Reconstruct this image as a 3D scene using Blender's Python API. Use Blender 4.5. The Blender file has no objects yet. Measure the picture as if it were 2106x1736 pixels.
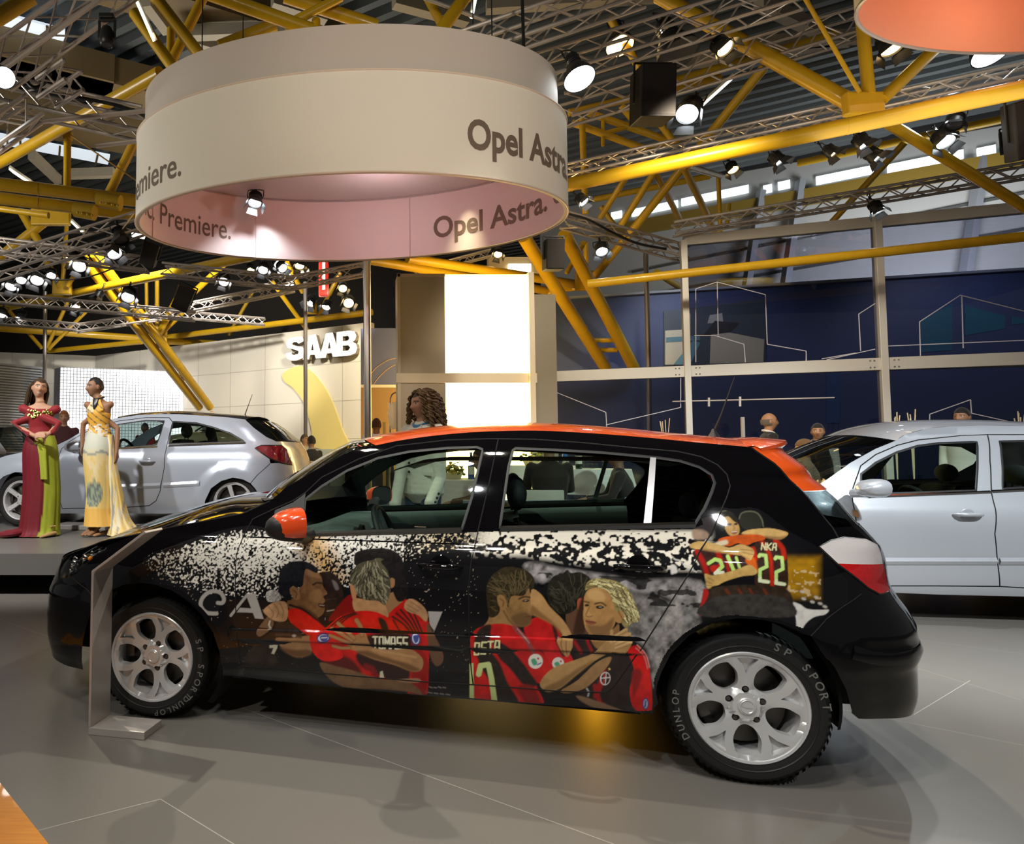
import bpy, bmesh, math, random
import numpy as np
from math import sin, cos, pi, sqrt, atan2, radians as R
from mathutils import Vector, Matrix, geometry
SC = bpy.context.scene
COL = SC.collection
random.seed(7)
RNG = np.random.default_rng(7)
# --------- camera, world, exposure, large lights
FPX, CX, CY, CAMZ = 1300.0, 700.0, 868.0, 1.288
TH = math.atan(70 / FPX)
cam_d = bpy.data.cameras.new('camera')
cam = bpy.data.objects.new('camera', cam_d)
COL.objects.link(cam)
cam_d.sensor_width = 36
cam_d.lens = 36 * FPX / 2106
cam_d.shift_x = (1053 - CX) / 2106      # the photograph is cropped off-centre
cam_d.clip_start = 0.05
cam_d.clip_end = 200
cam.location = (0, 0, CAMZ)
cam.rotation_euler = (pi / 2 + TH, 0, 0)
SC.camera = cam
W = bpy.data.worlds.new('hall_ambient')
SC.world = W
W.use_nodes = True
W.node_tree.nodes['Background'].inputs[0].default_value = (0.80, 0.78, 0.75, 1)
W.node_tree.nodes['Background'].inputs[1].default_value = 0.10
vs = SC.view_settings
vs.view_transform = 'Standard'
vs.look = 'None'
vs.exposure = 0.0
vs.gamma = 1.0
vs.use_curve_mapping = False
SC.cycles.use_denoising = True
SC.cycles.max_bounces = 8
SC.cycles.sample_clamp_indirect = 6.0
SC.cycles.caustics_reflective = False
SC.cycles.caustics_refractive = False
def lamp(kind, loc, target, power, color=(1, 1, 1), size=0.3, angle=60, blend=0.4):
 d = bpy.data.lights.new(kind.lower() + '_light', kind)
 d.energy = power
 d.color = color
 if kind == 'SPOT':
  d.spot_size = R(angle)
  d.spot_blend = blend
  d.shadow_soft_size = size
 if kind == 'AREA':
  d.size = size
 o = bpy.data.objects.new(kind.lower() + '_light', d)
 COL.objects.link(o)
 o.location = loc
 dv = Vector(target) - Vector(loc)
 o.rotation_euler = dv.to_track_quat('-Z', 'Y').to_euler()
 return o
LAMPS = [
 ('SPOT', (-2.5, 4.731, 5.467), (1.688, 2.734, 0.21), 620, (1, 0.9, 0.74), 0.04, 52, 0.4),
 ('SPOT', (1.829, 4.994, 5.467), (1.106, 2.523, 0.21), 420, (1, 0.93, 0.8), 0.04, 74, 0.5),
 ('SPOT', (2.093, 5.31, 0.137), (1.186, 3.207, 0.0), 70, (1, 0.46, 0.02), 0.05, 34, 1.0),  # hidden amber spot added to glow on the floor under the car
 ('SPOT', (7.523, 7.57, 5.678), (1.373, 2.734, 0.21), 900, (0.9, 0.97, 1), 0.05, 40, 0.4),
 ('SPOT', (4.448, 5.152, 5.467), (3.638, 2.944, 0.21), 560, (0.88, 1, 0.98), 0.06, 60, 0.6),
 ('SPOT', (-0.206, 0.789, 5.362), (0.904, 2.944, 0.631), 170, (1, 0.93, 0.78), 0.11, 60, 0.5),
 ('SPOT', (0.219, 0.999, 5.362), (1.43, 2.944, 0.631), 160, (1, 0.93, 0.78), 0.09, 60, 0.5),
 ('SPOT', (-1.092, 1.787, 5.362), (0.015, 3.154, 0.631), 130, (1, 0.92, 0.78), 0.09, 60, 0.5),
 ('SPOT', (-3.71, 1.051, 5.362), (-0.616, 3.154, 0.421), 150, (0.95, 0.98, 1), 0.09, 50, 0.5),
 ('SPOT', (-0.359, -0.315, 5.362), (1.373, 2.734, 0.841), 190, (0.92, 0.98, 1), 0.07, 50, 0.5),
 ('SPOT', (-3.497, -1.262, 5.467), (0.455, 2.839, 0.631), 330, (1, 0.95, 0.86), 0.1, 44, 0.4),
 ('SPOT', (2.487, -1.682, 5.257), (2.061, 2.944, 0.631), 360, (0.97, 0.98, 1), 0.1, 44, 0.4),
 ('SPOT', (-3.406, 2.944, 5.467), (-2.838, 7.36, 1.051), 1150, (1, 0.97, 0.92), 0.12, 46, 0.5),
 ('SPOT', (-6.503, 3.154, 5.467), (-3.622, 7.57, 1.051), 1000, (1, 0.97, 0.92), 0.12, 46, 0.5),
 ('SPOT', (5.161, 0.421, 5.257), (5.212, 5.257, 0.841), 1700, (0.92, 0.98, 1), 0.12, 60, 0.5),
 ('SPOT', (-3.837, 11.04, 5.888), (-4.182, 19.451, 2.734), 2000, (1, 0.95, 0.86), 0.2, 80, 0.6),
 ('SPOT', (0.549, 12.091, 5.152), (-0.747, 16.612, 2.103), 1100, (1, 0.9, 0.7), 0.15, 60, 0.6),
 ('SPOT', (6.82, 11.565, 5.467), (7.917, 13.668, 2.734), 220, (0.8, 0.86, 1), 0.3, 110, 0.8),  # unseen spot added to brighten the blue wall behind the glazing
 ('SPOT', (11.677, 10.093, 5.467), (12.353, 12.196, 2.734), 180, (0.8, 0.86, 1), 0.3, 110, 0.8),  # second unseen spot added for the blue wall
 ('SPOT', (3.491, 5.888, 4.836), (5.053, 10.093, 2.103), 520, (1, 0.88, 0.68), 0.15, 95, 0.6),
 ('SPOT', (-5.497, 1.051, 4.521), (-0.294, 5.888, 4.416), 520, (1, 0.88, 0.68), 0.3, 50, 0.7),
 ('SPOT', (1.854, 0.631, 4.521), (0.968, 5.888, 4.416), 420, (1, 0.9, 0.72), 0.3, 50, 0.7),
 ('SPOT', (4.984, 4.416, 5.467), (7.751, 8.411, 1.472), 420, (1, 0.93, 0.84), 0.15, 50, 0.6),  # unseen spot added to brighten the lounge guests
 ('AREA', (12.888, 12.617, 4.836), (14.27, 15.771, 6.729), 420, (0.93, 0.97, 1), 2.0, 0, 0),  # unseen fill added for the right hall wall
 ('AREA', (-7.607, 6.834, 4.626), (-5.219, 7.885, 9.463), 260, (1, 0.94, 0.84), 2.0, 0, 0),  # unseen uplight added to fill the left of the roof
 ('AREA', (5.804, 5.888, 4.626), (6.587, 6.834, 9.463), 22, (1, 0.92, 0.78), 2.0, 0, 0),  # weak unseen uplight added under the right of the roof
 ('AREA', (-1.689, 13.142, 4.836), (-1.546, 13.668, 9.463), 220, (1, 0.94, 0.84), 2.0, 0, 0),  # unseen uplight added to fill the roof further back
]
for L in LAMPS:
 lamp(*L)
# --------- pixel <-> world
def ray(px, py):
 x = (px - CX) / FPX
 v = -(py - CY) / FPX
 return Vector((x, cos(TH) - v * sin(TH), sin(TH) + v * cos(TH)))
DK = 1.0514      # metres per unit of the surveyed depths
def at(px, py, y):
 """point of the place seen at a photo pixel, at surveyed depth y"""
 return at_m(px, py, y * DK)
def at_m(px, py, y):
 """the same with the depth in metres"""
 r = ray(px, py)
 return Vector((0, 0, CAMZ)) + r * (y / r.y)
def atz(px, py, z):
 r = ray(px, py)
 return Vector((0, 0, CAMZ)) + r * ((z - CAMZ) / r.z)
def project(P):
 P = np.asarray(P, float)
 x, y, z = P[..., 0], P[..., 1], P[..., 2] - CAMZ
 d = y * cos(TH) + z * sin(TH)
 v = -y * sin(TH) + z * cos(TH)
 return CX + FPX * x / d, CY - FPX * v / d
# --------- materials
MATS = {}
def sset(bs, name, v):
 if name in bs.inputs:
  bs.inputs[name].default_value = v
def mat(name, col=(.8, .8, .8), rough=.5, metal=0., coat=0., spec=.5, emit=None, es=0., trans=0., ior=1.45,
  alpha=1., noise=0., nscale=20., bump=0., bscale=60., sheen=0.):
 if name in MATS:
  return MATS[name]
 m = bpy.data.materials.new(name)
 m.use_nodes = True
 nt = m.node_tree
 bs = nt.nodes['Principled BSDF']
 sset(bs, 'Base Color', (*col, 1))
 sset(bs, 'Roughness', rough)
 sset(bs, 'Metallic', metal)
 sset(bs, 'Coat Weight', coat)
 sset(bs, 'Coat Roughness', .03)
 sset(bs, 'Specular IOR Level', spec)
 sset(bs, 'Transmission Weight', trans)
 sset(bs, 'IOR', ior)
 sset(bs, 'Alpha', alpha)
 sset(bs, 'Sheen Weight', sheen)
 if emit:
  sset(bs, 'Emission Color', (*emit, 1))
  sset(bs, 'Emission Strength', es)
 if noise or bump:
  tc = nt.nodes.new('ShaderNodeTexCoord')
  if noise:
   nz = nt.nodes.new('ShaderNodeTexNoise')
   nz.inputs['Scale'].default_value = nscale
   nz.inputs['Detail'].default_value = 6
   nt.links.new(tc.outputs['Object'], nz.inputs['Vector'])
   mx = nt.nodes.new('ShaderNodeMix')
   mx.data_type = 'RGBA'
   mx.inputs[6].default_value = (*[c * (1 - noise) for c in col], 1)
   mx.inputs[7].default_value = (*[min(1, c * (1 + noise)) for c in col], 1)
   nt.links.new(nz.outputs['Fac'], mx.inputs[0])
   nt.links.new(mx.outputs[2], bs.inputs['Base Color'])
  if bump:
   nb = nt.nodes.new('ShaderNodeTexNoise')
   nb.inputs['Scale'].default_value = bscale
   nt.links.new(tc.outputs['Object'], nb.inputs['Vector'])
   bp = nt.nodes.new('ShaderNodeBump')
   bp.inputs['Strength'].default_value = bump
   bp.inputs['Distance'].default_value = .01
   nt.links.new(nb.outputs['Fac'], bp.inputs['Height'])
   nt.links.new(bp.outputs['Normal'], bs.inputs['Normal'])
 MATS[name] = m
 return m
def vcol_mat(name, rough=.5, coat=0., metal=0., spec=.5, attr='Col', bump=0., bscale=60.):
 m = mat(name, rough=rough, coat=coat, metal=metal, spec=spec, bump=bump, bscale=bscale)
 nt = m.node_tree
 if not any(n.type == 'ATTRIBUTE' for n in nt.nodes):
  a = nt.nodes.new('ShaderNodeAttribute')
  a.attribute_name = attr
  nt.links.new(a.outputs['Color'], nt.nodes['Principled BSDF'].inputs['Base Color'])
 return m
def glass_mat(name, tint=(.8, .9, .88), opacity=.12, rough=.02):
 """thin pane: clear tinted see-through plus mirror reflection"""
 if name in MATS:
  return MATS[name]
 m = bpy.data.materials.new(name)
 m.use_nodes = True
 nt = m.node_tree
 for n in list(nt.nodes):
  nt.nodes.remove(n)
 out = nt.nodes.new('ShaderNodeOutputMaterial')
 tr = nt.nodes.new('ShaderNodeBsdfTransparent')
 tr.inputs[0].default_value = (*tint, 1)
 gl = nt.nodes.new('ShaderNodeBsdfGlossy')
 gl.inputs['Roughness'].default_value = rough
 lw = nt.nodes.new('ShaderNodeLayerWeight')
 lw.inputs['Blend'].default_value = .5
 fr = nt.nodes.new('ShaderNodeMath')
 fr.operation = 'POWER'
 fr.inputs[1].default_value = 5.0
 nt.links.new(lw.outputs['Facing'], fr.inputs[0])
 ad = nt.nodes.new('ShaderNodeMath')
 ad.operation = 'MULTIPLY_ADD'
 ad.inputs[1].default_value = .9
 ad.inputs[2].default_value = .04 + opacity * .1
 mx = nt.nodes.new('ShaderNodeMixShader')
 nt.links.new(fr.outputs[0], ad.inputs[0])
 nt.links.new(ad.outputs[0], mx.inputs[0])
 nt.links.new(tr.outputs[0], mx.inputs[1])
 nt.links.new(gl.outputs[0], mx.inputs[2])
 nt.links.new(mx.outputs[0], out.inputs[0])
 MATS[name] = m
 return m
# --------- mesh building
class MB:
 def __init__(s):
  s.v = []
  s.f = []
  s.m = []
  s.mi = 0
 def add(s, vs, fs, mi=None):
  o = len(s.v)
  s.v += [tuple(p) for p in vs]
  s.f += [tuple(i + o for i in f) for f in fs]
  s.m += [s.mi if mi is None else mi] * len(fs)
  return s
 def box(s, c, size, rot=None, mi=None):
  hx, hy, hz = size[0] / 2, size[1] / 2, size[2] / 2
  vs = [Vector((x, y, z)) for x in (-hx, hx) for y in (-hy, hy) for z in (-hz, hz)]
  if rot is not None:
   vs = [rot @ v for v in vs]
  c = Vector(c)
  return s.add([v + c for v in vs], [(0, 1, 3, 2), (4, 6, 7, 5), (0, 4, 5, 1), (2, 3, 7, 6), (0, 2, 6, 4), (1, 5, 7, 3)], mi)
 def bar(s, a, b, w, h, up=(0, 0, 1), mi=None):
  a, b = Vector(a), Vector(b)
  d = b - a
  L = d.length
  if L < 1e-6:
   return s
  d /= L
  u = Vector(up)
  sd = d.cross(u)
  if sd.length < 1e-4:
   sd = d.cross(Vector((0, 1, 0)))
  sd.normalize()
  u = sd.cross(d)
  rot = Matrix((d, sd, u)).transposed()
  return s.box((a + b) / 2, (L, w, h), rot, mi)
 def tube(s, pts, r, n=8, closed=False, caps=True, mi=None):
  pts = [Vector(p) for p in pts]
  k = len(pts)
  rs = r if isinstance(r, (list, tuple)) else [r] * k
  rings = []
  prev = None
  for i, p in enumerate(pts):
   if closed:
    t = pts[(i + 1) % k] - pts[i - 1]
   else:
    t = pts[min(i + 1, k - 1)] - pts[max(i - 1, 0)]
   if t.length < 1e-9:
    t = Vector((0, 0, 1))
   t.normalize()
   if prev is None:
    ref = Vector((0, 0, 1)) if abs(t.z) < .9 else Vector((1, 0, 0))
   else:
    ref = prev
   sd = ref - t * ref.dot(t)
   if sd.length < 1e-6:
    sd = t.orthogonal()
   sd.normalize()
   prev = sd
   up = t.cross(sd)
   rings.append([p + (sd * cos(2 * pi * j / n) + up * sin(2 * pi * j / n)) * rs[i] for j in range(n)])
  vs = [q for ring in rings for q in ring]
  fs = []
  m = k if closed else k - 1
  for i in range(m):
   i2 = (i + 1) % k
   for j in range(n):
    j2 = (j + 1) % n
    fs.append((i * n + j, i * n + j2, i2 * n + j2, i2 * n + j))
  if caps and not closed:
   fs.append(tuple(range(n))[::-1])
   fs.append(tuple((k - 1) * n + j for j in range(n)))
  return s.add(vs, fs, mi)
 def lathe(s, prof, n=32, axis='Z', c=(0, 0, 0), rot=None, mi=None, arc=None):
  """prof: list of (radius, height)"""
  vs = []
  c = Vector(c)
  a0, a1 = arc if arc else (0, 2 * pi)
  cols = n + (1 if arc else 0)
  for (r, h) in prof:
   for j in range(cols):
    a = a0 + (a1 - a0) * j / n
    p = Vector((r * cos(a), r * sin(a), h))
    if axis == 'Y':
     p = Vector((p.x, p.z, p.y))
    elif axis == 'X':
     p = Vector((p.z, p.x, p.y))
    if rot is not None:
     p = rot @ p
    vs.append(p + c)
  fs = []
  for i in range(len(prof) - 1):
   for j in range(n):
    j2 = j + 1 if arc else (j + 1) % n
    fs.append((i * cols + j, i * cols + j2, (i + 1) * cols + j2, (i + 1) * cols + j))
  return s.add(vs, fs, mi)
 def grid(s, P, mi=None, closed_u=False):
  """P: 2-D list of points"""
  a, b = len(P), len(P[0])
  vs = [p for row in P for p in row]
  fs = []
  for i in range(a - (0 if closed_u else 1)):
   i2 = (i + 1) % a
   for j in range(b - 1):
    fs.append((i * b + j, i * b + j + 1, i2 * b + j + 1, i2 * b + j))
  return s.add(vs, fs, mi)
 def prism(s, poly, a, b, mi=None):
  """extrude a list of 3-D points poly+a -> poly+b (vectors)"""
  a, b = Vector(a), Vector(b)
  n = len(poly)
  vs = [Vector(p) + a for p in poly] + [Vector(p) + b for p in poly]
  fs = [tuple(range(n))[::-1], tuple(range(n, 2 * n))] + [(i, (i + 1) % n, (i + 1) % n + n, i + n) for i in range(n)]
  return s.add(vs, fs, mi)
 def sphere(s, c, r, nu=12, nv=8, mi=None, rot=None):
  rx, ry, rz = r if isinstance(r, (tuple, list)) else (r, r, r)
  c = Vector(c)
  vs, fs = [], []
  for i in range(nv + 1):
   t = pi * i / nv
   for j in range(nu):
    a = 2 * pi * j / nu
    p = Vector((rx * sin(t) * cos(a), ry * sin(t) * sin(a), rz * cos(t)))
    if rot is not None:
     p = rot @ p
    vs.append(p + c)
  for i in range(nv):
   for j in range(nu):
    j2 = (j + 1) % nu
    fs.append((i * nu + j, (i + 1) * nu + j, (i + 1) * nu + j2, i * nu + j2))
  return s.add(vs, fs, mi)
 def build(s, name, mats, parent=None, smooth=35, loc=None, bevel=0):
  me = bpy.data.meshes.new(name)
  me.from_pydata([tuple(v) for v in s.v], [], s.f)
  if not isinstance(mats, (list, tuple)):
   mats = [mats]
  for m in mats:
   me.materials.append(m)
  if len(mats) > 1:
   me.polygons.foreach_set('material_index', s.m)
  me.validate()
  bm = bmesh.new()
  bm.from_mesh(me)
  bmesh.ops.remove_doubles(bm, verts=bm.verts, dist=1e-6)
  bmesh.ops.recalc_face_normals(bm, faces=bm.faces)
  if bevel:
   es = [e for e in bm.edges if len(e.link_faces) == 2 and e.calc_face_angle(0) > .6]
   bmesh.ops.bevel(bm, geom=es, offset=bevel, segments=2, profile=.5, affect='EDGES', clamp_overlap=True)
  bm.to_mesh(me)
  bm.free()
  if smooth:
   me.shade_smooth()
   me.set_sharp_from_angle(angle=R(smooth))
  o = bpy.data.objects.new(name, me)
  COL.objects.link(o)
  if parent:
   o.parent = parent
  if loc is not None:
   o.location = loc
  return o
def thing(name, label, cat, loc=(0, 0, 0), rotz=0, group=None):
 o = bpy.data.objects.new(name, None)
 COL.objects.link(o)
 o.location = loc
 o.rotation_euler = (0, 0, rotz)
 o.empty_display_size = .1
 return tag(o, label, cat, group)
def tag(o, label, cat, group=None):
 o['label'] = label
 o['category'] = cat
 if group:
  o['group'] = group
 return o
def struct(o):
 o['kind'] = 'structure'
 return o
def dup(root, loc=None, rot=None, label=None, scale=None):
 r = root.copy()
 COL.objects.link(r)
 if loc is not None:
  r.location = loc
 if rot is not None:
  r.rotation_euler = rot
 if scale is not None:
  r.scale = scale
 if label:
  r['label'] = label
 for ch in list(root.children):
  c = ch.copy()
  COL.objects.link(c)
  c.parent = r
  for g in ch.children:
   d = g.copy()
   COL.objects.link(d)
   d.parent = c
 return r
def resample(pts, h, closed=False):
 """split segments longer than h; pts 2-D"""
 out = []
 n = len(pts)
 for i in range(n if closed else n - 1):
  a, b = np.array(pts[i], float), np.array(pts[(i + 1) % n], float)
  L = np.linalg.norm(b - a)
  k = max(1, int(math.ceil(L / h)))
  for j in range(k):
   out.append(a + (b - a) * j / k)
 if not closed:
  out.append(np.array(pts[-1], float))
 return np.array(out)
def spline(pts, per=6, closed=False):
 """Catmull-Rom through 2-D or 3-D points"""
 P = np.array(pts, float)
 n = len(P)
 out = []
 rng_ = n if closed else n - 1
 for i in range(rng_):
  if closed:
   p0, p1, p2, p3 = P[i - 1], P[i], P[(i + 1) % n], P[(i + 2) % n]
  else:
   p0, p1, p2, p3 = P[max(i - 1, 0)], P[i], P[i + 1], P[min(i + 2, n - 1)]
  for j in range(per):
   t = j / per
   out.append(.5 * ((2 * p1) + (-p0 + p2) * t + (2 * p0 - 5 * p1 + 4 * p2 - p3) * t * t + (-p0 + 3 * p1 - 3 * p2 + p3) * t ** 3))
 if not closed:
  out.append(P[-1])
 return np.array(out)
def pip(poly, X, Y):
 """even-odd point in polygon, vectorised"""
 poly = np.asarray(poly, float)
 inside = np.zeros(X.shape, bool)
 n = len(poly)
 j = n - 1
 for i in range(n):
  xi, yi = poly[i]
  xj, yj = poly[j]
  if yi != yj:
   c = ((yi > Y) != (yj > Y)) & (X < (xj - xi) * (Y - yi) / (yj - yi) + xi)
   inside ^= c
  j = i
 return inside
def segdist(poly, X, Y, closed=True):
 poly = np.asarray(poly, float)
 d = np.full(X.shape, 1e9)
 n = len(poly)
 for i in range(n if closed else n - 1):
  ax, ay = poly[i]
  bx, by = poly[(i + 1) % n]
  dx, dy = bx - ax, by - ay
  L2 = dx * dx + dy * dy + 1e-12
  t = np.clip(((X - ax) * dx + (Y - ay) * dy) / L2, 0, 1)
  d = np.minimum(d, np.hypot(X - ax - t * dx, Y - ay - t * dy))
 return d
def cdt_region(outer, holes=(), h=.05):
 """triangulate a 2-D region with inner sample points on a grid"""
 outer = np.asarray(outer, float)
 x0, y0 = outer.min(0)
 x1, y1 = outer.max(0)
 gx, gy = np.meshgrid(np.arange(x0 + h / 2, x1, h), np.arange(y0 + h / 2, y1, h))
 gx, gy = gx.ravel(), gy.ravel()
 k = pip(outer, gx, gy) & (segdist(outer, gx, gy) > h * .45)
 for ho in holes:
  k &= ~pip(ho, gx, gy) & (segdist(ho, gx, gy) > h * .45)
 co = [tuple(p) for p in outer]
 ed = [(i, (i + 1) % len(outer)) for i in range(len(outer))]
 for ho in holes:
  o = len(co)
  co += [tuple(p) for p in ho]
  ed += [(o + i, o + (i + 1) % len(ho)) for i in range(len(ho))]
 co += list(zip(gx[k], gy[k]))
 r = geometry.delaunay_2d_cdt([Vector(c) for c in co], ed, [], 0, 1e-5)
 V = np.array([(p.x, p.y) for p in r[0]])
 T = [tuple(f) for f in r[2]]
 C = np.array([V[list(t)].mean(0) for t in T])
 ok = pip(outer, C[:, 0], C[:, 1])
 for ho in holes:
  ok &= ~pip(ho, C[:, 0], C[:, 1])
 return V, [T[i] for i in range(len(T)) if ok[i]]
def text_mesh(body, size=1.0, bold=0.0, res=4):
 """flat text as (verts Nx2, faces), baseline at y=0, left at x=0"""
 cu = bpy.data.curves.new('lettering', 'FONT')
 cu.body = body
 cu.size = size
 cu.resolution_u = res
 cu.offset = bold
 o = bpy.data.objects.new('lettering', cu)
 COL.objects.link(o)
 dg = bpy.context.evaluated_depsgraph_get()
 me = bpy.data.meshes.new_from_object(o.evaluated_get(dg))
 V = np.array([v.co[:2] for v in me.vertices])
 Fc = [tuple(p.vertices) for p in me.polygons]
 bpy.data.objects.remove(o)
 bpy.data.curves.remove(cu)
 bpy.data.meshes.remove(me)
 return V, Fc
# --------- car bodies
class CarShape:
 """side skin of a car as a surface S(u, z): u runs along the flank and round the corners, z is height.
 local frame: x forward from the rear axle, y to the car's left, z up"""
 def __init__(s, C0, psi, ym_tab, rear_sil, front_sil, Lr=.8, nr=3.4, Lf=1.0, nf=3.0, feat=None, z0=0.0):
  s.C0 = np.array([C0[0], C0[1], z0])
  s.psi = psi
  s.fw = np.array([-cos(psi), sin(psi), 0])
  s.lt = np.array([-sin(psi), -cos(psi), 0])
  t = spline(ym_tab, 8)
  o = np.argsort(t[:, 0])
  s.zt, s.yt = t[o, 0], t[o, 1]
  s.Lr, s.nr, s.Lf, s.nf = Lr, nr, Lf, nf
  s.feat = feat
  a = np.linspace(0, pi / 2, 400)
  s.cr = s._corner(a, nr, Lr)
  s.cf = s._corner(a, nf, Lf)
  s.xr_z = s.xf_z = None
  s.xr_tab = s._silh(rear_sil, s.cr, Lr, -1)
  s.xf_tab = s._silh(front_sil, s.cf, Lf, 1)
 def _corner(s, a, n, L):
  t = np.sin(a) ** (2 / n)
  y = np.cos(a) ** (2 / n)
  t[-1], y[-1] = 1, 0
  d = np.hypot(np.diff(t) * L, np.diff(y) * .85)
  return np.concatenate([[0], np.cumsum(d)]), t, y
 def YM(s, z):
  return np.interp(z, s.zt, s.yt)
 def to_local(s, P):
  Q = np.asarray(P, float) - s.C0
  return np.stack([Q @ s.fw, Q @ s.lt, Q[..., 2]], -1)
 def to_world(s, Q):
  Q = np.asarray(Q, float)
  return s.C0 + Q[..., 0:1] * s.fw + Q[..., 1:2] * s.lt + Q[..., 2:3] * np.array([0, 0, 1.])
 def lray(s, px, py):
  r = np.array(ray(px, py))
  O = s.to_local(np.array([0, 0, CAMZ]))
  D = np.array([r @ s.fw, r @ s.lt, r[2]])
  return O, D
 def _silh(s, sil, corner, L, sg):
  arc, t, yy = corner
  rows = []
  for px, py in sil:
   O, D = s.lray(px, py)
   y = .6
   for it in range(4):
    k = (y - O[1]) / D[1]
    z = O[2] + k * D[2]
    ym = s.YM(z)
    yc = ym * yy
    xc = sg * L * t
    xray = O[0] + (yc - O[1]) / D[1] * D[0]
    gap = (xray - xc)          # base x that puts this curve point on the ray
    i = np.argmin(gap) if sg > 0 else np.argmax(gap)
    y = yc[i]
   rows.append((z, gap[i] + sg * L))
  rows.sort()
  return np.array(rows)
 def XR(s, z):
  return np.interp(z, s.xr_tab[:, 0], s.xr_tab[:, 1])
 def XF(s, z):
  return np.interp(z, s.xf_tab[:, 0], s.xf_tab[:, 1])
 def uend_f(s, z):
  return s.XF(z) - s.Lf + s.cf[0][-1]
 def uend_r(s, z):
  return s.XR(z) + s.Lr - s.cr[0][-1]
 def S(s, u, z):
  u, z = np.asarray(u, float), np.asarray(z, float)
  xr, xf, ym = s.XR(z), s.XF(z), s.YM(z)
  if s.feat is not None:
   ym = ym + s.feat(u, z)
  x = u.copy()
  yf = np.ones_like(u)
  ar = xr + s.Lr - u
  k = ar > 0
  tr, yr = np.interp(ar, s.cr[0], s.cr[1]), np.interp(ar, s.cr[0], s.cr[2])
  x = np.where(k, xr + s.Lr - s.Lr * tr, x)
  yf = np.where(k, yr, yf)
  af = u - (xf - s.Lf)
  k = af > 0
  tf, yv = np.interp(af, s.cf[0], s.cf[1]), np.interp(af, s.cf[0], s.cf[2])
  x = np.where(k, xf - s.Lf + s.Lf * tf, x)
  yf = np.where(k, yf * yv, yf)
  return np.stack([x, ym * yf, z], -1)
 def N(s, u, z, e=.004):
  du = s.S(u + e, z) - s.S(u - e, z)
  dz = s.S(u, z + e) - s.S(u, z - e)
  n = np.cross(dz, du)
  L = np.linalg.norm(n, axis=-1, keepdims=True)
  n = n / np.maximum(L, 1e-9)
  return n
 def yat(s, x, z):
  xr, xf, ym = s.XR(z), s.XF(z), s.YM(z)
  tr = (xr + s.Lr - x) / s.Lr
  tf = (x - (xf - s.Lf)) / s.Lf
  t, n = (tr, s.nr) if tr > 0 else (tf, s.nf)
  if t <= 0:
   return ym
  if t >= 1:
   return -1.
  return ym * (1 - t ** n) ** (1 / n)
 def u_of(s, x, z):
  xr, xf = s.XR(z), s.XF(z)
  if x < xr + s.Lr:
   return xr + s.Lr - np.interp((xr + s.Lr - x) / s.Lr, s.cr[1], s.cr[0])
  if x > xf - s.Lf:
   return xf - s.Lf + np.interp((x - (xf - s.Lf)) / s.Lf, s.cf[1], s.cf[0])
  return x
 def uz(s, pts):
  """photo pixels -> (u, z) on the near flank"""
  out = []
  for px, py in pts:
   O, D = s.lray(px, py)
   k0 = (1.1 - O[1]) / D[1]
   k1 = (0.0 - O[1]) / D[1]
   best, bk, hit = 1e9, k0, None
   ks = np.linspace(k0, k1, 160)
   pk = ks[0]
   for k in ks:
    P = O + D * k
    g = P[1] - s.yat(P[0], P[2])
    if g < 0:
     hit = (pk, k)
     break
    if g < best:
     best, bk = g, k
    pk = k
   if hit:
    a, b = hit
    for _ in range(24):
     m = (a + b) / 2
     P = O + D * m
     if P[1] - s.yat(P[0], P[2]) < 0:
      b = m
     else:
      a = m
    bk = b
   P = O + D * bk
   out.append((s.u_of(P[0], P[2]), P[2]))
  return np.array(out)
 # ---- pieces
 def panel(s, name, outer, mats, parent, holes=(), h=.03, off=0., side=1, edge=.03, feat=False, thick=0.):
  """mesh of a (u,z) region lifted on the skin"""
  outer = resample(outer, edge, True)
  holes = [resample(ho, edge, True) for ho in holes]
  V, T = cdt_region(outer, holes, h)
  P, Nn = s.S(V[:, 0], V[:, 1]), s.N(V[:, 0], V[:, 1])
  P = P + Nn * off
  P[:, 1] = np.where(P[:, 1] < 0, 0, P[:, 1])
  if side < 0:
   P[:, 1] *= -1
   Nn = Nn * [1, -1, 1]
  me = bpy.data.meshes.new(name)
  fs = []
  for t in T:
   a, b, c = P[list(t)]
   if np.dot(np.cross(b - a, c - a), Nn[t[0]]) < 0:
    t = t[::-1]
   fs.append(t)
  me.from_pydata(P.tolist(), [], fs)
  for m in (mats if isinstance(mats, (list, tuple)) else [mats]):
   me.materials.append(m)
  me.shade_smooth()
  me.normals_split_custom_set_from_vertices(Nn.tolist())
  o = bpy.data.objects.new(name, me)
  COL.objects.link(o)
  o.parent = parent
  return o
 def strip(s, mb, line, w=.005, off=.003, side=1, h=.03, closed=False):
  """thin ribbon along a (u,z) polyline"""
  L = resample(line, h, closed)
  n = len(L)
  d = np.zeros_like(L)
  for i in range(n):
   a = L[(i - 1) % n] if closed or i > 0 else L[i]
   b = L[(i + 1) % n] if closed or i < n - 1 else L[i]
   v = b - a
   v = v / max(np.linalg.norm(v), 1e-9)
   d[i] = (-v[1], v[0])
  rows = []
  for q, o_ in ((-w / 2, off * .3), (0, off), (w / 2, off * .3)):
   Q = L + d * q
   P = s.S(Q[:, 0], Q[:, 1]) + s.N(Q[:, 0], Q[:, 1]) * o_
   P[:, 1] *= side
   rows.append([tuple(p) for p in P])
  if closed:
   rows = [r + [r[0]] for r in rows]
  mb.grid(rows)
  return mb
 def pts3(s, line, off=0.):
  line = np.asarray(line)
  return s.S(line[:, 0], line[:, 1]) + s.N(line[:, 0], line[:, 1]) * off
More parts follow.
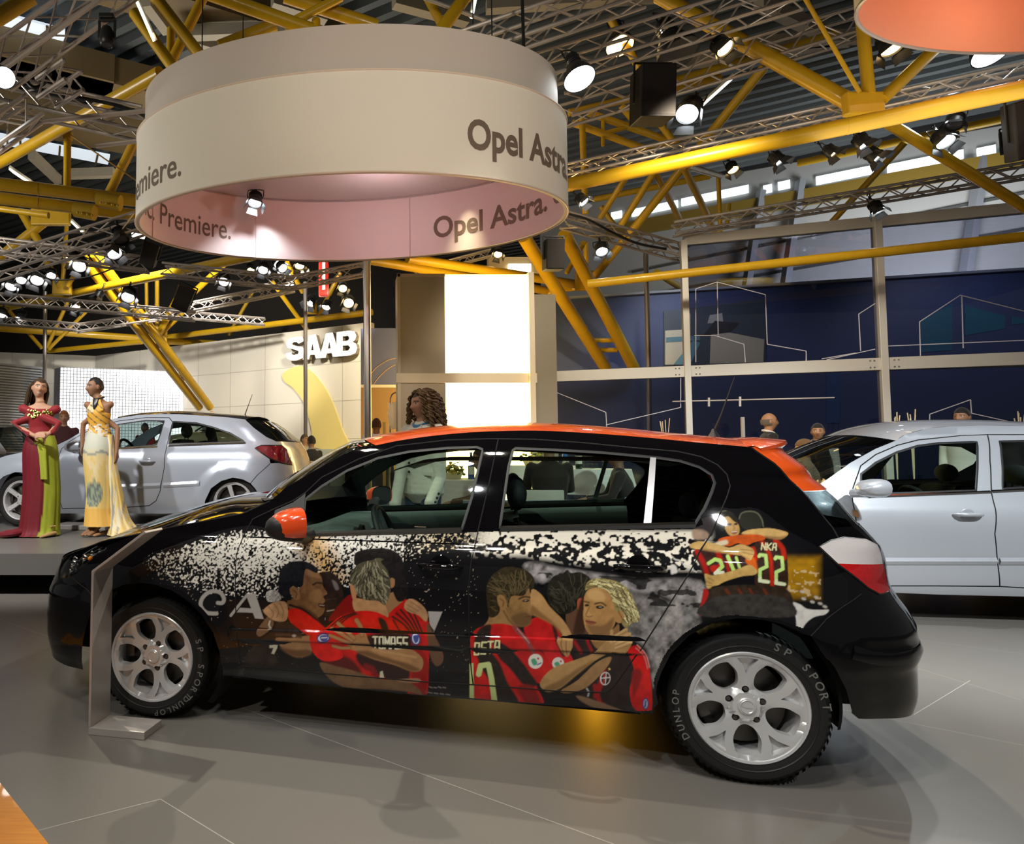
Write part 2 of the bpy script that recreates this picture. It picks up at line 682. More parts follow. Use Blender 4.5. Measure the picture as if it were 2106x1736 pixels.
def loft_mesh(name, edge, centre, mats, parent, crown, bow=0., n=14, power=2., flat=True):
 """skin between an edge curve (y>0 side), a centre-line curve (y=0) and the edge's mirror"""
 rows = []
 for e, c in zip(edge, centre):
  row = []
  for j in range(-n, n + 1):
   t = j / n
   w = 1 - abs(t) ** power
   row.append((e[0] + (c[0] - e[0]) * w, e[1] * t, e[2] + (c[2] - e[2]) * w))
  rows.append(row)
 mb = MB().grid(rows)
 return mb.build(name, mats, parent, smooth=60)
def rim_mesh(name, mats, parent, r=.215, style='snow', depth=.03):
 """alloy face with real openings; local axis y is outward"""
 def hgt(x, y):
  rr = np.hypot(x, y) / r
  h = -.028 + .028 * np.clip((rr - .25) / .65, 0, 1) ** 1.4
  h = np.where(rr < .27, -.016, h)
  if style == 'snow':
   th = np.arctan2(y, x)
   k = (th - pi / 2) / (2 * pi / 5)
   dk = np.abs(k - np.round(k)) * 2 * pi / 5
   h = h - .010 * np.clip((dk - .25) / .3, 0, 1) * (rr > .3) * (rr < .93)
  return h
 holes = []
 pockets = []
 if style == 'snow':
  for i in range(5):
   a = pi / 2 + pi / 5 + i * 2 * pi / 5
   shape = [(.375, -.10), (.43, -.30), (.56, -.375), (.68, -.36), (.80, -.285), (.875, -.22), (.895, 0), (.875, .22), (.80, .285), (.68, .36), (.56, .375), (.43, .30), (.375, .10)]
   pts = [(r * q * cos(a + t), r * q * sin(a + t)) for q, t in shape]
   holes.append(spline(pts, 3, True))
  for i in range(5):
   a = pi / 2 + i * 2 * pi / 5
   pts = [(r * q * cos(a + t), r * q * sin(a + t)) for q, t in ((.60, 0), (.76, -.085), (.925, -.20), (.935, 0), (.925, .20), (.76, .085))]
   holes.append(resample(pts, .012, True))
   pockets.append(len(holes) - 1)
  for i in range(5):
   a = pi / 2 + i * 2 * pi / 5
   c = (.30 * r * cos(a), .30 * r * sin(a))
   holes.append(np.array([(c[0] + .065 * r * cos(2 * pi * j / 14), c[1] + .065 * r * sin(2 * pi * j / 14)) for j in range(14)]))
 else:
  for i in range(5):
   a = pi / 2 + pi / 5 + i * 2 * pi / 5
   w = .50
   shape = [(.30, -.30), (.90, -w), (.93, -w * .5), (.935, 0), (.93, w * .5), (.90, w), (.30, .30), (.27, 0)]
   pts = [(r * q * cos(a + t), r * q * sin(a + t)) for q, t in shape]
   holes.append(resample(pts, .015, True))
 outer = np.array([(r * cos(2 * pi * j / 72), r * sin(2 * pi * j / 72)) for j in range(72)])
 V, T = cdt_region(outer, holes, .012)
 Hh = hgt(V[:, 0], V[:, 1])
 mb = MB()
 vs = [(x, h_, y) for (x, y), h_ in zip(V, Hh)]
 mb.add(vs, T)
 for hi, ho in enumerate(holes):
  hh = hgt(ho[:, 0], ho[:, 1])
  n = len(ho)
  dd = depth if n != 14 else .02
  if hi in pockets:
   dd = .02
   mb.add([(p[0] * .97, q - dd, p[1] * .97) for p, q in zip(ho, hh)], [tuple(range(n))])
  v2 = [(p[0], q, p[1]) for p, q in zip(ho, hh)] + [(p[0] * .97, q - dd, p[1] * .97) for p, q in zip(ho, hh)]
  mb.add(v2, [(i, (i + 1) % n, (i + 1) % n + n, i + n) for i in range(n)])
 return mb.build(name, mats, parent, smooth=32)
def make_wheel(parent_car, loc, r_tyre, r_rim, width, side, style, mats, steer=0., spin=0., name='wheel'):
 """wheel as a part of the car: tyre mesh with rim, brake and badge below it"""
 rub, alloy, dark, steel, letter = mats
 q = r_rim + .004
 w = width
 prof = [(q - .012, -w), (q, -w), (q + .012, -w - .002), ((q + r_tyre) / 2, -w - .014 + .01), (r_tyre - .022, -w + .006), (r_tyre - .006, -w + .018),
   (r_tyre, -w + .034), (r_tyre, -.034), (r_tyre - .006, -.018), (r_tyre - .022, -.004), ((q + r_tyre) / 2 + .01, .006), ((q + r_tyre) / 2 - .01, .006), (q + .014, .002), (q, 0), (q - .006, -.004), (q - .012, -.02)]
 mb = MB()
 mb.lathe([(a, b) for a, b in prof], 72, 'Y')
 for rr, hh in ((q + .022, .006), (r_tyre - .03, .0035)):
  mb.lathe([(rr - .003, hh - .002), (rr, hh + .001), (rr + .003, hh - .002)], 72, 'Y')
 nb = 64
 for i in range(nb):
  a = 2 * pi * i / nb
  for (y0, y1, sk) in ((-.048, -.012, .05), (-w * .5 - .016, -w * .5 + .02, -.04), (-w + .012, -w + .046, .05)):
   pts = []
   for (yy, da) in ((y0, 0), (y1, sk), (y1, sk + .055), (y0, .055)):
    rr = r_tyre + .0045 - (.006 if yy > -.02 or yy < -w + .02 else 0)
    pts.append((rr * cos(a + da), yy, rr * sin(a + da)))
   mb.add(pts, [(0, 1, 2, 3)])
 ty = mb.build(name, rub, parent_car, smooth=40)
 ty.location = loc
 ty.rotation_euler = (0, spin, steer if side > 0 else pi + steer)
 rim = rim_mesh('rim', alloy, ty, r_rim - .006, style)
 rim.location = (0, -.004, 0)
 b = MB()
 b.lathe([(r_rim + .003, -.002), (r_rim - .002, .004), (r_rim - .010, .001), (r_rim - .016, -.018), (r_rim - .03, -.06), (r_rim - .03, -w)], 72, 'Y')
 bar = b.build('rim_barrel', alloy, ty, smooth=50)
 d = MB()
 d.lathe([(0, -.085), (.07, -.085), (.07, -.095), (r_rim - .05, -.095), (r_rim - .05, -.115), (0, -.115)], 48, 'Y')
 d.build('brake_disc', steel, ty)
 c = MB()
 c.lathe([(r_rim - .085, -.07), (r_rim - .045, -.07), (r_rim - .04, -.13), (r_rim - .085, -.13)], 10, 'Y', arc=(-.5, .45))
 c.build('brake_caliper', steel, ty, bevel=.003)
 k = MB()
 k.lathe([(0, -.012), (.030, -.0125), (.033, -.016), (.033, -.03)], 32, 'Y')
 k.lathe([(.0225, -.012), (.0245, -.0095), (.0265, -.012)], 32, 'Y')
 z = .0035
 k.add([(-.027, -.010, -z), (.004, -.010, -z * 1.1), (-.004, -.010, .001), (.027, -.010, z), (-.004, -.010, z * 1.1), (.004, -.010, -.001)], [(0, 1, 5), (1, 3, 5), (5, 3, 4, 2), (0, 5, 2)])
 k.build('hub_cap', alloy, ty)
 for i in range(5):
  lug = MB()
  a = pi / 2 + i * 2 * pi / 5
  p = (.30 * r_rim * cos(a), 0, .30 * r_rim * sin(a))
  lug.lathe([(0, -.030), (.0085, -.030), (.0095, -.034), (.0095, -.05)], 8, 'Y', c=p)
  lug.build('wheel_bolt', steel, ty)
 bk = MB()
 bk.lathe([(0, -.135), (r_rim - .02, -.135)], 32, 'Y')
 bk.build('brake_backing', dark, ty)
 return ty
def sidewall_text(ty, body, r0, size, a0, step, m, flip=False):
 """letters set round the tyre sidewall; angles in degrees, 0 = +x of the tyre"""
 mb = MB()
 for i, ch in enumerate(body):
  if ch == ' ':
   continue
  V, Fc = text_mesh(ch, size, .0006)
  a = R(a0 + step * i)
  vs = []
  cx_ = (V[:, 0].max() + V[:, 0].min()) / 2
  for x, y in V:
   x = cx_ - x
   rr = r0 + y
   aa = a - x / r0
   vs.append((rr * cos(aa), .0085, rr * sin(aa)))
  mb.add(vs, Fc)
 return mb.build('sidewall_lettering', m, ty, smooth=0)
# --------- common materials
M_BLACK = mat('black_paint', (.004, .0036, .0045), .3, coat=1., spec=.0)
M_ORANGE = mat('orange_paint', (.85, .10, .012), .18, coat=1.)
M_ORANGE_P = mat('orange_mirror_paint', (.85, .08, .012), .2, coat=1.)
M_SILVER = mat('silver_paint', (.50, .55, .64), .30, metal=.3, coat=1., noise=.03, nscale=400)
M_SILVER2 = mat('grey_silver_paint', (.55, .57, .62), .30, metal=.3, coat=1., noise=.03, nscale=400)
M_RUBBER = mat('rubber', (.012, .012, .012), .55)
M_TRIMBLK = mat('black_plastic', (.015, .015, .016), .45)
M_CHROME = mat('chrome', (.85, .84, .82), .12, metal=1.)
M_ALLOY = mat('alloy', (.80, .80, .81), .30, metal=.5, coat=.6)
M_STEEL = mat('brake_steel', (.13, .12, .11), .4, metal=.8)
M_DARK = mat('dark_void', (.004, .004, .004), .8)
M_INT_D = mat('interior_dark', (.018, .022, .021), .6)
M_INT_L = mat('interior_green_grey', (.16, .22, .20), .55)
M_SEAT = mat('seat_cloth', (.03, .035, .035), .85)
M_LETTER = mat('sidewall_white', (.17, .165, .155), .6)
M_GLASS = glass_mat('car_glass', (.72, .84, .80), .25)
M_GLASS_D = glass_mat('dark_car_glass', (.30, .34, .34), .3)
M_ALU = mat('brushed_aluminium', (.60, .55, .52), .36, metal=.45)
M_TRUSS = mat('truss_aluminium', (.62, .55, .50), .38, metal=.65)
M_YELLOW = mat('yellow_steel', (.56, .33, .008), .38, coat=.2, noise=.12, nscale=6)
WHEEL_MATS = (M_RUBBER, M_ALLOY, M_DARK, M_STEEL, M_LETTER)
# --------- the black rally-football car in front
PSI = 0.24284
C0B = (1.80473, 3.34531)
def smooth01(x):
 x = np.clip(x, 0, 1)
 return x * x * (3 - 2 * x)
def feat_black(u, z):
 zc = .487 - (u - 1.1) * .036
 k = smooth01((u - .36) / .04) * smooth01((2.20 - u) / .04)
 b = .007 * k * smooth01((.030 - np.abs(z - zc)) / .010)
 for ux in (0.0, 2.614):
  rr = np.hypot(u - ux, z - .31)
  b = b + .022 * smooth01((.50 - rr) / .16) * (z > .1)
 return b
BLK = CarShape(C0B, PSI,
    [(.12, .77), (.19, .800), (.25, .828), (.34, .846), (.46, .853), (.60, .855), (.72, .850), (.80, .838), (.86, .815), (.90, .788), (.96, .762), (1.06, .715), (1.16, .665), (1.26, .610), (1.34, .560), (1.42, .49)],
    [(1592, 907), (1606, 915), (1607, 927), (1640, 950), (1661, 966), (1665, 982), (1690, 999), (1715, 1019), (1761, 1071), (1776, 1085), (1801, 1111), (1814, 1125), (1822, 1151), (1827, 1194), (1832, 1206), (1848, 1232), (1871, 1261), (1886.5, 1289), (1888, 1310), (1893, 1325), (1895, 1331), (1895, 1357), (1887.5, 1365), (1889, 1435), (1880, 1460)],
    [(126, 1368), (108, 1354), (105, 1332), (97, 1300), (97, 1276), (96, 1255), (99, 1240), (100, 1213), (111, 1190), (120, 1165), (129, 1146), (146, 1130), (180, 1112)],
    feat=feat_black)
HL = [(129, 1147), (150, 1137), (185, 1123), (219, 1111), (286, 1098), (359, 1083), (439, 1068), (500, 1056), (556, 1030)]
AP = [(556, 1030), (593, 1000), (645, 969), (704, 936), (740, 920), (773, 916)]
RB = [(773, 916), (816, 907), (868, 899), (932, 892), (1000, 887.5), (1100, 885.5), (1216, 891), (1332, 900), (1432, 910), (1499, 915.5), (1545, 920)]
HE = [(1545, 920), (1592, 953), (1650, 1011), (1712, 1085), (1724, 1106)]
LIGHT_R = [(1684, 1125), (1709, 1112), (1735, 1106), (1779, 1110), (1801, 1121), (1812, 1158), (1822, 1200), (1826, 1216), (1807, 1222), (1784, 1209), (1721, 1160)]
BUMP_R = [(1771, 1222), (1735, 1247), (1699, 1272), (1662, 1305)]
ARCH_R = [(1745, 1462), (1745, 1456), (1734, 1414), (1711, 1369), (1680, 1331), (1642, 1300), (1604, 1281), (1566, 1272), (1513, 1269), (1460, 1279), (1414, 1304), (1376, 1342), (1357, 1380), (1349, 1403), (1342, 1440)]
SILL = [(1341, 1465), (1156, 1452), (1023, 1443), (870, 1431), (716, 1416), (552, 1399), (461, 1387)]
ARCH_F = [(461, 1376), (459, 1366), (455, 1339), (442, 1299), (419, 1263), (392, 1236), (359, 1213), (326, 1201), (293, 1197), (259, 1201), (232, 1213), (205, 1236), (188, 1268), (176, 1310), (172, 1345), (172, 1377)]
FD_FRONT = [(495, 1369), (492, 1332), (485.5, 1266), (484, 1199), (487, 1140), (502, 1100), (520, 1068), (566, 1046)]
DT_F = [(603, 1030), (629, 1013), (662, 982), (739, 944), (816, 917.5), (919, 905.5), (1000, 903), (1025, 903)]
BPIL = [(1025, 903), (1005, 1000), (986, 1080), (969, 1157), (964, 1208), (965, 1311), (969, 1375), (973, 1408)]
DT_R = [(1025, 903), (1100, 904), (1199, 911), (1299, 921), (1394, 929), (1442, 940), (1475, 956), (1495, 976), (1502, 1000), (1495, 1023), (1482, 1053), (1462, 1099), (1438, 1136), (1382, 1234), (1331, 1313), (1262, 1412), (1246, 1424), (1156, 1422), (1020, 1411), (973, 1408)]
FD_BOT = [(973, 1408), (870, 1402), (716, 1389), (588, 1378), (495, 1369)]
WIN_F = [(621, 1096), (628, 1027), (662, 1000), (714, 968), (778, 942), (842, 929), (919, 921.5), (980, 919.5), (992, 924), (992, 930), (970, 1024), (950, 1088)]
WIN_R = [(1028, 1085), (1046, 960), (1055, 926), (1060, 922), (1133, 925), (1233, 930.5), (1349, 941), (1399, 948), (1439, 961), (1464, 977), (1470, 993), (1464, 1012), (1449, 1046), (1430, 1077)]
HEADL = [(123, 1189), (135, 1161), (148, 1143), (161, 1136), (198, 1125), (216, 1124), (216, 1128), (183, 1156), (159, 1178)]
def black_car():
 b = BLK
 root = thing('hatchback_car', 'black hatchback with orange roof and football players printed on its side', 'car',
     (C0B[0], C0B[1], 0), pi - PSI)
 U = {k: b.uz(v) for k, v in dict(HL=HL, AP=AP, RB=RB, HE=HE, LR=LIGHT_R, BR=BUMP_R, AR=ARCH_R, SILL=SILL, AF=ARCH_F, FDF=FD_FRONT, DTF=DT_F, BP=BPIL, DTR=DT_R, FDB=FD_BOT, WF=WIN_F, WR=WIN_R, HD=HEADL).items()}
 fd = np.vstack([U['FDF'], U['DTF'], U['BP'][1:], U['FDB'][1:-1]])
 rd = np.vstack([U['DTR'], U['BP'][::-1][1:-1]])
 doors = np.vstack([U['FDF'], U['DTF'][:-1], U['DTR'], U['FDB'][1:-1]])
 # --- flank: pillars, roof rail, rear quarter, sill
 flank = np.vstack([U['AP'][:-1], U['RB'][:-1], U['HE'], U['LR'][:1], U['LR'][::-1][:3][::1], U['BR'], U['AR'][5:], U['SILL'], U['AF'][:1], U['FDF'][:1] * [1, 1] - [0, .006], U['FDF'][:-1] + [.004, 0]])
 nose_z = U['HL'][0][1]
 zb = float(b.xf_tab[0, 0])
 front_top = np.array([(b.uend_f(nose_z), nose_z)])
 zs = np.linspace(nose_z, .19, 9)
 fb_centre = np.array([(b.uend_f(z), z) for z in zs])
 bump_f = np.vstack([fb_centre, b.uz([(140, 1370), (172, 1377)]), U['AF'][::-1][1:5], b.uz([(180, 1213), (148, 1187)]), U['HD'][0:1], U['HD'][1:3][::1], U['HL'][0:1]])
 fender = np.vstack([b.uz([(148, 1187), (180, 1213)]), U['AF'][::-1][4:], U['FDF'][:-1] + [.004, 0], U['HL'][::-1][:5][::1], U['HD'][5:]])
 zr = np.linspace(.20, float(U['LR'][7][1]), 10)
 rb_centre = np.array([(b.uend_r(z), z) for z in zr])
 bump_r = np.vstack([U['AR'][:5], U['BR'][::-1], U['LR'][7:9][::-1], rb_centre[::-1], b.uz([(1760, 1474)])])
 zt = np.linspace(float(U['LR'][7][1]), float(U['HE'][3][1]), 10)
 tail = np.vstack([U['LR'][2:8][::-1][::-1], np.array([(b.uend_r(z), z) for z in zt]), U['HE'][3:5]])
 zg = np.linspace(float(U['HE'][3][1]), float(U['HE'][2][1]), 8)
 glass_r = np.vstack([U['HE'][3:4], np.array([(b.uend_r(z), z) for z in zg]), U['HE'][2:3]])
 zo = np.linspace(float(U['HE'][2][1]), float(U['HE'][0][1]), 8)
 spoil = np.vstack([U['HE'][2:3], np.array([(b.uend_r(z), z) for z in zo]), U['HE'][0:2]])
 for side in (1, -1):
  p = lambda nm, o, m, **k: b.panel(nm, o, m, root, side=side, **k)
  p('body_side', flank, M_BLACK, holes=[doors])
  p('front_fender', fender, M_BLACK)
  p('front_bumper', bump_f, M_BLACK)
  p('rear_bumper', bump_r, M_BLACK)
  p('tailgate', tail, M_BLACK)
  p('rear_window', glass_r, M_GLASS_D, off=-.002)
  p('spoiler_side', spoil, M_ORANGE, off=.004)
  f = p('front_door', fd, M_BLACK, holes=[U['WF']])
  r = p('rear_door', rd, M_BLACK, holes=[U['WR']])
  for dr, wn, inner in ((f, U['WF'], 1), (r, U['WR'], 0)):
   g = b.panel('window_pane', wn, M_GLASS, dr, off=-.012, side=side, h=.09)
   mb = MB()
   b.strip(mb, wn, .012, .0015, side, closed=True)
   mb.build('window_seal', M_TRIMBLK, dr)
  for dr, (q0, q1) in ((f, ((622, 1099), (950, 1091))), (r, ((1028, 1088), (1430, 1080)))):
   mb = MB()
   L = np.linspace(b.uz([q0])[0], b.uz([q1])[0], 24)
   b.strip(mb, L, .024, .009, side)
   mb.build('belt_trim', M_CHROME, dr)
  mb = MB()
  b.strip(mb, doors, .006, .003, side, closed=True)
  b.strip(mb, U['BP'], .006, .003, side)
  b.strip(mb, U['BR'], .005, .003, side)
  b.strip(mb, np.vstack([b.uz([(148, 1187), (180, 1213), (205, 1236)])]), .005, .003, side)
  b.strip(mb, U['HL'], .006, .0015, side)
  b.strip(mb, U['HE'], .008, .0015, side)
  mb.build('shut_lines', M_DARK, root)
  lr = U['LR']
  zsp = float(np.mean([lr[0, 1], lr[10, 1]])) - .028
  zc = b.uz([(1721, 1160), (1812, 1160)])
  up = np.vstack([lr[:5], zc[::-1]])
  lo = np.vstack([zc, lr[5:10]])
  tl = b.panel('tail_lamp', up, mat('lamp_white', (.80, .74, .74), .12, coat=1, noise=.06, nscale=90), root, off=.006, side=side)
  b.panel('red_lens', lo, mat('lamp_red', (.62, .012, .015), .10, coat=1, noise=.35, nscale=120), tl, off=.006, side=side)
  mb = MB()
  b.strip(mb, lr, .007, .007, side, closed=True)
  mb.build('lamp_seal', M_TRIMBLK, tl)
  hd = b.panel('headlamp', U['HD'], glass_mat('lamp_cover', (.82, .86, .86), .35), root, off=.004, side=side)
  hb = b.panel('lamp_bowl', U['HD'], mat('lamp_bowl_dark', (.05, .05, .05), .3, metal=.6), hd, off=-.05, side=side)
  mb = MB()
  for i, (px, py) in enumerate(((143, 1172), (146, 1160), (150, 1150), (170, 1148), (186, 1138), (202, 1131))):
   q = b.uz([(px, py)])
   c = b.pts3(q, -.012)[0]
   c[1] *= side
   rr = (.030, .026, .022, .028, .022, .015)[i]
   rot = Matrix.Rotation(pi / 2, 3, 'Y')
   mb.lathe([(0, -.03), (rr * .6, -.02), (rr, 0), (rr * .9, .004)], 16, 'Z', c=c, rot=Matrix.Rotation(.35 * side, 3, 'Z') @ rot)
  mb.build('reflectors', M_CHROME, hd)
  q = b.pts3(b.uz([(184, 1148)]), -.006)[0]
  q[1] *= side
  MB().sphere(q, .013).build('indicator_bulb', mat('amber', (.9, .30, .03), .3), hd)
  for dr, (hx, hy) in ((f, (906, 1163)), (r, (1313, 1165))):
   c = b.uz([(hx, hy)])[0]
   L = [(c[0] + d, c[1] + .012 * d) for d in np.linspace(-.095, .095, 13)]
   P = b.pts3(L, .0)
   offs = [.008, .022, .034, .040, .042, .043, .043, .043, .042, .040, .034, .022, .008]
   P = [Vector((a[0], (a[1] + o_) * side, a[2])) for a, o_ in zip(P, offs)]
   h_ = MB().tube(P, [.006, .010, .012, .0125, .013, .013, .013, .013, .013, .0125, .012, .010, .006], 10).build('door_handle', M_BLACK, dr, smooth=60)
   bw = MB()
   bw.lathe([(0, .004), (.025, .003), (.043, .0035), (.047, .0005)], 24, 'Y' , c=(P[6].x, (P[6].y - .043 * side), P[6].z), rot=Matrix.Scale(side, 3, (0, 1, 0)))
   bw.build('handle_bowl', M_BLACK, h_)
  mirror(b, root, side)
  b.panel('mirror_sail', b.uz([(603, 1034), (629, 1015), (627, 1030), (622, 1094), (560, 1094), (566, 1050)]), M_TRIMBLK, f, off=.004, side=side)
  qa = b.uz([(1337, 941), (1349, 942), (1339, 1080), (1323, 1080)])
  b.panel('quarter_light_post', qa, mat('satin_silver', (.62, .60, .60), .3, metal=.7), r, off=.003, side=side)
  inner_trim(b, root, side, f, r)
 # --- skins across the car
 hl = b.pts3(spline(U['HL'], 4))
 n = len(hl)
 tip = hl[0]
 cow = hl[-1]
 cen = [(tip[0] + .075 + (cow[0] + .20 - tip[0] - .075) * ((i / (n - 1)) ** .9), 0, tip[2] + .012 + (cow[2] + .015 - tip[2] - .012) * (1 - (1 - i / (n - 1)) ** 1.35) + .028 * sin(pi * i / (n - 1))) for i in range(n)]
 loft_mesh('hood', hl, cen, M_BLACK, root, 0)
 ap = b.pts3(spline(U['AP'], 4))
 n = len(ap)
 cen = [(p[0] + .20 - .06 * i / (n - 1), 0, p[2] + .015 + .035 * i / (n - 1)) for i, p in enumerate(ap)]
 ws = loft_mesh('windscreen', ap, cen, M_GLASS_D, root, 0)
 rb = b.pts3(spline(U['RB'], 4))
 n = len(rb)
 cen = [(p[0] + .14 * (1 - i / (n - 1)) - .05 * (i / (n - 1)), 0, p[2] + .05 + .012 * sin(pi * i / (n - 1))) for i, p in enumerate(rb)]
 roof = loft_mesh('roof_panel', rb, cen, M_ORANGE, root, 0, power=2.6)
 zt = float(U['HE'][0][1])
 mb = MB()
 rows = []
 e = rb[-1]
 back = b.S(np.array([b.uend_r(zt)]), np.array([zt]))[0]
 for t in np.linspace(-1, 1, 25):
  y = t * (e[1] + .0)
  xb = back[0] - .035 + (e[0] - back[0]) * abs(t) ** 3.2
  xt = e[0] + .02
  zc_ = e[2] + .05 * (1 - abs(t) ** 2.6)
  rows.append([(xt, y, zc_ + .003), ((xt + xb) / 2, y, zc_ + .008), (xb, y, zc_ - .004), (xb - .006, y, zc_ - .018), (xb + .01, y, zc_ - .034), (xb + .10, y, zc_ - .05)])
 mb.grid(rows)
 mb.build('roof_spoiler', M_ORANGE, root, smooth=40)
 for side in (1, -1):
  for x, st, sp in ((0.0, 0, .02), (2.614, .05, .34)):
   ty = make_wheel(root, (x, .826 * side, .2975), .2955, .215, .19, side, 'snow', WHEEL_MATS, steer=st * side, spin=-sp)
   if side > 0:
    sidewall_text(ty, 'SP SPORT', .252, .042, 112 if x == 0 else 140, 8.6, M_LETTER)
    sidewall_text(ty, 'DUNLOP', .252, .036, -30 if x == 0 else 205, 7.6, M_LETTER)
  for x in (0.0, 2.614):
   mb = MB()
   mb.lathe([(.345, -.09), (.365, -.11), (.365, -.28)], 40, 'Y', arc=(-.7, pi + .7) if x > 1 else (-.25, pi + .25))
   lin = mb.build('arch_liner', M_DARK, root)
   lin.location = (x, (.835 if side > 0 else -.835), .30)
   if side < 0:
    lin.rotation_euler = (0, 0, pi)
 mb = MB()
 mb.box((1.30, 0, .225), (1.85, 1.46, .05))
 mb.box((1.30, 0, .30), (3.6, 1.02, .12))
 mb.box((-.40, 0, .36), (.30, 1.10, .14))
 mb.box((3.08, 0, .42), (.22, 1.16, .36))
 mb.build('underbody', M_DARK, root, smooth=0)
 mb = MB()
 L = b.uz([(1751, 1340), (1790, 1352), (1830, 1357), (1865, 1352)])
 L = np.vstack([L, [(b.uend_r(L[-1][1]) + .02, L[-1][1])]])
 b.strip(mb, L, .05, .007)
 mb.build('bumper_strip', M_BLACK, root)
 p = b.pts3(b.uz([(1500, 914)]))[0]
 a0 = Vector((p[0] + .09, .0, 1.375))
 base = b.to_local(np.array(at(1468, 896, 3.05)))
 top = b.to_local(np.array(at(1511, 775, 3.02)))
 an = MB()
 an.lathe([(.030, 0), (.026, .012), (.012, .034), (.006, .05)], 16, 'Z', c=base + np.array([0, 0, -.015]))
 an.tube([Vector(base) + Vector((0, 0, .02)), Vector(base).lerp(Vector(top), .35), Vector(top)], [.0055, .0045, .0022], 8)
 an.build('roof_aerial', M_TRIMBLK, root)
 wp = MB()
 W0 = [b.to_local(np.array(at(px, py, yy))) for px, py, yy in ((443, 1062, 3.75), (462, 1052, 3.72), (500, 1043, 3.62), (526, 1038, 3.5))]
 wp.tube([Vector(q) for q in W0], .007, 8)
 wp.tube([Vector(q) + Vector((.0, .03, .012)) for q in W0], .004, 6)
 wp.build('wiper', M_TRIMBLK, root)
 mb = MB()
 cw = b.pts3(b.uz([(556, 1030)]))[0]
 rows = [[(cw[0] + .20 * (1 - (j / 10) ** 2) + dx, cw[1] * j / 10, cw[2] + .0 + dz) for j in range(-10, 11)] for dx, dz in ((.03, .0), (-.03, .012), (-.12, -.06))]
 mb.grid(rows)
 mb.build('cowl', M_TRIMBLK, root)
 cabin(b, root)
 return root, U
def mirror(b, root, side):
 """door mirror: black foot and lower shell, painted cap"""
 c = b.to_local(np.array(at(588, 1080, 2.65)))
 c = Vector((c[0], c[1] + .02, c[2]))
 mb = MB()
 mb.tube([Vector((c.x - .03, .775, .915)), Vector((c.x - .02, .83, .91)), Vector((c.x, c.y, c.z - .02))], [.035, .032, .045], 10)
 n, k = 20, 10
 MR = Matrix.Rotation(.62, 3, 'Z')
 def turn(v):
  return c + MR @ (Vector(v) - c)
 rows = []
 for i in range(k + 1):
  t = i / k                        # from the front tip to the glass
  x = c.x + .09 - .15 * t
  s_ = sqrt(max(0, 1 - (1 - t) ** 2.2)) + .02
  row = []
  for j in range(n):
   a = 2 * pi * j / n
   cy_, sz = cos(a), sin(a)
   row.append(turn((x, c.y + .01 + .098 * s_ * np.sign(cy_) * abs(cy_) ** .75, c.z + .002 + .066 * s_ * np.sign(sz) * abs(sz) ** .75 - .012 * (1 - t))))
  rows.append(row + [row[0]])
 lower = MB().grid(rows)
 lower.add(rows[-1][:-1], [tuple(range(n))])
 sc = Matrix.Scale(side, 4, (0, 1, 0)) if side < 0 else Matrix()
 full = MB()
 full.add(mb.v, mb.f)
 full.add(lower.v, lower.f)
 full.v = [tuple(sc @ Vector(v)) for v in full.v]
 m = full.build('door_mirror', M_TRIMBLK, root, smooth=45)
 rows2 = []
 for i in range(1, k + 1):
  t = i / k
  x = c.x + .075 - .138 * t
  s_ = sqrt(max(0, 1 - (1 - t) ** 2.2)) + .03
  row = []
  for j in range(0, n + 1):
   a = -.62 + (pi + .9) * j / n
   cy_, sz = cos(a), sin(a)
   row.append(tuple(sc @ turn((x, c.y + .012 + .103 * s_ * np.sign(cy_) * abs(cy_) ** .75, c.z + .006 + .070 * s_ * np.sign(sz) * abs(sz) ** .75 - .010 * (1 - t)))))
  rows2.append(row)
 MB().grid(rows2).build('mirror_cap', M_ORANGE_P, m, smooth=60)
def inner_trim(b, root, side, f, r):
 """door cards: pale ledge along the belt, dark below"""
 us = np.linspace(.15, 2.05, 30)
 zb = .885 + (1.87 - us) * .048
 ledge, low = [], []
 for u, z in zip(us, zb):
  y = b.S(np.array([u]), np.array([z]))[0][1]
  ledge.append([(u, (y - .015) * side, z - .005), (u, (y - .06) * side, z + .004), (u, (y - .085) * side, z - .03), (u, (y - .085) * side, z - .075)])
  low.append([(u, (y - .085) * side, z - .075), (u, (y - .10) * side, z - .10), (u, (y - .10) * side, .62), (u, (y - .06) * side, .55), (u, (y - .06) * side, .28)])
 MB().grid(ledge).build('door_ledge', M_INT_L, f if True else root, smooth=40)
 MB().grid(low).build('door_card', M_INT_D, f, smooth=40)
 hb = MB()
 for x in (1.02,):
  P = [(x + .03, .665, .90), (x - .01, .60, 1.07), (x - .05, .50, 1.25)]
  hb.tube([Vector((a, q * side, c)) for a, q, c in P], [.06, .055, .05], 8)
 hb.build('inner_pillar', M_INT_D, root)
 fit = MB()
 fit.tube([Vector((1.50, .66 * side, .80)), Vector((1.42, .645 * side, .80))], .010, 6)
 fit.build('door_pull', M_CHROME, f)
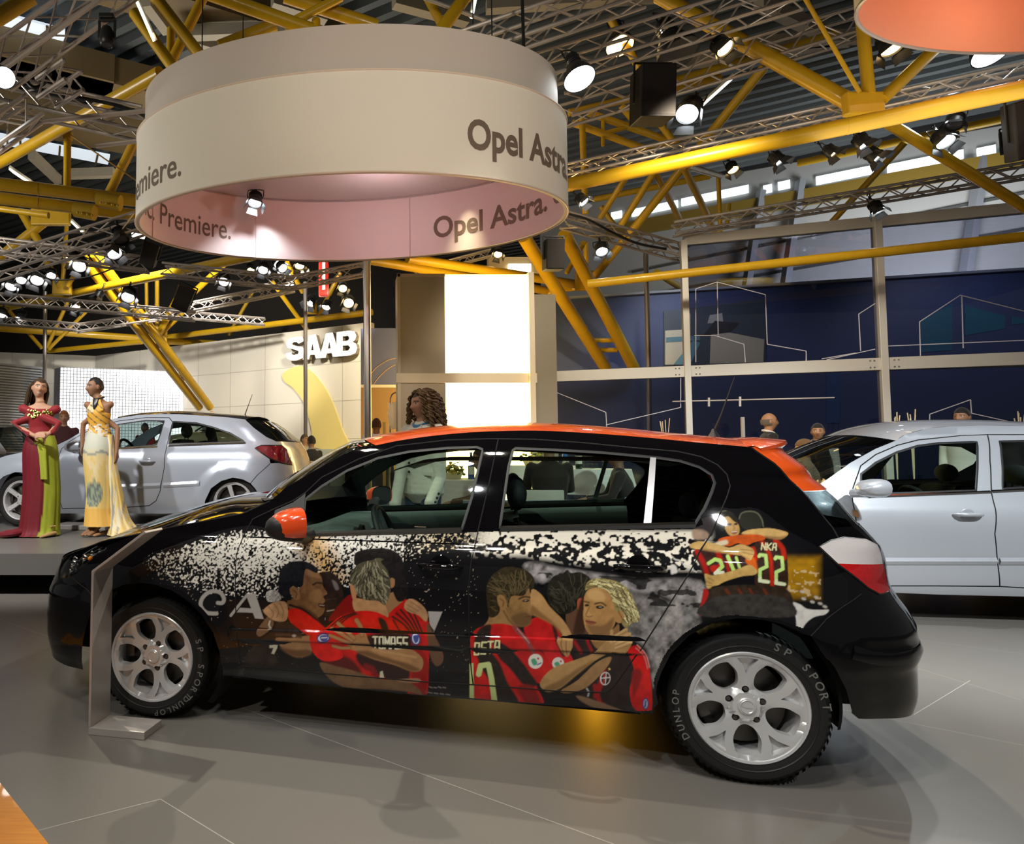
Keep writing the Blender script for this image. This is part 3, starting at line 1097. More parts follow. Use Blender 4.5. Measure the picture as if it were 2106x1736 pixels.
def cabin(b, root):
 mb = MB()
 rows = []
 for x in np.linspace(1.48, -.05, 12):
  rows.append([(x, y, 1.285 - .02 * (y / .5) ** 2 - .07 * max(0, (x - 1.2) / .3) ** 2 - .05 * max(0, (.2 - x) / .3)) for y in np.linspace(-.50, .50, 9)])
 mb.grid(rows)
 mb.build('headliner', M_INT_L, root, smooth=60)
 MB().box((1.0, 0, .30), (2.5, 1.36, .04)).build('cabin_floor', M_INT_D, root)
 rows = []
 for y in np.linspace(-.68, .68, 15):
  hump = .035 * math.exp(-((y - .36) / .16) ** 2)
  rows.append([(2.05, y, .86), (1.95, y, .90 + hump * .3), (1.80, y, .905 + hump), (1.70, y, .885 + hump), (1.66, y, .83 + hump * .4), (1.70, y, .74), (1.78, y, .60), (1.85, y, .45)])
 d = MB().grid(rows).build('dashboard', M_INT_L, root, smooth=50)
 g = MB()
 g.lathe([(.0, .0), (.055, .0), (.06, .02)], 20, 'X', c=(1.655, .30, .86))
 g.lathe([(.0, .0), (.055, .0), (.06, .02)], 20, 'X', c=(1.655, .43, .86))
 g.box((1.66, .0, .80), (.03, .24, .12))
 g.build('gauges', M_TRIMBLK, d)
 wc = Vector((1.50, .37, .845))
 rot = Matrix.Rotation(R(-66), 3, 'Y')
 st = MB()
 st.tube([wc + rot @ Vector((.185 * cos(a), .185 * sin(a), 0)) for a in np.linspace(0, 2 * pi, 40, endpoint=False)], .017, 10, closed=True)
 w = st.build('steering_wheel', M_INT_D, root)
 hub = MB()
 hub.sphere(wc, (.045, .07, .065), 16, 10)
 for a in (0.15, pi - .15, pi * 1.5):
  hub.bar(wc, wc + rot @ Vector((.18 * sin(a + pi / 2), .18 * cos(a + pi / 2), 0)), .035, .02)
 hub.bar(wc, (1.80, .37, .76), .06, .06)
 hub.build('wheel_hub', mat('hub_grey', (.12, .13, .13), .4), w, bevel=.004)
 for y in (.37, -.37):
  seat_at(root, 1.02, y, True)
 bench = MB()
 rows = []
 for y in np.linspace(-.62, .62, 13):
  rows.append([(.42, y, .40), (.42, y, .50), (.05, y, .46), (-.10, y, .92), (-.18, y, .92), (-.16, y, .40)])
 bench.grid(rows)
 rb = bench.build('rear_bench', M_SEAT, root, smooth=50)
 for y in (.40, 0, -.40):
  hd = MB().sphere((-.13, y, 1.0), (.045, .12, .075), 14, 10)
  hd.bar((-.13, y - .05, .90), (-.13, y - .05, .97), .01, .01)
  hd.build('head_restraint', M_SEAT, rb)
def seat_at(root, x, y, front):
 mb = MB()
 rows = []
 for t in np.linspace(-1, 1, 11):
  w = .25 * t
  bol = .045 * abs(t) ** 3
  rows.append([(x + .50, y + w, .42), (x + .50, y + w, .50 + bol), (x + .28, y + w, .52 + bol), (x + .06, y + w, .50 + bol),
      (x + .02 + bol, y + w * .98, .62), (x - .06 + bol, y + w * .95, .86), (x - .12 + bol * .6, y + w * .85, .985), (x - .17, y + w * .75, 1.0), (x - .19, y + w * .85, .90), (x - .12, y + w, .60), (x - .08, y + w, .40)])
 mb.grid(rows)
 s_ = mb.build('front_seat', M_SEAT, root, smooth=60)
 h = MB()
 h.sphere((x - .165, y, 1.10), (.05, .13, .085), 16, 10)
 h.tube([(x - .155, y - .05, .96), (x - .165, y - .05, 1.06)], .007, 6)
 h.tube([(x - .155, y + .05, .96), (x - .165, y + .05, 1.06)], .007, 6)
 h.build('head_restraint', M_SEAT, s_)
 return s_
BLACK_ROOT, BLACK_U = black_car()
# --------- printed film on the flank of the black car
def vnoise(x, y, seed=0):
 """smooth value noise"""
 xi, yi = np.floor(x).astype(int), np.floor(y).astype(int)
 fx, fy = x - xi, y - yi
 fx, fy = fx * fx * (3 - 2 * fx), fy * fy * (3 - 2 * fy)
 def h(a, b):
  n = (a * 374761393 + b * 668265263 + seed * 1274126177) & 0x7fffffff
  n = (n ^ (n >> 13)) * 1274126177 & 0x7fffffff
  return ((n ^ (n >> 16)) & 0xffff) / 65535.
 return (h(xi, yi) * (1 - fx) + h(xi + 1, yi) * fx) * (1 - fy) + (h(xi, yi + 1) * (1 - fx) + h(xi + 1, yi + 1) * fx) * fy
class Paint:
 """flat print drawn in photo pixels on sample points"""
 def __init__(s, X, Y, base):
  s.X, s.Y = X, Y
  s.C = np.tile(np.array(base, float), (len(X), 1))
  s.T = (1., 0., 0.)
 def frame(s, k, ox, oy):
  s.T = (k, ox, oy)
 def m(s, pts):
  k, ox, oy = s.T
  return np.array(pts, float) / k + [ox, oy]
 def sel(s, P, pad):
  return np.nonzero((s.X > P[:, 0].min() - pad) & (s.X < P[:, 0].max() + pad) & (s.Y > P[:, 1].min() - pad) & (s.Y < P[:, 1].max() + pad))[0]
 def put(s, i, a, col):
  a = np.clip(a, 0, 1)[:, None]
  s.C[i] = s.C[i] * (1 - a) + np.array(col) * a
 def poly(s, pts, col, soft=1.2, sm=True, tex=0., seed=1, fs=9.):
  P = s.m(pts)
  if sm and len(P) > 3:
   P = spline(P, 4, True)
  i = s.sel(P, soft)
  x, y = s.X[i], s.Y[i]
  ins = pip(P, x, y)
  d = segdist(P, x, y)
  a = .5 + np.where(ins, d, -d) / soft
  c = np.tile(np.array(col, float), (len(i), 1))
  if tex:
   c *= (1 + tex * (vnoise(x / fs, y / fs, seed) * 1.4 + vnoise(x / fs * 3, y / fs * 3, seed + 5) * .6 - 1))[:, None]
  s.put(i, a, c)
 def line(s, pts, w, col, soft=1.2, sm=False):
  P = s.m(pts)
  if sm:
   P = spline(P, 4)
  w = w / s.T[0]
  i = s.sel(P, w + soft)
  d = segdist(P, s.X[i], s.Y[i], False)
  s.put(i, .5 + (w / 2 - d) / soft, col)
 def ell(s, c, rx, ry, col, rot=0., soft=1.2):
  s.poly([(c[0] + rx * cos(t) * cos(rot) - ry * sin(t) * sin(rot), c[1] + rx * cos(t) * sin(rot) + ry * sin(t) * cos(rot)) for t in np.linspace(0, 2 * pi, 24, endpoint=False)], col, soft, False)
 def strands(s, pts, n, col, w=5, length=70, ang=1.2, seed=3, fan=0.):
  """hair strokes inside an outline"""
  P = spline(np.array(pts, float), 4, True)
  rg = np.random.default_rng(seed)
  c0 = P.mean(0)
  while n > 0:
   x, y = rg.uniform(P[:, 0].min(), P[:, 0].max()), rg.uniform(P[:, 1].min(), P[:, 1].max())
   if not pip(P, np.array([x]), np.array([y]))[0]:
    continue
   a = ang + fan * (x - c0[0]) / 100 + rg.normal(0, .18)
   q = []
   for t in (0, .5, 1):
    qx, qy = x + cos(a) * length * t, y + sin(a) * length * t
    if pip(P, np.array([qx]), np.array([qy]))[0]:
     q.append((qx, qy))
    a += rg.normal(0, .15)
   if len(q) > 1:
    s.line(q, w, np.array(col) * rg.uniform(.6, 1.25), 1.0)
   n -= 1
 def glyphs(s, items, w, col):
  for g in items:
   s.line(g, w, col, 1.0)
GLY = {'T': [[(0, 0), (1, 0)], [(.5, 0), (.5, 1)]], 'O': [[(.1, 0), (.9, 0), (.9, 1), (.1, 1), (.1, 0)]], 'M': [[(0, 1), (0, 0), (.5, .6), (1, 0), (1, 1)]],
  'A': [[(0, 1), (.15, 0), (.85, 0), (1, 1)], [(.1, .55), (.9, .55)]], 'S': [[(1, 0), (.1, 0), (.1, .5), (.9, .5), (.9, 1), (0, 1)]],
  'N': [[(0, 1), (0, 0), (1, 1), (1, 0)]], 'K': [[(0, 0), (0, 1)], [(1, 0), (.1, .5), (1, 1)]], 'C': [[(1, 0), (.1, 0), (.1, 1), (1, 1)]],
  '2': [[(0, .1), (0, 0), (1, 0), (1, .48), (0, .52), (0, 1), (1, 1)]], '0': [[(.05, 0), (.95, 0), (.95, 1), (.05, 1), (.05, 0)]],
  '7': [[(0, 0), (1, 0), (.4, 1)]], '1': [[(0, .2), (.6, 0), (.6, 1)]]}
def word(p, txt, x0, y0, w, h, gap, lw, col, dx=0., dy=0.):
 for i, ch in enumerate(txt):
  ox, oy = x0 + i * (w + gap), y0 + i * dy
  for st in GLY[ch]:
   p.line([(ox + a * w + dx * (1 - b), oy + b * h) for a, b in st], lw, col, 1.0)
def paint_livery(X, Y):
 K = (.006, .0055, .007)
 p = Paint(X, Y, K)
 n1 = vnoise(X / 3.4, Y / 3.4, 1) * .6 + vnoise(X / 1.9, Y / 2.1, 2) * .4
 n2 = vnoise(X / 13., Y / 8., 3) * .55 + vnoise(X / 5.5, Y / 4.5, 4) * .45
 n3 = vnoise(X / 26., Y / 18., 6) * .6 + vnoise(X / 9., Y / 9., 7) * .4
 big = vnoise(X / 40., Y / 30., 8)
 t = np.clip((X - 285) / 130, 0, 1)
 bottom = np.interp(X, [280, 330, 420, 520, 600, 700, 800, 850, 900, 960, 1010], [1160, 1195, 1222, 1232, 1230, 1215, 1185, 1160, 1140, 1130, 1125])
 dens = np.clip((bottom - Y) / 95., 0, 1) * t
 dens = np.where(X > 830, dens * np.clip((1150 - Y) / 60., .0, 1), dens)
 dens = np.where(X > 1010, 0, dens)
 top = np.interp(X, [280, 380, 470, 560, 640], [1150, 1120, 1092, 1085, 1080])
 dens *= np.clip((Y - top) / 22., 0, 1)
 thr = .62 - .26 * dens + (.10 * (big - .5))
 a = np.clip((n1 - thr) / .07, 0, 1) * (dens > .02)
 col = np.tile(np.array([.78, .76, .70]), (len(X), 1))
 warm = np.clip(1 - np.abs((X - 640) - (Y - 1110) * .55) / 52, 0, 1) * (Y > 1080) * (Y < 1200)
 col = col * (1 - warm[:, None]) + np.array([.80, .48, .17]) * warm[:, None]
 right = np.clip((X - 820) / 80, 0, 1)[:, None]
 col = col * (1 - right) + np.array([.80, .66, .42]) * right
 p.C = p.C * (1 - a[:, None]) + col * a[:, None]
 sp = (vnoise(X / 3.2, Y / 3.2, 31) > .90) * (vnoise(X / 20, Y / 20, 32) > .42) * (Y > 1120) * (X < 985)
 a = sp * np.clip((1400 - Y) / 240, 0, .6)
 p.C = p.C * (1 - a[:, None]) + np.array([.55, .45, .34]) * a[:, None]
 d2 = np.clip((X - 950) / 60, 0, 1) * np.clip((1472 - X) / 30, 0, 1) * np.clip((Y - 1088) / 8, 0, 1) * np.clip((np.interp(X, [950, 1080, 1200, 1300, 1470], [1150, 1150, 1168, 1178, 1180]) - Y) / 14, 0, 1)
 lv = np.clip((1128 - Y) / 30, 0, 1) * .22  # paler upper crowd band paints in the reflected highlight along the belt
 a = np.clip((n2 - (.52 - lv)) / .06, 0, 1) * d2
 p.C = p.C * (1 - a[:, None]) + np.array([.90, .84, .72]) * a[:, None]
 p.frame(3.9, 900, 1080)
 for pts, c, sd in (([(690, 330), (800, 300), (950, 340), (1250, 385), (1600, 430), (2106, 450), (2106, 640), (1960, 640), (1800, 560), (1600, 540), (1300, 440), (1000, 420), (800, 460)], (.30, .28, .28), 3),
      ([(1480, 560), (1700, 560), (1900, 620), (2060, 560), (2106, 900), (1930, 900), (1800, 1200), (1720, 1300), (1700, 1090), (1640, 960), (1520, 860)], (.20, .19, .185), 5),
      ([(1850, 640), (1960, 640), (1940, 900), (1820, 1100), (1760, 1250), (1740, 1100)], (.27, .25, .24), 6)):
  p.poly(pts, c, 9, True, .9, sd, 13)
 k = (X > 1060) & (X < 1460) & (Y > 1160) & (Y < 1420)
 dk = np.clip((vnoise(X / 30, Y / 14, 11) * .6 + vnoise(X / 9, Y / 6, 12) * .4 - .55) / .05, 0, 1) * k * (np.abs(Y - 1215 - (X - 1300) * .05) < 28)
 p.C *= (1 - .85 * dk)[:, None]
 # ---------------- lettering of the stand banner
 G = (.40, .385, .365)
 p.frame(3.0086, 60, 1000)
 p.line([(1168, 722), (1196, 722), (1206, 695), (1180, 657), (1122, 652), (1074, 690), (1062, 740), (1098, 782), (1160, 788)], 24, G, 1.5, True)
 p.line([(1248, 800), (1345, 678)], 17, G)
 p.poly([(1340, 668), (1400, 664), (1452, 822), (1398, 818)], G, 1.2, False)
 p.poly([(1305, 752), (1400, 758), (1405, 784), (1285, 780)], G, 1.2, False)
 p.poly([(1470, 655), (1530, 645), (1560, 700), (1480, 715)], G, 1.2, True, .8, 2, 3)
 # ---------------- first group
 p.frame(3.9, 460, 1080)
 red, dred, blk = (.66, .010, .008), (.22, .006, .006), (.012, .010, .010)
 sk, sk2, dsk = (.40, .205, .085), (.52, .30, .15), (.17, .082, .034)
 p.poly([(1640, 690), (1755, 695), (1690, 850), (1655, 800)], (.40, .37, .35), 1.2, False)
 p.poly([(750, 400), (850, 375), (925, 430), (955, 520), (965, 620), (930, 700), (860, 745), (790, 700), (780, 560)], (.026, .014, .010), 2, True, .4)
 p.poly([(870, 440), (905, 460), (925, 510), (900, 520), (880, 480)], (.20, .17, .17), 3)
 p.line([(830, 690), (885, 680)], 9, (.35, .27, .20))
 p.line([(800, 600), (900, 590)], 8, (.05, .03, .02), 3)
 p.poly([(950, 610), (1020, 560), (1060, 640), (1070, 700), (940, 740), (900, 760), (840, 760)], dred, 2)
 p.poly([(520, 600), (620, 590), (710, 720), (740, 800), (600, 720), (520, 660)], dsk, 1.5)
 p.poly([(640, 345), (705, 345), (760, 385), (790, 435), (797, 490), (832, 548), (800, 572), (815, 610), (792, 640), (812, 668), (790, 720), (735, 745), (680, 710), (630, 640), (600, 560), (620, 430)], (.19, .092, .038), 1.2, True, .35, 4, 8)
 p.poly([(650, 350), (720, 352), (770, 400), (782, 430), (730, 420), (660, 400)], (.30, .155, .07), 4)
 p.poly([(700, 530), (770, 520), (790, 570), (760, 620), (690, 600)], (.25, .125, .05), 5)
 p.line([(718, 478), (748, 462), (786, 466)], 17, (.05, .024, .012), 2)
 p.poly([(762, 628), (815, 640), (800, 662), (766, 655)], (.05, .015, .012), 1.5)
 p.line([(770, 640), (806, 646)], 6, (.30, .24, .2))
 p.poly([(600, 640), (700, 690), (760, 745), (700, 740), (620, 680)], (.07, .034, .016), 5)
 p.poly([(438, 480), (445, 400), (470, 340), (530, 300), (620, 288), (700, 308), (752, 352), (742, 385), (665, 352), (645, 400), (636, 480), (600, 500), (560, 488), (530, 530), (545, 600), (490, 590), (450, 540)], (.010, .010, .014), 1.5, True, .5, 3, 5)
 p.poly([(530, 512), (565, 492), (605, 528), (612, 590), (575, 598), (545, 565)], (.27, .135, .055), 1.2)
 p.line([(556, 520), (585, 545), (580, 580)], 9, (.12, .055, .022), 2, True)
 p.poly([(512, 690), (560, 668), (640, 680), (730, 735), (830, 835), (780, 870), (690, 890), (600, 830), (530, 770)], red, 1.2, True, .25, 5, 14)
 p.line([(530, 640), (640, 680), (760, 770), (828, 830)], 18, blk, 2, True)
 p.line([(745, 770), (815, 830)], 8, red, 1.5)
 p.poly([(1310, 560), (1390, 540), (1440, 620), (1390, 700), (1310, 740), (1280, 660)], (.30, .155, .07), 1.2)
 p.poly([(1050, 240), (1090, 208), (1180, 190), (1300, 188), (1392, 222), (1440, 290), (1455, 400), (1478, 500), (1465, 590), (1400, 612), (1360, 540), (1330, 450), (1300, 360), (1250, 300), (1180, 290), (1060, 320)], (.011, .009, .009), 1.5, True, .5, 6, 5)
 p.poly([(1338, 428), (1372, 436), (1368, 490), (1342, 500)], (.34, .165, .075), 1.2)
 p.poly([(1310, 740), (1430, 618), (1475, 600), (1560, 690), (1640, 770), (1652, 900), (1645, 1100), (1625, 1375), (1480, 1375), (1480, 1000), (1400, 850)], (.50, .010, .008), 1.2, True, .3, 7, 12)
 for i in range(5):
  p.line([(1355 + i * 32, 735 - i * 28), (1450 + i * 24, 800 - i * 12), (1500 + i * 24, 870)], 15, (.045, .012, .010), 1.6, True)
 p.poly([(1500, 960), (1590, 1000), (1640, 1120), (1610, 1370), (1500, 1370)], (.30, .008, .007), 4)
 p.poly([(1040, 590), (1150, 600), (1240, 605), (1295, 640), (1318, 745), (1200, 715), (1060, 695)], (.46, .245, .11), 1.2, True, .2)
 p.poly([(848, 800), (940, 728), (1070, 690), (1200, 692), (1320, 742), (1420, 830), (1480, 930), (1500, 1010), (1500, 1300), (1400, 1260), (1200, 1230), (1100, 1200), (900, 1120), (780, 1080), (705, 1000), (690, 890), (760, 862)], (.60, .010, .008), 1.2, True, .35, 9, 16)
 for i in range(3):
  p.line([(862 + i * 34, 808 - i * 4), (950 + i * 22, 740 + i * 2), (1050 + i * 8, 700 + i * 6)], 11, (.07, .008, .008), 1.5, True)
 p.poly([(1240, 745), (1300, 770), (1330, 880), (1290, 900), (1265, 830)], blk, 3)
 p.poly([(1160, 880), (1480, 870), (1500, 1020), (1480, 1250), (1330, 1240), (1200, 1180), (1100, 1130), (1060, 1040), (1150, 980)], (.030, .010, .009), 6)
 p.line([(1360, 760), (1430, 880), (1470, 960)], 12, blk, 3)
 p.line([(1140, 1130), (1190, 1150), (1240, 1240)], 40, (.22, .008, .01), 6)
 p.poly([(820, 1030), (1000, 1060), (1100, 1160), (1080, 1210), (900, 1150), (790, 1090)], (.10, .008, .007), 8)
 hair = [(1018, 470), (1015, 400), (1050, 340), (1110, 300), (1190, 282), (1235, 265), (1282, 275), (1262, 296), (1310, 360), (1335, 440), (1338, 530), (1318, 600), (1290, 642), (1240, 608), (1150, 602), (1080, 572), (1040, 520)]
 p.poly(hair, (.085, .075, .045), 1.5, True, .4, 4, 5)
 p.strands(hair, 120, (.30, .27, .17), 7, 90, 1.35, 4, -.55)
 p.strands(hair, 60, (.03, .026, .018), 6, 80, 1.35, 5, -.55)
 p.poly([(1014, 478), (1040, 486), (1062, 550), (1060, 612), (1032, 584)], (.50, .22, .10), 1.2)
 word(p, 'TOMASS', 1198, 896, 36, 92, 12, 13, (.80, .76, .55), 0, 1)
 p.poly([(265, 850), (330, 760), (380, 715), (400, 800), (345, 862), (285, 895)], (.20, .11, .06), 2)
 p.poly([(170, 1060), (255, 955), (365, 870), (440, 770), (540, 790), (605, 850), (630, 900), (560, 935), (500, 930), (430, 960), (420, 1060), (460, 1130), (300, 1140), (180, 1120)], (.026, .016, .012), 4, True, .6, 8, 14)
 p.poly([(420, 905), (560, 905), (692, 888), (704, 970), (696, 1032), (600, 1060), (520, 1030), (450, 965)], (.36, .19, .085), 1.5, True, .2, 3, 14)
 p.poly([(455, 980), (520, 1035), (600, 1062), (696, 1040), (690, 1000), (560, 1000)], (.15, .07, .03), 6)
 p.line([(420, 880), (520, 880), (620, 900)], 16, (.09, .05, .035), 3, True)
 p.ell((565, 888), 16, 12, (.45, .36, .32), 0, 2)
 p.poly([(318, 690), (365, 640), (430, 612), (502, 622), (516, 700), (500, 765), (430, 772), (372, 745)], sk2, 1.2, True, .25, 4, 8)
 for q in (((360, 655), (400, 705), (385, 745)), ((405, 632), (440, 690), (425, 740)), ((450, 622), (480, 690), (470, 740))):
  p.line(q, 6, (.26, .13, .07), 2, True)
 p.line([(372, 770), (362, 800), (380, 830), (362, 830)], 12, (.65, .58, .46))
 p.poly([(368, 962), (436, 952), (430, 985), (405, 1035), (382, 1030), (400, 985), (368, 985)], (.62, .58, .44), 1.2, False)
 p.poly([(690, 890), (770, 862), (900, 960), (960, 1050), (880, 1090), (780, 1080), (712, 1005)], red, 1.2, True, .3, 3, 12)
 p.ell((800, 906), 55, 40, (.030, .035, .20), -.15)
 p.ell((800, 906), 44, 30, (.70, .72, .80), -.15)
 p.poly([(775, 888), (838, 884), (826, 930), (786, 932)], (.06, .08, .32), 1.5)
 p.line([(785, 905), (828, 902)], 8, (.75, .75, .8))
 p.poly([(1630, 790), (1700, 900), (1762, 1040), (1745, 1115), (1690, 1120), (1648, 1010)], (.13, .065, .034), 2)
 p.poly([(1466, 605), (1520, 594), (1600, 650), (1638, 720), (1622, 775), (1560, 722), (1490, 700), (1448, 662)], (.42, .225, .11), 1.2, True, .2)
 for q in (((1475, 640), (1560, 690)), ((1500, 612), (1590, 672)), ((1470, 668), (1540, 705))):
  p.line(q, 6, (.22, .11, .06), 2)
 p.ell((1540, 912), 38, 52, (.030, .035, .20), -.2)
 p.ell((1540, 912), 28, 42, (.70, .72, .80), -.2)
 p.poly([(1520, 890), (1562, 885), (1560, 930), (1535, 945)], (.06, .08, .32), 1.5)
 p.poly([(1000, 985), (1010, 900), (1070, 880), (1130, 860), (1165, 935), (1200, 982), (1350, 1000), (1480, 990), (1565, 1035), (1602, 1095), (1580, 1165), (1500, 1172), (1380, 1125), (1200, 1075), (1060, 1010)], sk, 1.5, True, .25, 6, 14)
 p.poly([(1060, 1015), (1200, 1070), (1380, 1120), (1500, 1170), (1575, 1160), (1480, 1110), (1300, 1060), (1160, 1010)], (.17, .08, .03), 6)
 for q, w_ in ((((1020, 950), (930, 915), (852, 884)), 24), (((1030, 925), (940, 870), (868, 828)), 26), (((1045, 905), (985, 850), (918, 788)), 28), (((1010, 985), (940, 985), (876, 968)), 21), (((1110, 880), (1100, 820), (1066, 764)), 32)):
  p.line(q, w_ + 7, (.16, .05, .03), 2, True)
  p.line(q, w_, sk, 1.2, True)
 p.line([(1200, 1000), (1380, 1030), (1540, 1060)], 14, (.52, .30, .13), 5, True)
 p.poly([(770, 1105), (900, 1130), (1050, 1170), (1250, 1232), (1450, 1244), (1572, 1320), (1582, 1366), (1500, 1338), (1200, 1312), (1000, 1312), (850, 1232)], (.20, .105, .048), 3, True, .3, 6, 16)
 p.poly([(1380, 1240), (1540, 1228), (1582, 1245), (1560, 1262), (1450, 1262)], (.36, .2, .11), 2)
 p.poly([(1255, 1175), (1275, 1168), (1288, 1225), (1250, 1228)], (.62, .62, .42), 1.2, False)
 for i in range(4):
  p.line([(1650 + i * 36, 1296 + (i % 2) * 5), (1672 + i * 36, 1304)], 6, (.35, .32, .27), 2)
  p.line([(1640 + i * 48, 1340 + i * 5), (1670 + i * 48, 1346 + i * 5)], 6, (.35, .32, .27), 2)
 # ---------------- second group
 p.frame(3.9, 900, 1080)
 p.poly([(1030, 690), (1120, 650), (1200, 760), (1200, 880), (1060, 870)], (.14, .065, .034), 1.5)
 p.poly([(690, 830), (760, 750), (860, 738), (940, 785), (990, 880), (1045, 1000), (1090, 1110), (1000, 1170), (900, 1130), (850, 1020), (770, 970)], (.58, .010, .012), 1.2, True, .3, 4, 14)
 p.line([(930, 800), (960, 920), (1010, 1040)], 30, (.06, .012, .012), 3, True)
 p.line([(965, 900), (1020, 1010)], 10, (.45, .2, .2), 2)
 h2 = [(876, 560), (888, 480), (930, 410), (1000, 390), (1040, 358), (1072, 384), (1150, 378), (1224, 430), (1214, 500), (1174, 580), (1130, 610), (1110, 670), (1040, 712), (950, 700), (900, 640)]
 p.poly(h2, (.017, .016, .010), 1.5, True, .5, 8, 5)
 p.strands(h2, 60, (.06, .058, .035), 6, 80, 1.3, 8, .5)
 p.poly([(1122, 600), (1158, 588), (1152, 662), (1124, 676)], (.42, .10, .05), 1.2)
 p.poly([(1170, 560), (1200, 640), (1180, 860), (1090, 880), (1120, 700)], (.05, .022, .012), 5)
 p.poly([(360, 828), (400, 770), (440, 690), (560, 640), (600, 760), (640, 830), (480, 800)], (.33, .18, .07), 1.5, True, .2)
 p.line([(530, 690), (570, 760), (610, 800)], 14, (.16, .08, .03), 4)
 p.poly([(560, 570), (680, 540), (742, 490), (766, 570), (758, 612), (795, 668), (752, 694), (760, 722), (742, 748), (734, 800), (655, 812), (590, 762), (552, 690), (540, 620)], (.30, .165, .06), 1.2, True, .3, 5, 10)
 p.poly([(600, 730), (700, 700), (752, 740), (734, 800), (655, 814), (600, 770)], (.16, .085, .034), 6)
 p.line([(652, 592), (700, 574), (752, 584)], 12, (.05, .03, .012), 2, True)
 p.poly([(680, 604), (716, 594), (738, 604), (720, 616), (690, 616)], (.04, .028, .02), 1.5)
 p.line([(700, 606), (714, 604)], 6, (.5, .42, .3))
 p.line([(708, 738), (750, 728)], 8, (.14, .05, .03), 2)
 p.poly([(735, 640), (780, 664), (750, 688), (728, 684)], (.38, .22, .09), 4)
 h1 = [(396, 620), (392, 510), (418, 430), (480, 368), (560, 334), (650, 345), (725, 372), (774, 430), (770, 500), (742, 548), (730, 505), (690, 566), (590, 572), (566, 660), (530, 570), (486, 590), (500, 680), (470, 730), (420, 740), (405, 690)]
 p.poly(h1, (.032, .023, .010), 1.5, True, .5, 9, 5)
 p.strands(h1, 90, (.13, .095, .04), 6, 90, 1.0, 9, .5)
 p.line([(740, 480), (748, 540)], 9, (.02, .014, .008))
 p.poly([(478, 570), (530, 566), (558, 640), (534, 676), (492, 648)], (.33, .175, .065), 1.2)
 p.line([(500, 590), (530, 615), (522, 650)], 9, (.15, .075, .03), 2, True)
 p.poly([(268, 890), (330, 822), (480, 790), (610, 812), (705, 880), (775, 972), (860, 1040), (920, 1150), (860, 1262), (790, 1280), (840, 1445), (480, 1425), (280, 1405), (262, 1000)], (.56, .010, .010), 1.2, True, .3, 6, 16)
 p.poly([(345, 822), (430, 800), (420, 900), (430, 1010), (500, 1110), (560, 1260), (650, 1430), (470, 1420), (430, 1280), (330, 1100), (295, 930)], (.020, .012, .010), 4, True, .4)
 p.poly([(440, 930), (540, 960), (640, 1050), (760, 1210), (800, 1280), (700, 1290), (580, 1150), (490, 1060)], (.018, .011, .010), 4, True, .4)
 p.poly([(640, 1300), (760, 1290), (830, 1440), (720, 1440)], (.25, .008, .008), 6)
 p.line([(620, 820), (720, 930), (770, 1020)], 34, (.28, .06, .06), 4)
 p.line([(640, 830), (735, 945)], 7, (.5, .3, .3), 2)
 word(p, 'OSTA', 292, 946, 40, 92, 14, 13, (.78, .76, .40), 6, -6)
 p.poly([(256, 1112), (286, 1106), (292, 1405), (256, 1400)], (.52, .62, .24), 1.2, False)
 p.line([(330, 1195), (345, 1128), (408, 1118), (432, 1230), (458, 1420)], 44, (.55, .66, .26), 1.5)
 p.ell((785, 1092), 58, 60, (.76, .74, .66), .2)
 p.poly([(750, 1082), (780, 1070), (800, 1110), (770, 1125)], (.10, .35, .22), 1.5)
 p.ell((806, 1070), 9, 9, (.5, .05, .05))
 p.line([(800, 1120), (830, 1105)], 9, (.12, .14, .3))
 p.ell((966, 1108), 48, 48, (.72, .70, .64), .2)
 p.poly([(935, 1110), (965, 1095), (985, 1130), (955, 1138)], (.10, .35, .22), 1.5)
 p.ell((988, 1092), 8, 8, (.5, .05, .05))
 p.poly([(752, 520), (830, 555), (900, 655), (1000, 755), (1062, 850), (1088, 940), (1066, 1015), (1042, 1056), (1010, 1034), (986, 1000), (956, 924), (1000, 880), (930, 800), (820, 742), (755, 700)], (.52, .29, .115), 1.2, True, .2, 6, 14)
 p.poly([(756, 640), (830, 700), (940, 790), (1000, 880), (930, 806), (820, 745), (752, 712)], (.28, .14, .05), 6)
 for q in (((1000, 890), (990, 960), (1012, 1030)), ((1030, 930), (1030, 990), (1042, 1050)), ((975, 915), (1010, 895))):
  p.line(q, 7, (.22, .10, .04), 2, True)
 p.poly([(1090, 905), (1210, 875), (1250, 985), (1350, 965), (1540, 945), (1625, 990), (1684, 1055), (1704, 1150), (1722, 1500), (1560, 1480), (1350, 1450), (1150, 1400), (1190, 1290), (1290, 1150), (1400, 1050), (1250, 1040), (1110, 1060)], (.022, .012, .012), 1.5, True, .4, 3, 14)
 for q, w_ in ((((1100, 940), (1150, 1020)), 26), (((1200, 930), (1235, 1010)), 22), (((1330, 1120), (1320, 1230), (1270, 1370)), 44), (((1260, 1290), (1300, 1420), (1330, 1440)), 34)):
  p.line(q, w_, (.34, .010, .010), 4, True)
 p.poly([(1520, 1000), (1600, 965), (1664, 1032), (1698, 1130), (1716, 1500), (1580, 1475), (1540, 1330), (1575, 1180), (1555, 1090)], (.60, .010, .010), 1.5, True, .3, 8, 14)
 p.poly([(1560, 1200), (1600, 1150), (1640, 1200), (1570, 1380)], (.25, .008, .008), 6)
 p.line([(1600, 960), (1672, 1040), (1700, 1140)], 8, (.6, .35, .32), 2, True)
 p.line([(1590, 985), (1655, 1050), (1684, 1150)], 6, (.5, .3, .28), 2, True)
 p.poly([(1215, 850), (1390, 840), (1450, 790), (1455, 880), (1410, 970), (1290, 995), (1235, 935)], (.30, .155, .06), 1.5, True, .25)
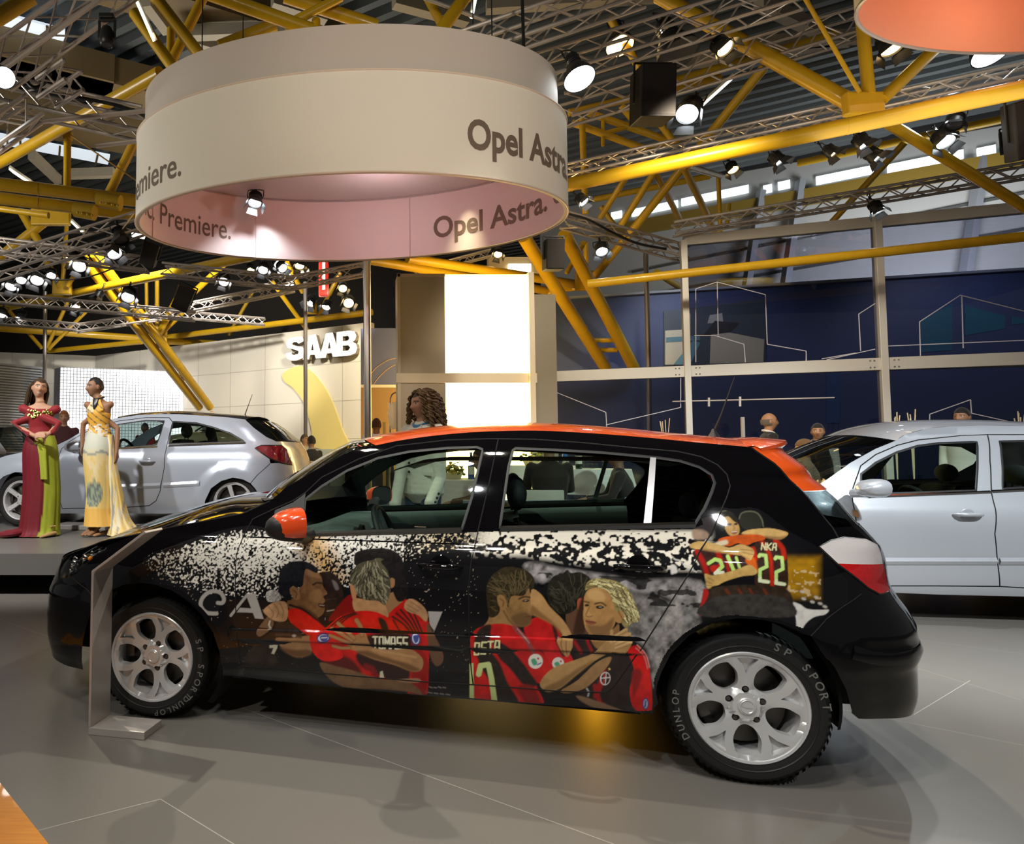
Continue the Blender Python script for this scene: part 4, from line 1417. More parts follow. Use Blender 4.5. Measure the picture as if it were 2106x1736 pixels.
 p.poly([(1180, 560), (1235, 500), (1335, 505), (1395, 590), (1425, 680), (1425, 780), (1385, 850), (1305, 898), (1240, 880), (1190, 838), (1168, 745), (1172, 640)], (.50, .27, .095), 1.2, True, .2, 4, 10)
 p.poly([(1200, 540), (1280, 515), (1340, 560), (1330, 610), (1230, 600)], (.66, .40, .16), 6)
 p.poly([(1190, 800), (1240, 800), (1330, 800), (1415, 740), (1388, 850), (1300, 900), (1238, 882)], (.27, .14, .055), 7)
 p.poly([(1180, 660), (1210, 690), (1240, 735), (1200, 745), (1176, 730)], (.60, .34, .13), 4)
 p.line([(1178, 612), (1215, 622)], 11, (.09, .05, .02), 2)
 p.line([(1262, 632), (1310, 622), (1350, 646)], 12, (.09, .05, .02), 2, True)
 p.poly([(1182, 636), (1208, 634), (1214, 648), (1186, 652)], (.03, .025, .02), 1.5)
 p.poly([(1270, 652), (1305, 644), (1336, 660), (1306, 672), (1276, 668)], (.03, .025, .02), 1.5)
 p.line([(1296, 656), (1312, 657)], 6, (.45, .42, .36))
 p.line([(1222, 650), (1190, 716), (1204, 736), (1240, 730)], 8, (.25, .12, .045), 2.5, True)
 p.poly([(1186, 760), (1222, 764), (1278, 780), (1235, 800), (1196, 786)], (.33, .10, .06), 1.5)
 p.line([(1190, 772), (1262, 782)], 6, (.10, .03, .02), 1.5)
 p.poly([(1418, 700), (1470, 684), (1502, 730), (1470, 784), (1422, 768)], (.48, .25, .09), 1.2)
 h3 = [(1184, 520), (1196, 465), (1250, 430), (1350, 432), (1450, 458), (1532, 520), (1575, 600), (1608, 690), (1616, 770), (1565, 782), (1510, 825), (1470, 770), (1505, 735), (1480, 690), (1430, 692), (1405, 610), (1350, 525), (1280, 500), (1215, 512)]
 p.poly(h3, (.34, .27, .10), 1.5, True, .4, 6, 6)
 p.strands(h3, 130, (.78, .70, .36), 8, 90, .75, 6, .35)
 p.strands(h3, 60, (.12, .09, .03), 6, 80, .75, 7, .35)
 p.poly([(985, 1330), (1120, 1245), (1270, 1105), (1390, 1055), (1360, 1135), (1210, 1290), (1070, 1345)], (.34, .19, .075), 1.5, True, .2)
 p.poly([(820, 1268), (920, 1150), (1100, 1082), (1240, 1030), (1330, 950), (1380, 880), (1398, 840), (1420, 880), (1510, 822), (1522, 850), (1545, 868), (1552, 895), (1566, 920), (1548, 970), (1490, 1040), (1400, 1020), (1250, 1095), (1100, 1212), (985, 1305), (880, 1335)], (.46, .265, .10), 1.5, True, .22, 9, 14)
 p.poly([(860, 1300), (985, 1240), (1120, 1150), (1250, 1090), (1100, 1212), (985, 1305), (885, 1335)], (.26, .14, .05), 6)
 for q in (((1400, 905), (1512, 838)), ((1420, 930), (1540, 872)), ((1430, 955), (1556, 905)), ((1430, 985), (1550, 940))):
  p.line(q, 24, (.62, .39, .17), 1.5)
  p.line([(q[0][0], q[0][1] + 13), (q[1][0], q[1][1] + 13)], 5, (.26, .13, .05), 2)
 p.line([(1390, 940), (1396, 850)], 26, (.55, .33, .14), 1.5)
 p.poly([(1110, 1370), (1200, 1384), (1470, 1480), (1480, 1500), (1300, 1475), (1180, 1430)], (.26, .15, .085), 3)
 p.line([(1196, 1310), (1212, 1340), (1206, 1370)], 12, (.45, .47, .48), 2, True)
 p.ell((1344, 1230), 42, 54, (.72, .68, .66), .15)
 p.ell((1346, 1230), 34, 46, (.05, .015, .015), .15)
 p.line([(1338, 1196), (1328, 1268)], 9, (.6, .02, .02))
 p.line([(1310, 1228), (1380, 1222)], 9, (.72, .68, .66))
 p.line([(1352, 1188), (1344, 1276)], 8, (.72, .68, .66))
 star = [(1378 + (15 if i % 2 == 0 else 6) * sin(pi * i / 5), 1154 - (15 if i % 2 == 0 else 6) * cos(pi * i / 5)) for i in range(10)]
 p.poly(star, (.80, .52, .14), 1, False)
 p.ell((1668, 1432), 25, 48, (.03, .035, .20), 0)
 p.ell((1668, 1432), 17, 38, (.45, .46, .55), 0)
 p.line([(1668, 1410), (1664, 1455)], 14, (.06, .08, .3), 2)
 # ---------------- third group on the rear quarter
 p.frame(6.2, 1380, 980)
 sk3 = (.66, .42, .15)
 gold = np.clip(1 - np.maximum(np.abs(X - 1645) / 50, np.abs(Y - 1188) / 52), 0, 1)  # golden reflection on the flank painted into the film as a soft patch
 g = smooth01(gold * 2.2) * (.6 + .4 * vnoise(X / 12, Y / 9, 40))
 p.C = p.C * (1 - g[:, None]) + np.array([.50, .25, .006]) * g[:, None]
 cr = np.clip((n2 - .60) / .05, 0, 1) * (gold > .15) * (Y > 1165)
 p.C = p.C * (1 - .7 * cr[:, None]) + np.array([.72, .55, .30]) * .7 * cr[:, None]
 p.poly([(1530, 1610), (1640, 1630), (1736, 1690), (1900, 1700), (2010, 1700), (1960, 1760), (1830, 1790), (1720, 1870), (1650, 1980), (1600, 1960), (1590, 1800)], (.70, .68, .64), 2, True, .2)
 for c in ((1690, 1560), (1800, 1600), (1850, 1540), (1900, 1620), (1670, 1470), (1960, 1660)):
  p.ell(c, 30, 16, (.55, .52, .46), .3, 3)
 for i in range(16):
  p.ell((20 + i * 20, 1030 + i * 12 + 10 * sin(i)), 12, 9, (.70, .68, .62), .5, 2)
 p.poly([(0, 1130), (60, 1140), (80, 1220), (40, 1240), (0, 1240)], (.72, .69, .66), 3)
 p.poly([(345, 620), (380, 558), (450, 522), (545, 515), (560, 640), (520, 760), (400, 780), (290, 770)], (.035, .028, .028), 2)
 p.poly([(270, 690), (400, 680), (480, 740), (440, 800), (290, 800)], (.36, .25, .18), 5, True, .3)
 p.poly([(270, 980), (350, 935), (560, 945), (720, 950), (920, 980), (960, 1100), (890, 1230), (700, 1270), (560, 1260), (430, 1280), (350, 1110)], (.045, .018, .014), 1.5, True, .4)
 for q, w_ in ((((330, 950), (420, 1120), (470, 1290)), 60), (((600, 980), (640, 1120), (560, 1180)), 60), (((760, 980), (720, 1110), (740, 1240)), 40)):
  p.line(q, w_, (.42, .012, .008), 4, True)
 p.poly([(560, 1130), (490, 1160), (530, 1220), (600, 1200)], (.5, .02, .01), 3)
 p.line([(478, 1110), (560, 1058), (625, 1075), (655, 1150), (600, 1200)], 46, (.48, .74, .18), 1.5)
 p.line([(600, 1200), (560, 1235), (660, 1225)], 40, (.78, .80, .62), 1.5)
 p.line([(722, 1020), (800, 1205)], 46, (.50, .76, .20), 1.5)
 p.line([(830, 1035), (872, 1160)], 34, (.50, .74, .20), 1.5)
 p.poly([(655, 560), (720, 505), (800, 525), (852, 600), (875, 680), (856, 742), (790, 765), (728, 735), (684, 660)], (.58, .35, .115), 1.2, True, .25)
 p.poly([(700, 612), (740, 596), (775, 612), (740, 632)], (.03, .02, .012), 2)
 p.poly([(800, 604), (835, 594), (850, 612), (815, 622)], (.03, .02, .012), 2)
 p.line([(790, 620), (812, 668), (786, 676)], 9, (.32, .17, .06), 2)
 p.poly([(760, 700), (840, 694), (830, 730), (785, 735)], (.30, .08, .04), 2)
 p.line([(772, 708), (832, 704)], 11, (.82, .76, .62))
 p.poly([(545, 510), (600, 452), (700, 432), (790, 468), (842, 540), (858, 600), (800, 572), (724, 508), (668, 545), (690, 650), (650, 700), (600, 640), (560, 600)], (.020, .017, .012), 1.5, True, .5)
 p.line([(560, 500), (620, 450), (700, 440)], 9, (.20, .20, .12), 2, True)
 p.line([(660, 520), (680, 590)], 8, (.2, .14, .07), 2)
 p.ell((1020, 570), 155, 128, (.025, .026, .018), .15, 2)
 p.line([(868, 540), (900, 470), (1000, 445), (1100, 470), (1160, 560), (1175, 640)], 8, (.22, .22, .14), 3, True)
 p.poly([(1040, 900), (1150, 830), (1310, 800), (1410, 850), (1465, 950), (1485, 1100), (1480, 1420), (1300, 1430), (1080, 1390), (1075, 1150)], (.040, .018, .012), 1.5, True, .4)
 for q, w_ in ((((1160, 840), (1260, 1010), (1280, 1200), (1290, 1410)), 48), (((1330, 820), (1420, 920), (1440, 1040)), 60), (((1040, 930), (1070, 1050)), 70)):
  p.line(q, w_, (.52, .022, .006), 4, True)
 p.poly([(950, 1060), (1060, 1040), (1100, 1160), (1090, 1230), (980, 1130)], (.70, .13, .01), 4)
 word(p, 'NKA', 1150, 850, 48, 84, 22, 17, (.80, .76, .45), 10, 4)
 for ox, oy in ((1112, 1000), (1318, 1030)):
  p.line([(ox + 10, oy + 20), (ox + 20, oy), (ox + 95, oy + 8), (ox + 108, oy + 150), (ox + 22, oy + 190), (ox + 20, oy + 330), (ox + 125, oy + 345)], 44, (.52, .76, .24), 1.5)
  p.line([(ox + 22, oy + 300), (ox + 20, oy + 330), (ox + 125, oy + 345)], 40, (.76, .80, .55), 2)
 p.poly([(610, 800), (760, 760), (1000, 738), (1160, 738), (1200, 800), (1060, 840), (960, 880), (850, 852), (740, 890), (620, 860)], (.64, .10, .010), 1.5, True, .3)
 p.poly([(900, 735), (960, 690), (1100, 668), (1260, 662), (1400, 688), (1492, 722), (1460, 770), (1380, 802), (1230, 780), (1110, 742)], sk3, 1.2, True, .2)
 p.poly([(1200, 760), (1380, 770), (1460, 765), (1380, 804), (1240, 790)], (.30, .16, .06), 5)
 p.poly([(560, 850), (700, 810), (720, 860), (600, 890)], (.78, .66, .46), 4)
 p.poly([(245, 870), (330, 832), (470, 838), (640, 880), (750, 908), (880, 866), (1000, 900), (1056, 948), (1050, 1012), (1000, 1074), (900, 1014), (760, 996), (600, 968), (400, 935), (256, 915)], sk3, 1.2, True, .2)
 for q in (((880, 930), (1040, 945)), ((880, 962), (1046, 1000)), ((870, 990), (1000, 1060))):
  p.line(q, 9, (.32, .18, .06), 2)
 p.poly([(400, 920), (600, 950), (760, 985), (600, 972), (400, 940)], (.33, .18, .06), 4)
 p.poly([(428, 1240), (520, 1262), (650, 1240), (850, 1182), (1000, 1128), (1094, 1200), (1066, 1254), (900, 1275), (700, 1335), (600, 1385), (520, 1405), (490, 1452), (450, 1405), (440, 1330)], (.60, .38, .12), 1.5, True, .22)
 for q in (((470, 1290), (540, 1330)), ((450, 1340), (520, 1365)), ((450, 1390), (510, 1390))):
  p.line(q, 9, (.28, .15, .05), 2)
 p.poly([(440, 1450), (700, 1395), (1100, 1385), (1480, 1440), (1550, 1640), (1400, 1560), (1100, 1500), (700, 1510), (460, 1590)], (.035, .022, .014), 3, True, .5)
 for x_ in (700, 860, 1000, 1180):
  p.line([(x_, 1440), (x_ + 40, 1500)], 14, (.22, .03, .01), 6)
 p.poly([(420, 1430), (480, 1480), (440, 1600), (390, 1760), (360, 1760), (390, 1560)], (.42, .015, .012), 3)
 p.poly([(450, 1595), (700, 1512), (1100, 1502), (1480, 1565), (1600, 1760), (1300, 1800), (380, 1780)], (.040, .036, .033), 3, True, .5)
 return p.C
def livery(root, U):
 b = BLK
 uu = np.arange(-.60, 2.66, .0031)
 zz = np.arange(.225, 1.10, .0031)
 gu, gz = np.meshgrid(uu, zz, indexing='ij')
 gu, gz = gu.ravel(), gz.ravel()
 P = b.S(gu, gz)
 N = b.N(gu, gz)
 px, py = project(b.to_world(P))
 mask = (px > 280) & (px < 1745)
 area = spline([(290, 1150), (420, 1100), (520, 1080), (580, 1100), (622, 1103), (800, 1098), (1000, 1093), (1200, 1090), (1425, 1086), (1440, 1060), (1470, 1043), (1510, 1046), (1560, 1046), (1620, 1090), (1690, 1130), (1730, 1180), (1765, 1222), (1700, 1266), (1664, 1294), (1600, 1277), (1513, 1266), (1460, 1276), (1412, 1301), (1373, 1339), (1354, 1378), (1345, 1405), (1340, 1462), (1156, 1450), (870, 1429), (716, 1414), (552, 1397), (463, 1384), (461, 1350), (446, 1297), (422, 1260), (394, 1233), (359, 1209), (320, 1197)], 3, True)
 mask &= pip(area, px, py)
 nu, nz = len(uu), len(zz)
 mk = mask.reshape(nu, nz)
 q = mk[:-1, :-1] & mk[1:, :-1] & mk[:-1, 1:] & mk[1:, 1:]
 ii, jj = np.nonzero(q)
 idx = np.arange(nu * nz).reshape(nu, nz)
 F = np.stack([idx[ii, jj], idx[ii + 1, jj], idx[ii + 1, jj + 1], idx[ii, jj + 1]], 1)
 used = np.unique(F)
 rm = np.full(nu * nz, -1)
 rm[used] = np.arange(len(used))
 F = rm[F][:, ::-1]
 V = (P + N * .0012)[used]
 col = paint_livery(px[used], py[used])
 me = bpy.data.meshes.new('printed_film')
 me.vertices.add(len(V))
 me.vertices.foreach_set('co', V.astype(np.float32).ravel())
 me.loops.add(F.size)
 me.loops.foreach_set('vertex_index', F.astype(np.int32).ravel())
 me.polygons.add(len(F))
 me.polygons.foreach_set('loop_start', np.arange(0, F.size, 4, dtype=np.int32))
 me.update(calc_edges=True)
 me.validate()
 ca = me.color_attributes.new('Col', 'FLOAT_COLOR', 'POINT')
 ca.data.foreach_set('color', np.hstack([np.clip(col, 0, 1), np.ones((len(col), 1))]).astype(np.float32).ravel())
 me.shade_smooth()
 me.materials.append(vcol_mat('printed_film', rough=.4, coat=1., spec=.05))
 o = bpy.data.objects.new('printed_film', me)
 COL.objects.link(o)
 o.parent = root
 o['label'] = 'glossy photo print of embracing football players in red and black'
 return o
livery(BLACK_ROOT, BLACK_U)
# --------- the hall: floor, stage, walls, roof
M_FLOOR = mat('grey_vinyl', (.185, .172, .155), .30, spec=.5, noise=.05, nscale=3)
M_SEAM = mat('vinyl_seam', (.42, .40, .37), .4)
def wall_quad(name, pts, m, thick=.12):
 """wall from 4 corner points, given thickness away from the camera"""
 P = [Vector(p) for p in pts]
 n = (P[1] - P[0]).cross(P[3] - P[0]).normalized()
 if n.y < 0:
  n = -n
 return MB().prism(P, (0, 0, 0), n * thick).build(name, m, smooth=0)
def hall():
 fl = MB()
 fl.add([(-32, -7, 0), (32, -7, 0), (32, 45, 0), (-32, 45, 0), (-32, -7, -.1), (32, -7, -.1), (32, 45, -.1), (-32, 45, -.1)],
   [(0, 1, 2, 3), (4, 7, 6, 5), (0, 4, 5, 1), (1, 5, 6, 2), (2, 6, 7, 3), (3, 7, 4, 0)], 0)
 def seam(a, b, w=.004):
  a, b = Vector((*a, .0006)), Vector((*b, .0006))
  d = (b - a).normalized()
  s_ = Vector((-d.y, d.x, 0)) * w / 2
  fl.add([a - s_, b - s_, b + s_, a + s_], [(0, 1, 2, 3)], 1)
 def fp(px, py):
  return atz(px, py, 0).xy
 a, a2 = fp(650, 1512), fp(890, 1600)
 d1 = (a2 - a).normalized()
 d2 = Vector((-d1.y, d1.x))
 seam(a - d1 * 5, a + d1 * 4)
 c = fp(330, 1644)
 seam(c, c + (fp(480, 1736) - c).normalized() * 1.0)
 seam(c, c + (fp(80, 1708) - c).normalized() * 1.5)
 b = fp(1995, 1400)
 seam(b, fp(1880, 1470))
 seam(fp(1840, 1360), fp(2100, 1440))
 for k in range(1, 5):
  q = a + d2 * (1.9 * k)
  seam(q - d1 * 8, q + d1 * 3)
 f = fl.build('floor', [M_FLOOR, M_SEAM], smooth=0)
 struct(f)
 z = .004
 p1, p2 = atz(0, 1612, 0), atz(98, 1736, 0)
 d = (p2 - p1).normalized()
 nrm = Vector((-d.y, d.x, 0))
 if nrm.x > 0:
  nrm = -nrm
 wf = MB()
 P = [p1 - d * 1.4, p2 + d * 1.2]
 wf.prism([P[0], P[1], P[1] + nrm * 2.2, P[0] + nrm * 2.2], (0, 0, 0), (0, 0, z))
 m = mat('orange_wood', (.78, .30, .035), .3, coat=.4)
 nt = m.node_tree
 tc = nt.nodes.new('ShaderNodeTexCoord')
 mp = nt.nodes.new('ShaderNodeMapping')
 mp.inputs['Scale'].default_value = (2, 30, 1)
 mp.inputs['Rotation'].default_value = (0, 0, -atan2(d.y, d.x))
 nz = nt.nodes.new('ShaderNodeTexNoise')
 nz.inputs['Scale'].default_value = 3
 rp = nt.nodes.new('ShaderNodeValToRGB')
 rp.color_ramp.elements[0].color = (.55, .19, .02, 1)
 rp.color_ramp.elements[1].color = (.85, .36, .05, 1)
 nt.links.new(tc.outputs['Object'], mp.inputs[0])
 nt.links.new(mp.outputs[0], nz.inputs['Vector'])
 nt.links.new(nz.outputs['Fac'], rp.inputs[0])
 nt.links.new(rp.outputs[0], nt.nodes['Principled BSDF'].inputs['Base Color'])
 o = wf.build('floor_orange_wood', m, smooth=0)
 struct(o)
 Zc = 9.46
 a, b = atz(0, 63, Zc), atz(105, 0, Zc)
 dv = (b - a)
 dv.z = 0
 dv.normalize()
 sv = Vector((-dv.y, dv.x, 0))
 o0 = Vector((0, 14, Zc))
 prof = []
 w = .38
 n = 150
 for i in range(-n // 2, n // 2):
  t0 = i * w
  prof += [(t0, 0), (t0 + w * .38, 0), (t0 + w * .5, .16), (t0 + w * .88, .16)]
 cb = MB()
 cb.grid([[tuple(o0 + sv * t + dv * s_ + Vector((0, 0, h))) for t, h in prof] for s_ in (-32, 32)])
 c = cb.build('ceiling', mat('roof_sheet', (.085, .095, .098), .5, metal=.2, noise=.15, nscale=.6), smooth=0)
 struct(c)
 P0, P1 = atz(0, 290, Zc - .35), atz(280, 343, Zc - .35)
 e = (P1 - P0)
 e.z = 0
 e.normalize()
 q = Vector((-e.y, e.x, 0))
 sky = mat('daylight_pane', (.6, .66, .7), .3, emit=(.72, .82, .92), es=.75)
 brown = mat('brown_girder', (.14, .098, .042), .6)
 k = 0
 for (px, py, w_) in ((140, 312, .55), (235, 195, .50), (10, 52, .7)):
  ctr = atz(px, py, Zc - .3)
  k += 1
  g = MB()
  ctr = ctr - e * 5.5
  g.box(ctr, (13, w_, .05), Matrix((e, q, Vector((0, 0, 1)))).transposed(), 0)
  for s_ in np.arange(-6.4, 6.5, .9):
   g.box(ctr + e * float(s_) - Vector((0, 0, .03)), (.05, w_, .05), Matrix((e, q, Vector((0, 0, 1)))).transposed(), 1)
  o = g.build('window_%d' % k, [sky, brown], smooth=0)
  struct(o)
 k = 0
 for (px, py) in ((175, 262), (210, 160), (60, 120), (520, 40)):
  k += 1
  ctr = atz(px, py, Zc - .6)
  o = MB().box(ctr - e * 5.0, (13, .75, .55), Matrix((e, q, Vector((0, 0, 1)))).transposed()).build('trim_%d' % k, brown, smooth=0)
  struct(o)
 pale = mat('pale_joist', (.33, .29, .22), .6)
 for (x0, y0, x1, y1, zz) in ((380, 68, 590, 60, 8.4), (390, 80, 480, 105, 8.4), (300, 0, 345, 60, 8.2), (560, 0, 670, 35, 8.5), (810, 0, 960, 40, 8.2), (140, 358, 235, 355, 7.8), (65, 318, 120, 370, 7.8), (1000, 12, 1400, -15, 8.4), (1560, 5, 1700, 70, 8.4), (1500, 95, 1960, 60, 8.4), (1400, 130, 1750, 80, 8.4)):
  k += 1
  o = MB().bar(atz(x0, y0, zz), atz(x1, y1, zz), .16, .2).build('trim_%d' % k, pale, smooth=0)
  struct(o)
 dk = mat('hall_wall_dark', (.030, .027, .024), .8, noise=.2, nscale=.5)
 o = wall_quad('wall_back', [(-34, 28, 0), (17.5, 25, 0), (17.5, 25, 9.9), (-34, 28, 9.9)], dk)
 struct(o)
 a, b = Vector((6.76, 21.03, 0)), Vector((21.75, 10.41, 0))
 gy = mat('hall_wall_grey', (.30, .30, .29), .7, noise=.08, nscale=.8)
 o = wall_quad('wall_right', [a, b, b + Vector((0, 0, 9.9)), a + Vector((0, 0, 9.9))], gy)
 struct(o)
 d = (b - a).normalized()
 nn = Vector((d.y, -d.x, 0))
 if nn.y > 0:
  nn = -nn
 def zat(px, py):
  r = ray(px, py)
  t = (a - Vector((0, 0, CAMZ))).dot(nn) / r.dot(nn)
  p = Vector((0, 0, CAMZ)) + r * t
  return p
 bright = mat('clerestory_daylight', (.8, .9, .95), .3, emit=(.85, .95, 1.0), es=1.6)
 segs = [(1258, 446, 1280, 440), (1300, 440, 1395, 420), (1402, 418, 1540, 392), (1570, 392, 1588, 387), (1600, 385, 1625, 378), (1678, 374, 1806, 349), (1824, 350, 1980, 316), (2008, 317, 2046, 306)]
 wb = MB()
 for x0, y0, x1, y1 in segs:
  p, q_ = zat(x0, y0), zat(x1, y1)
  q_.z = p.z
  c_ = (p + q_) / 2 + nn * .06
  wb.box(c_, ((q_ - p).length, .06, .22), Matrix((d, -nn, Vector((0, 0, 1)))).transposed())
 wz = wb.build('window_4', bright, smooth=0)
 struct(wz)
 p, q_ = zat(1250, 482), zat(2140, 323)
 o = MB().bar(p + nn * .14, q_ + nn * .14, .12, .44).build('trim_20', mat('dim_yellow_girder', (.20, .13, .02), .5), smooth=0)  # yellow steel in dim light, the shade put into a darker colour
 struct(o)
 drk = mat('dark_band', (.012, .011, .012), .7)
 for i, (x0, y0, x1, y1, h) in enumerate(((1200, 400, 2120, 232, .42), (1300, 560, 2120, 395, .06), (1300, 612, 2120, 470, .06))):
  p, q_ = zat(x0, y0), zat(x1, y1)
  o = MB().bar(p + nn * (.04 + .05 * (i == 0)), q_ + nn * (.04 + .05 * (i == 0)), .05, h).build('trim_%d' % (21 + i), drk if i == 0 else mat('wall_joint', (.05, .05, .05), .7), smooth=0)
  struct(o)
 for i, (x0, y0, y1) in enumerate(((1560, 440, 640), (1640, 420, 480), (2010, 380, 640))):
  p = zat(x0, y0)
  o = MB().bar((p.x, p.y - .15, p.z + .6), (p.x - 1.2, p.y - .15, 2.2), .16, .2, up=(0, 1, 0)).build('trim_%d' % (25 + i), mat('wall_rib', (.22, .23, .25), .5), smooth=0)
  struct(o)
 for i, (x0, y0, x1, y1) in enumerate(((1000, 425, 1900, 290), (1270, 470, 2100, 325))):
  pass
hall()
# --------- stage with the second car and its turntable plate
ST_Z = .389
def stage():
 e = atz(0, 1137, ST_Z)
 y0 = e.y
 t = thing('stage', 'low grey stage carrying the blue-silver car and two models', 'stage', (0, 0, 0))
 st = MB()
 st.prism([Vector((-16, y0 + .03, 0)), Vector((-.34, y0 - .07, 0)), Vector((-.05, 8.83, 0)), Vector((.18, 13.2, 0)), Vector((-16, 13.2, 0))], (0, 0, ST_Z - .195), (0, 0, ST_Z))
 st.build('deck', mat('stage_deck', (.16, .152, .14), .35, noise=.05, nscale=3), t, smooth=0)
 b = MB()
 b.prism([Vector((-15.5, y0 + 1.15, 0)), Vector((-.75, y0 + 1.2, 0)), Vector((-.2, 12.8, 0)), Vector((-15.5, 12.8, 0))], (0, 0, 0), (0, 0, ST_Z - .195))
 b.build('plinth', mat('stage_plinth', (.10, .09, .08), .6), t, smooth=0)
stage()
# --------- white car-maker wall behind the stage
def maker_wall():
 cream = mat('cream_panel', (.62, .58, .50), .45)
 joint = mat('panel_joint', (.40, .37, .32), .6)
 A = at(-420, 690, 17.5)
 B = at(196, 737, 19.6)
 Cc = at(762, 679, 14.6)
 ztop = 4.57
 for nm, lab, (p, q), zt in (('display_wall', 'cream panelled display wall at far left behind the red-dressed model', (A, B), 4.57), ('display_wall', 'long cream panelled wall carrying the raised white lettering', (B, Cc), 4.57)):
  p = Vector((p.x, p.y, 0))
  q = Vector((q.x, q.y, 0))
  d = (q - p).normalized()
  n = Vector((d.y, -d.x, 0))
  L = (q - p).length
  root = thing(nm, lab, 'wall', p, atan2(d.y, d.x))
  o = MB().box((L / 2, .1, zt / 2), (L, .2, zt)).build('panel_face', cream, root, smooth=0)
  jb = MB()
  for x in np.arange(0.9, L, 1.22):
   jb.box((float(x), -.002, zt / 2), (.012, .006, zt))
  for z in (zt - .95, zt - 1.9, zt - 2.85):
   jb.box((L / 2, -.002, z), (L, .006, .012))
  jb.build('joints', joint, root, smooth=0)
  if p.x > B.x - .1:
   MAKER.update(root=root, p=p, d=d, n=n, L=L)
 root, p, d, n = MAKER['root'], MAKER['p'], MAKER['d'], MAKER['n']
 def on(px, py, off=.0):
  r = ray(px, py)
  O = Vector((0, 0, CAMZ))
  k = (p + n * off - O).dot(n) / r.dot(n)
  P = O + r * k
  return (P - p).dot(d), P.z
 x0, z0 = on(590, 741, .2)
 x1, z1 = on(733, 690, .2)
 lab = thing('wall_lettering', 'raised white SAAB letters on top of the cream wall', 'sign', p, atan2(d.y, d.x))
 wch = (x1 - x0) / 3.55
 hgt = .61
 zb = on(660, 737, .2)[1]
 glyph = {'S': [(1, .80), (.86, .97), (.5, 1), (.14, .96), (0, .76), (.1, .58), (.5, .46), (.68, .38), (.66, .26), (.5, .22), (.33, .26), (.30, .36), (0, .34), (.06, .12), (.3, .01), (.6, 0), (.9, .08), (1, .30), (.92, .50), (.6, .60), (.36, .67), (.32, .74), (.42, .79), (.58, .78), (.68, .70)],
    'A': [(0, 0), (.34, 1), (.68, 1), (1, 0), (.68, 0), (.62, .17), (.38, .17), (.32, 0)],
    'B': [(0, 0), (0, 1), (.62, 1), (.88, .94), (.96, .76), (.90, .60), (.78, .53), (.95, .44), (1, .26), (.92, .07), (.66, 0)]}
 holes = {'A': [[(.43, .36), (.57, .36), (.50, .66)]], 'B': [[(.30, .60), (.30, .80), (.56, .80), (.64, .70), (.56, .60)], [(.30, .20), (.30, .42), (.58, .42), (.68, .31), (.58, .20)]]}
 white = mat('lit_letter_face', (.95, .95, .92), .4, emit=(1, .98, .92), es=.9)
 side = mat('letter_side', (.30, .24, .17), .4, metal=.5)
 xs = x0
 for i, ch in enumerate('SAAB'):
  adv = {'S': .90, 'A': .86, 'B': 1.0}[ch]
  V, T = cdt_region(np.array(glyph[ch]), [np.array(h) for h in holes.get(ch, [])], .4)
  mb = MB()
  for off, rev in ((-.24, 1), (-.10, 0)):
   mb.add([(xs + v[0] * wch, off, zb + v[1] * hgt) for v in V], [t_ for t_ in T], 0 if off < -.2 else 1)
  for loop in [glyph[ch]] + holes.get(ch, []):
   m_ = len(loop)
   mb.add([(xs + v[0] * wch, -.24, zb + v[1] * hgt) for v in loop] + [(xs + v[0] * wch, -.10, zb + v[1] * hgt) for v in loop], [(k, (k + 1) % m_, (k + 1) % m_ + m_, k + m_) for k in range(m_)], 1)
  mb.build('letter', [white, side], lab, smooth=0)
  xs += wch * adv
 rl = MB()
 rl.box((x0 + wch * 1.8, -.06, zb + .28), (wch * 3.2, .12, .05))
 rl.build('letter_rail', side, lab, smooth=0)
 pts = [(583, 771), (600, 758), (624, 754), (650, 772), (675, 806), (692, 845), (706, 885), (717, 921), (650, 921), (643, 885), (636, 855), (625, 825), (606, 800), (588, 786)]
 P2 = spline([on(*q) for q in pts], 4, True)
 P2 = np.array([(x, max(z, 1.3)) for x, z in P2])
 V, T = cdt_region(P2, [], .2)
 f = thing('wall_fin', 'tall curved yellow fin on the cream wall below the white lettering', 'decoration', p, atan2(d.y, d.x))
 mb = MB()
 mb.add([(v[0], -.05, v[1]) for v in V], T)
 m_ = len(P2)
 mb.add([(v[0], -.05, v[1]) for v in P2] + [(v[0], 0, v[1]) for v in P2], [(k, (k + 1) % m_, (k + 1) % m_ + m_, k + m_) for k in range(m_)])
 mb.build('fin_panel', mat('fin_yellow', (.68, .55, .20), .45), f, smooth=0)
 xa, _ = on(640, 921)
 g = thing('wall_plinth', 'low pale green plinth at the foot of the cream wall', 'plinth', p, atan2(d.y, d.x))
 MB().box(((xa + MAKER['L']) / 2 + .3, -.5, .725), (MAKER['L'] - xa, .9, 1.45)).build('plinth_body', mat('plinth_green', (.55, .58, .48), .4), g, smooth=0)
 y = 16.3
 a, b = at(125, 755, y), at(372, 765, y + .9)
 s = thing('light_screen', 'glowing white lattice screen behind the orange-dressed model', 'screen', (0, 0, 0))
 h0 = a.z
 fr = MB()
 fr.prism([Vector((a.x, a.y, 0)), Vector((b.x, b.y, 0)), Vector((b.x, b.y + .3, 0)), Vector((a.x, a.y + .3, 0))], (0, 0, 0), (0, 0, h0))
 fr.build('screen_box', mat('screen_glow', (.95, .95, .95), .5, emit=(1, 1, 1), es=1.25), s, smooth=0)
 gb = MB()
 dd = (b - a)
 dd.z = 0
 L = dd.length
 dd.normalize()
 for x in np.arange(0, L, .085):
  q = a + dd * float(x)
  gb.box((q.x, q.y - .02, h0 / 2), (.010, .02, h0))
 for z in np.arange(.3, h0, .085):
  gb.bar(Vector((a.x, a.y - .02, float(z))), Vector((b.x, b.y - .02, float(z))), .02, .012)
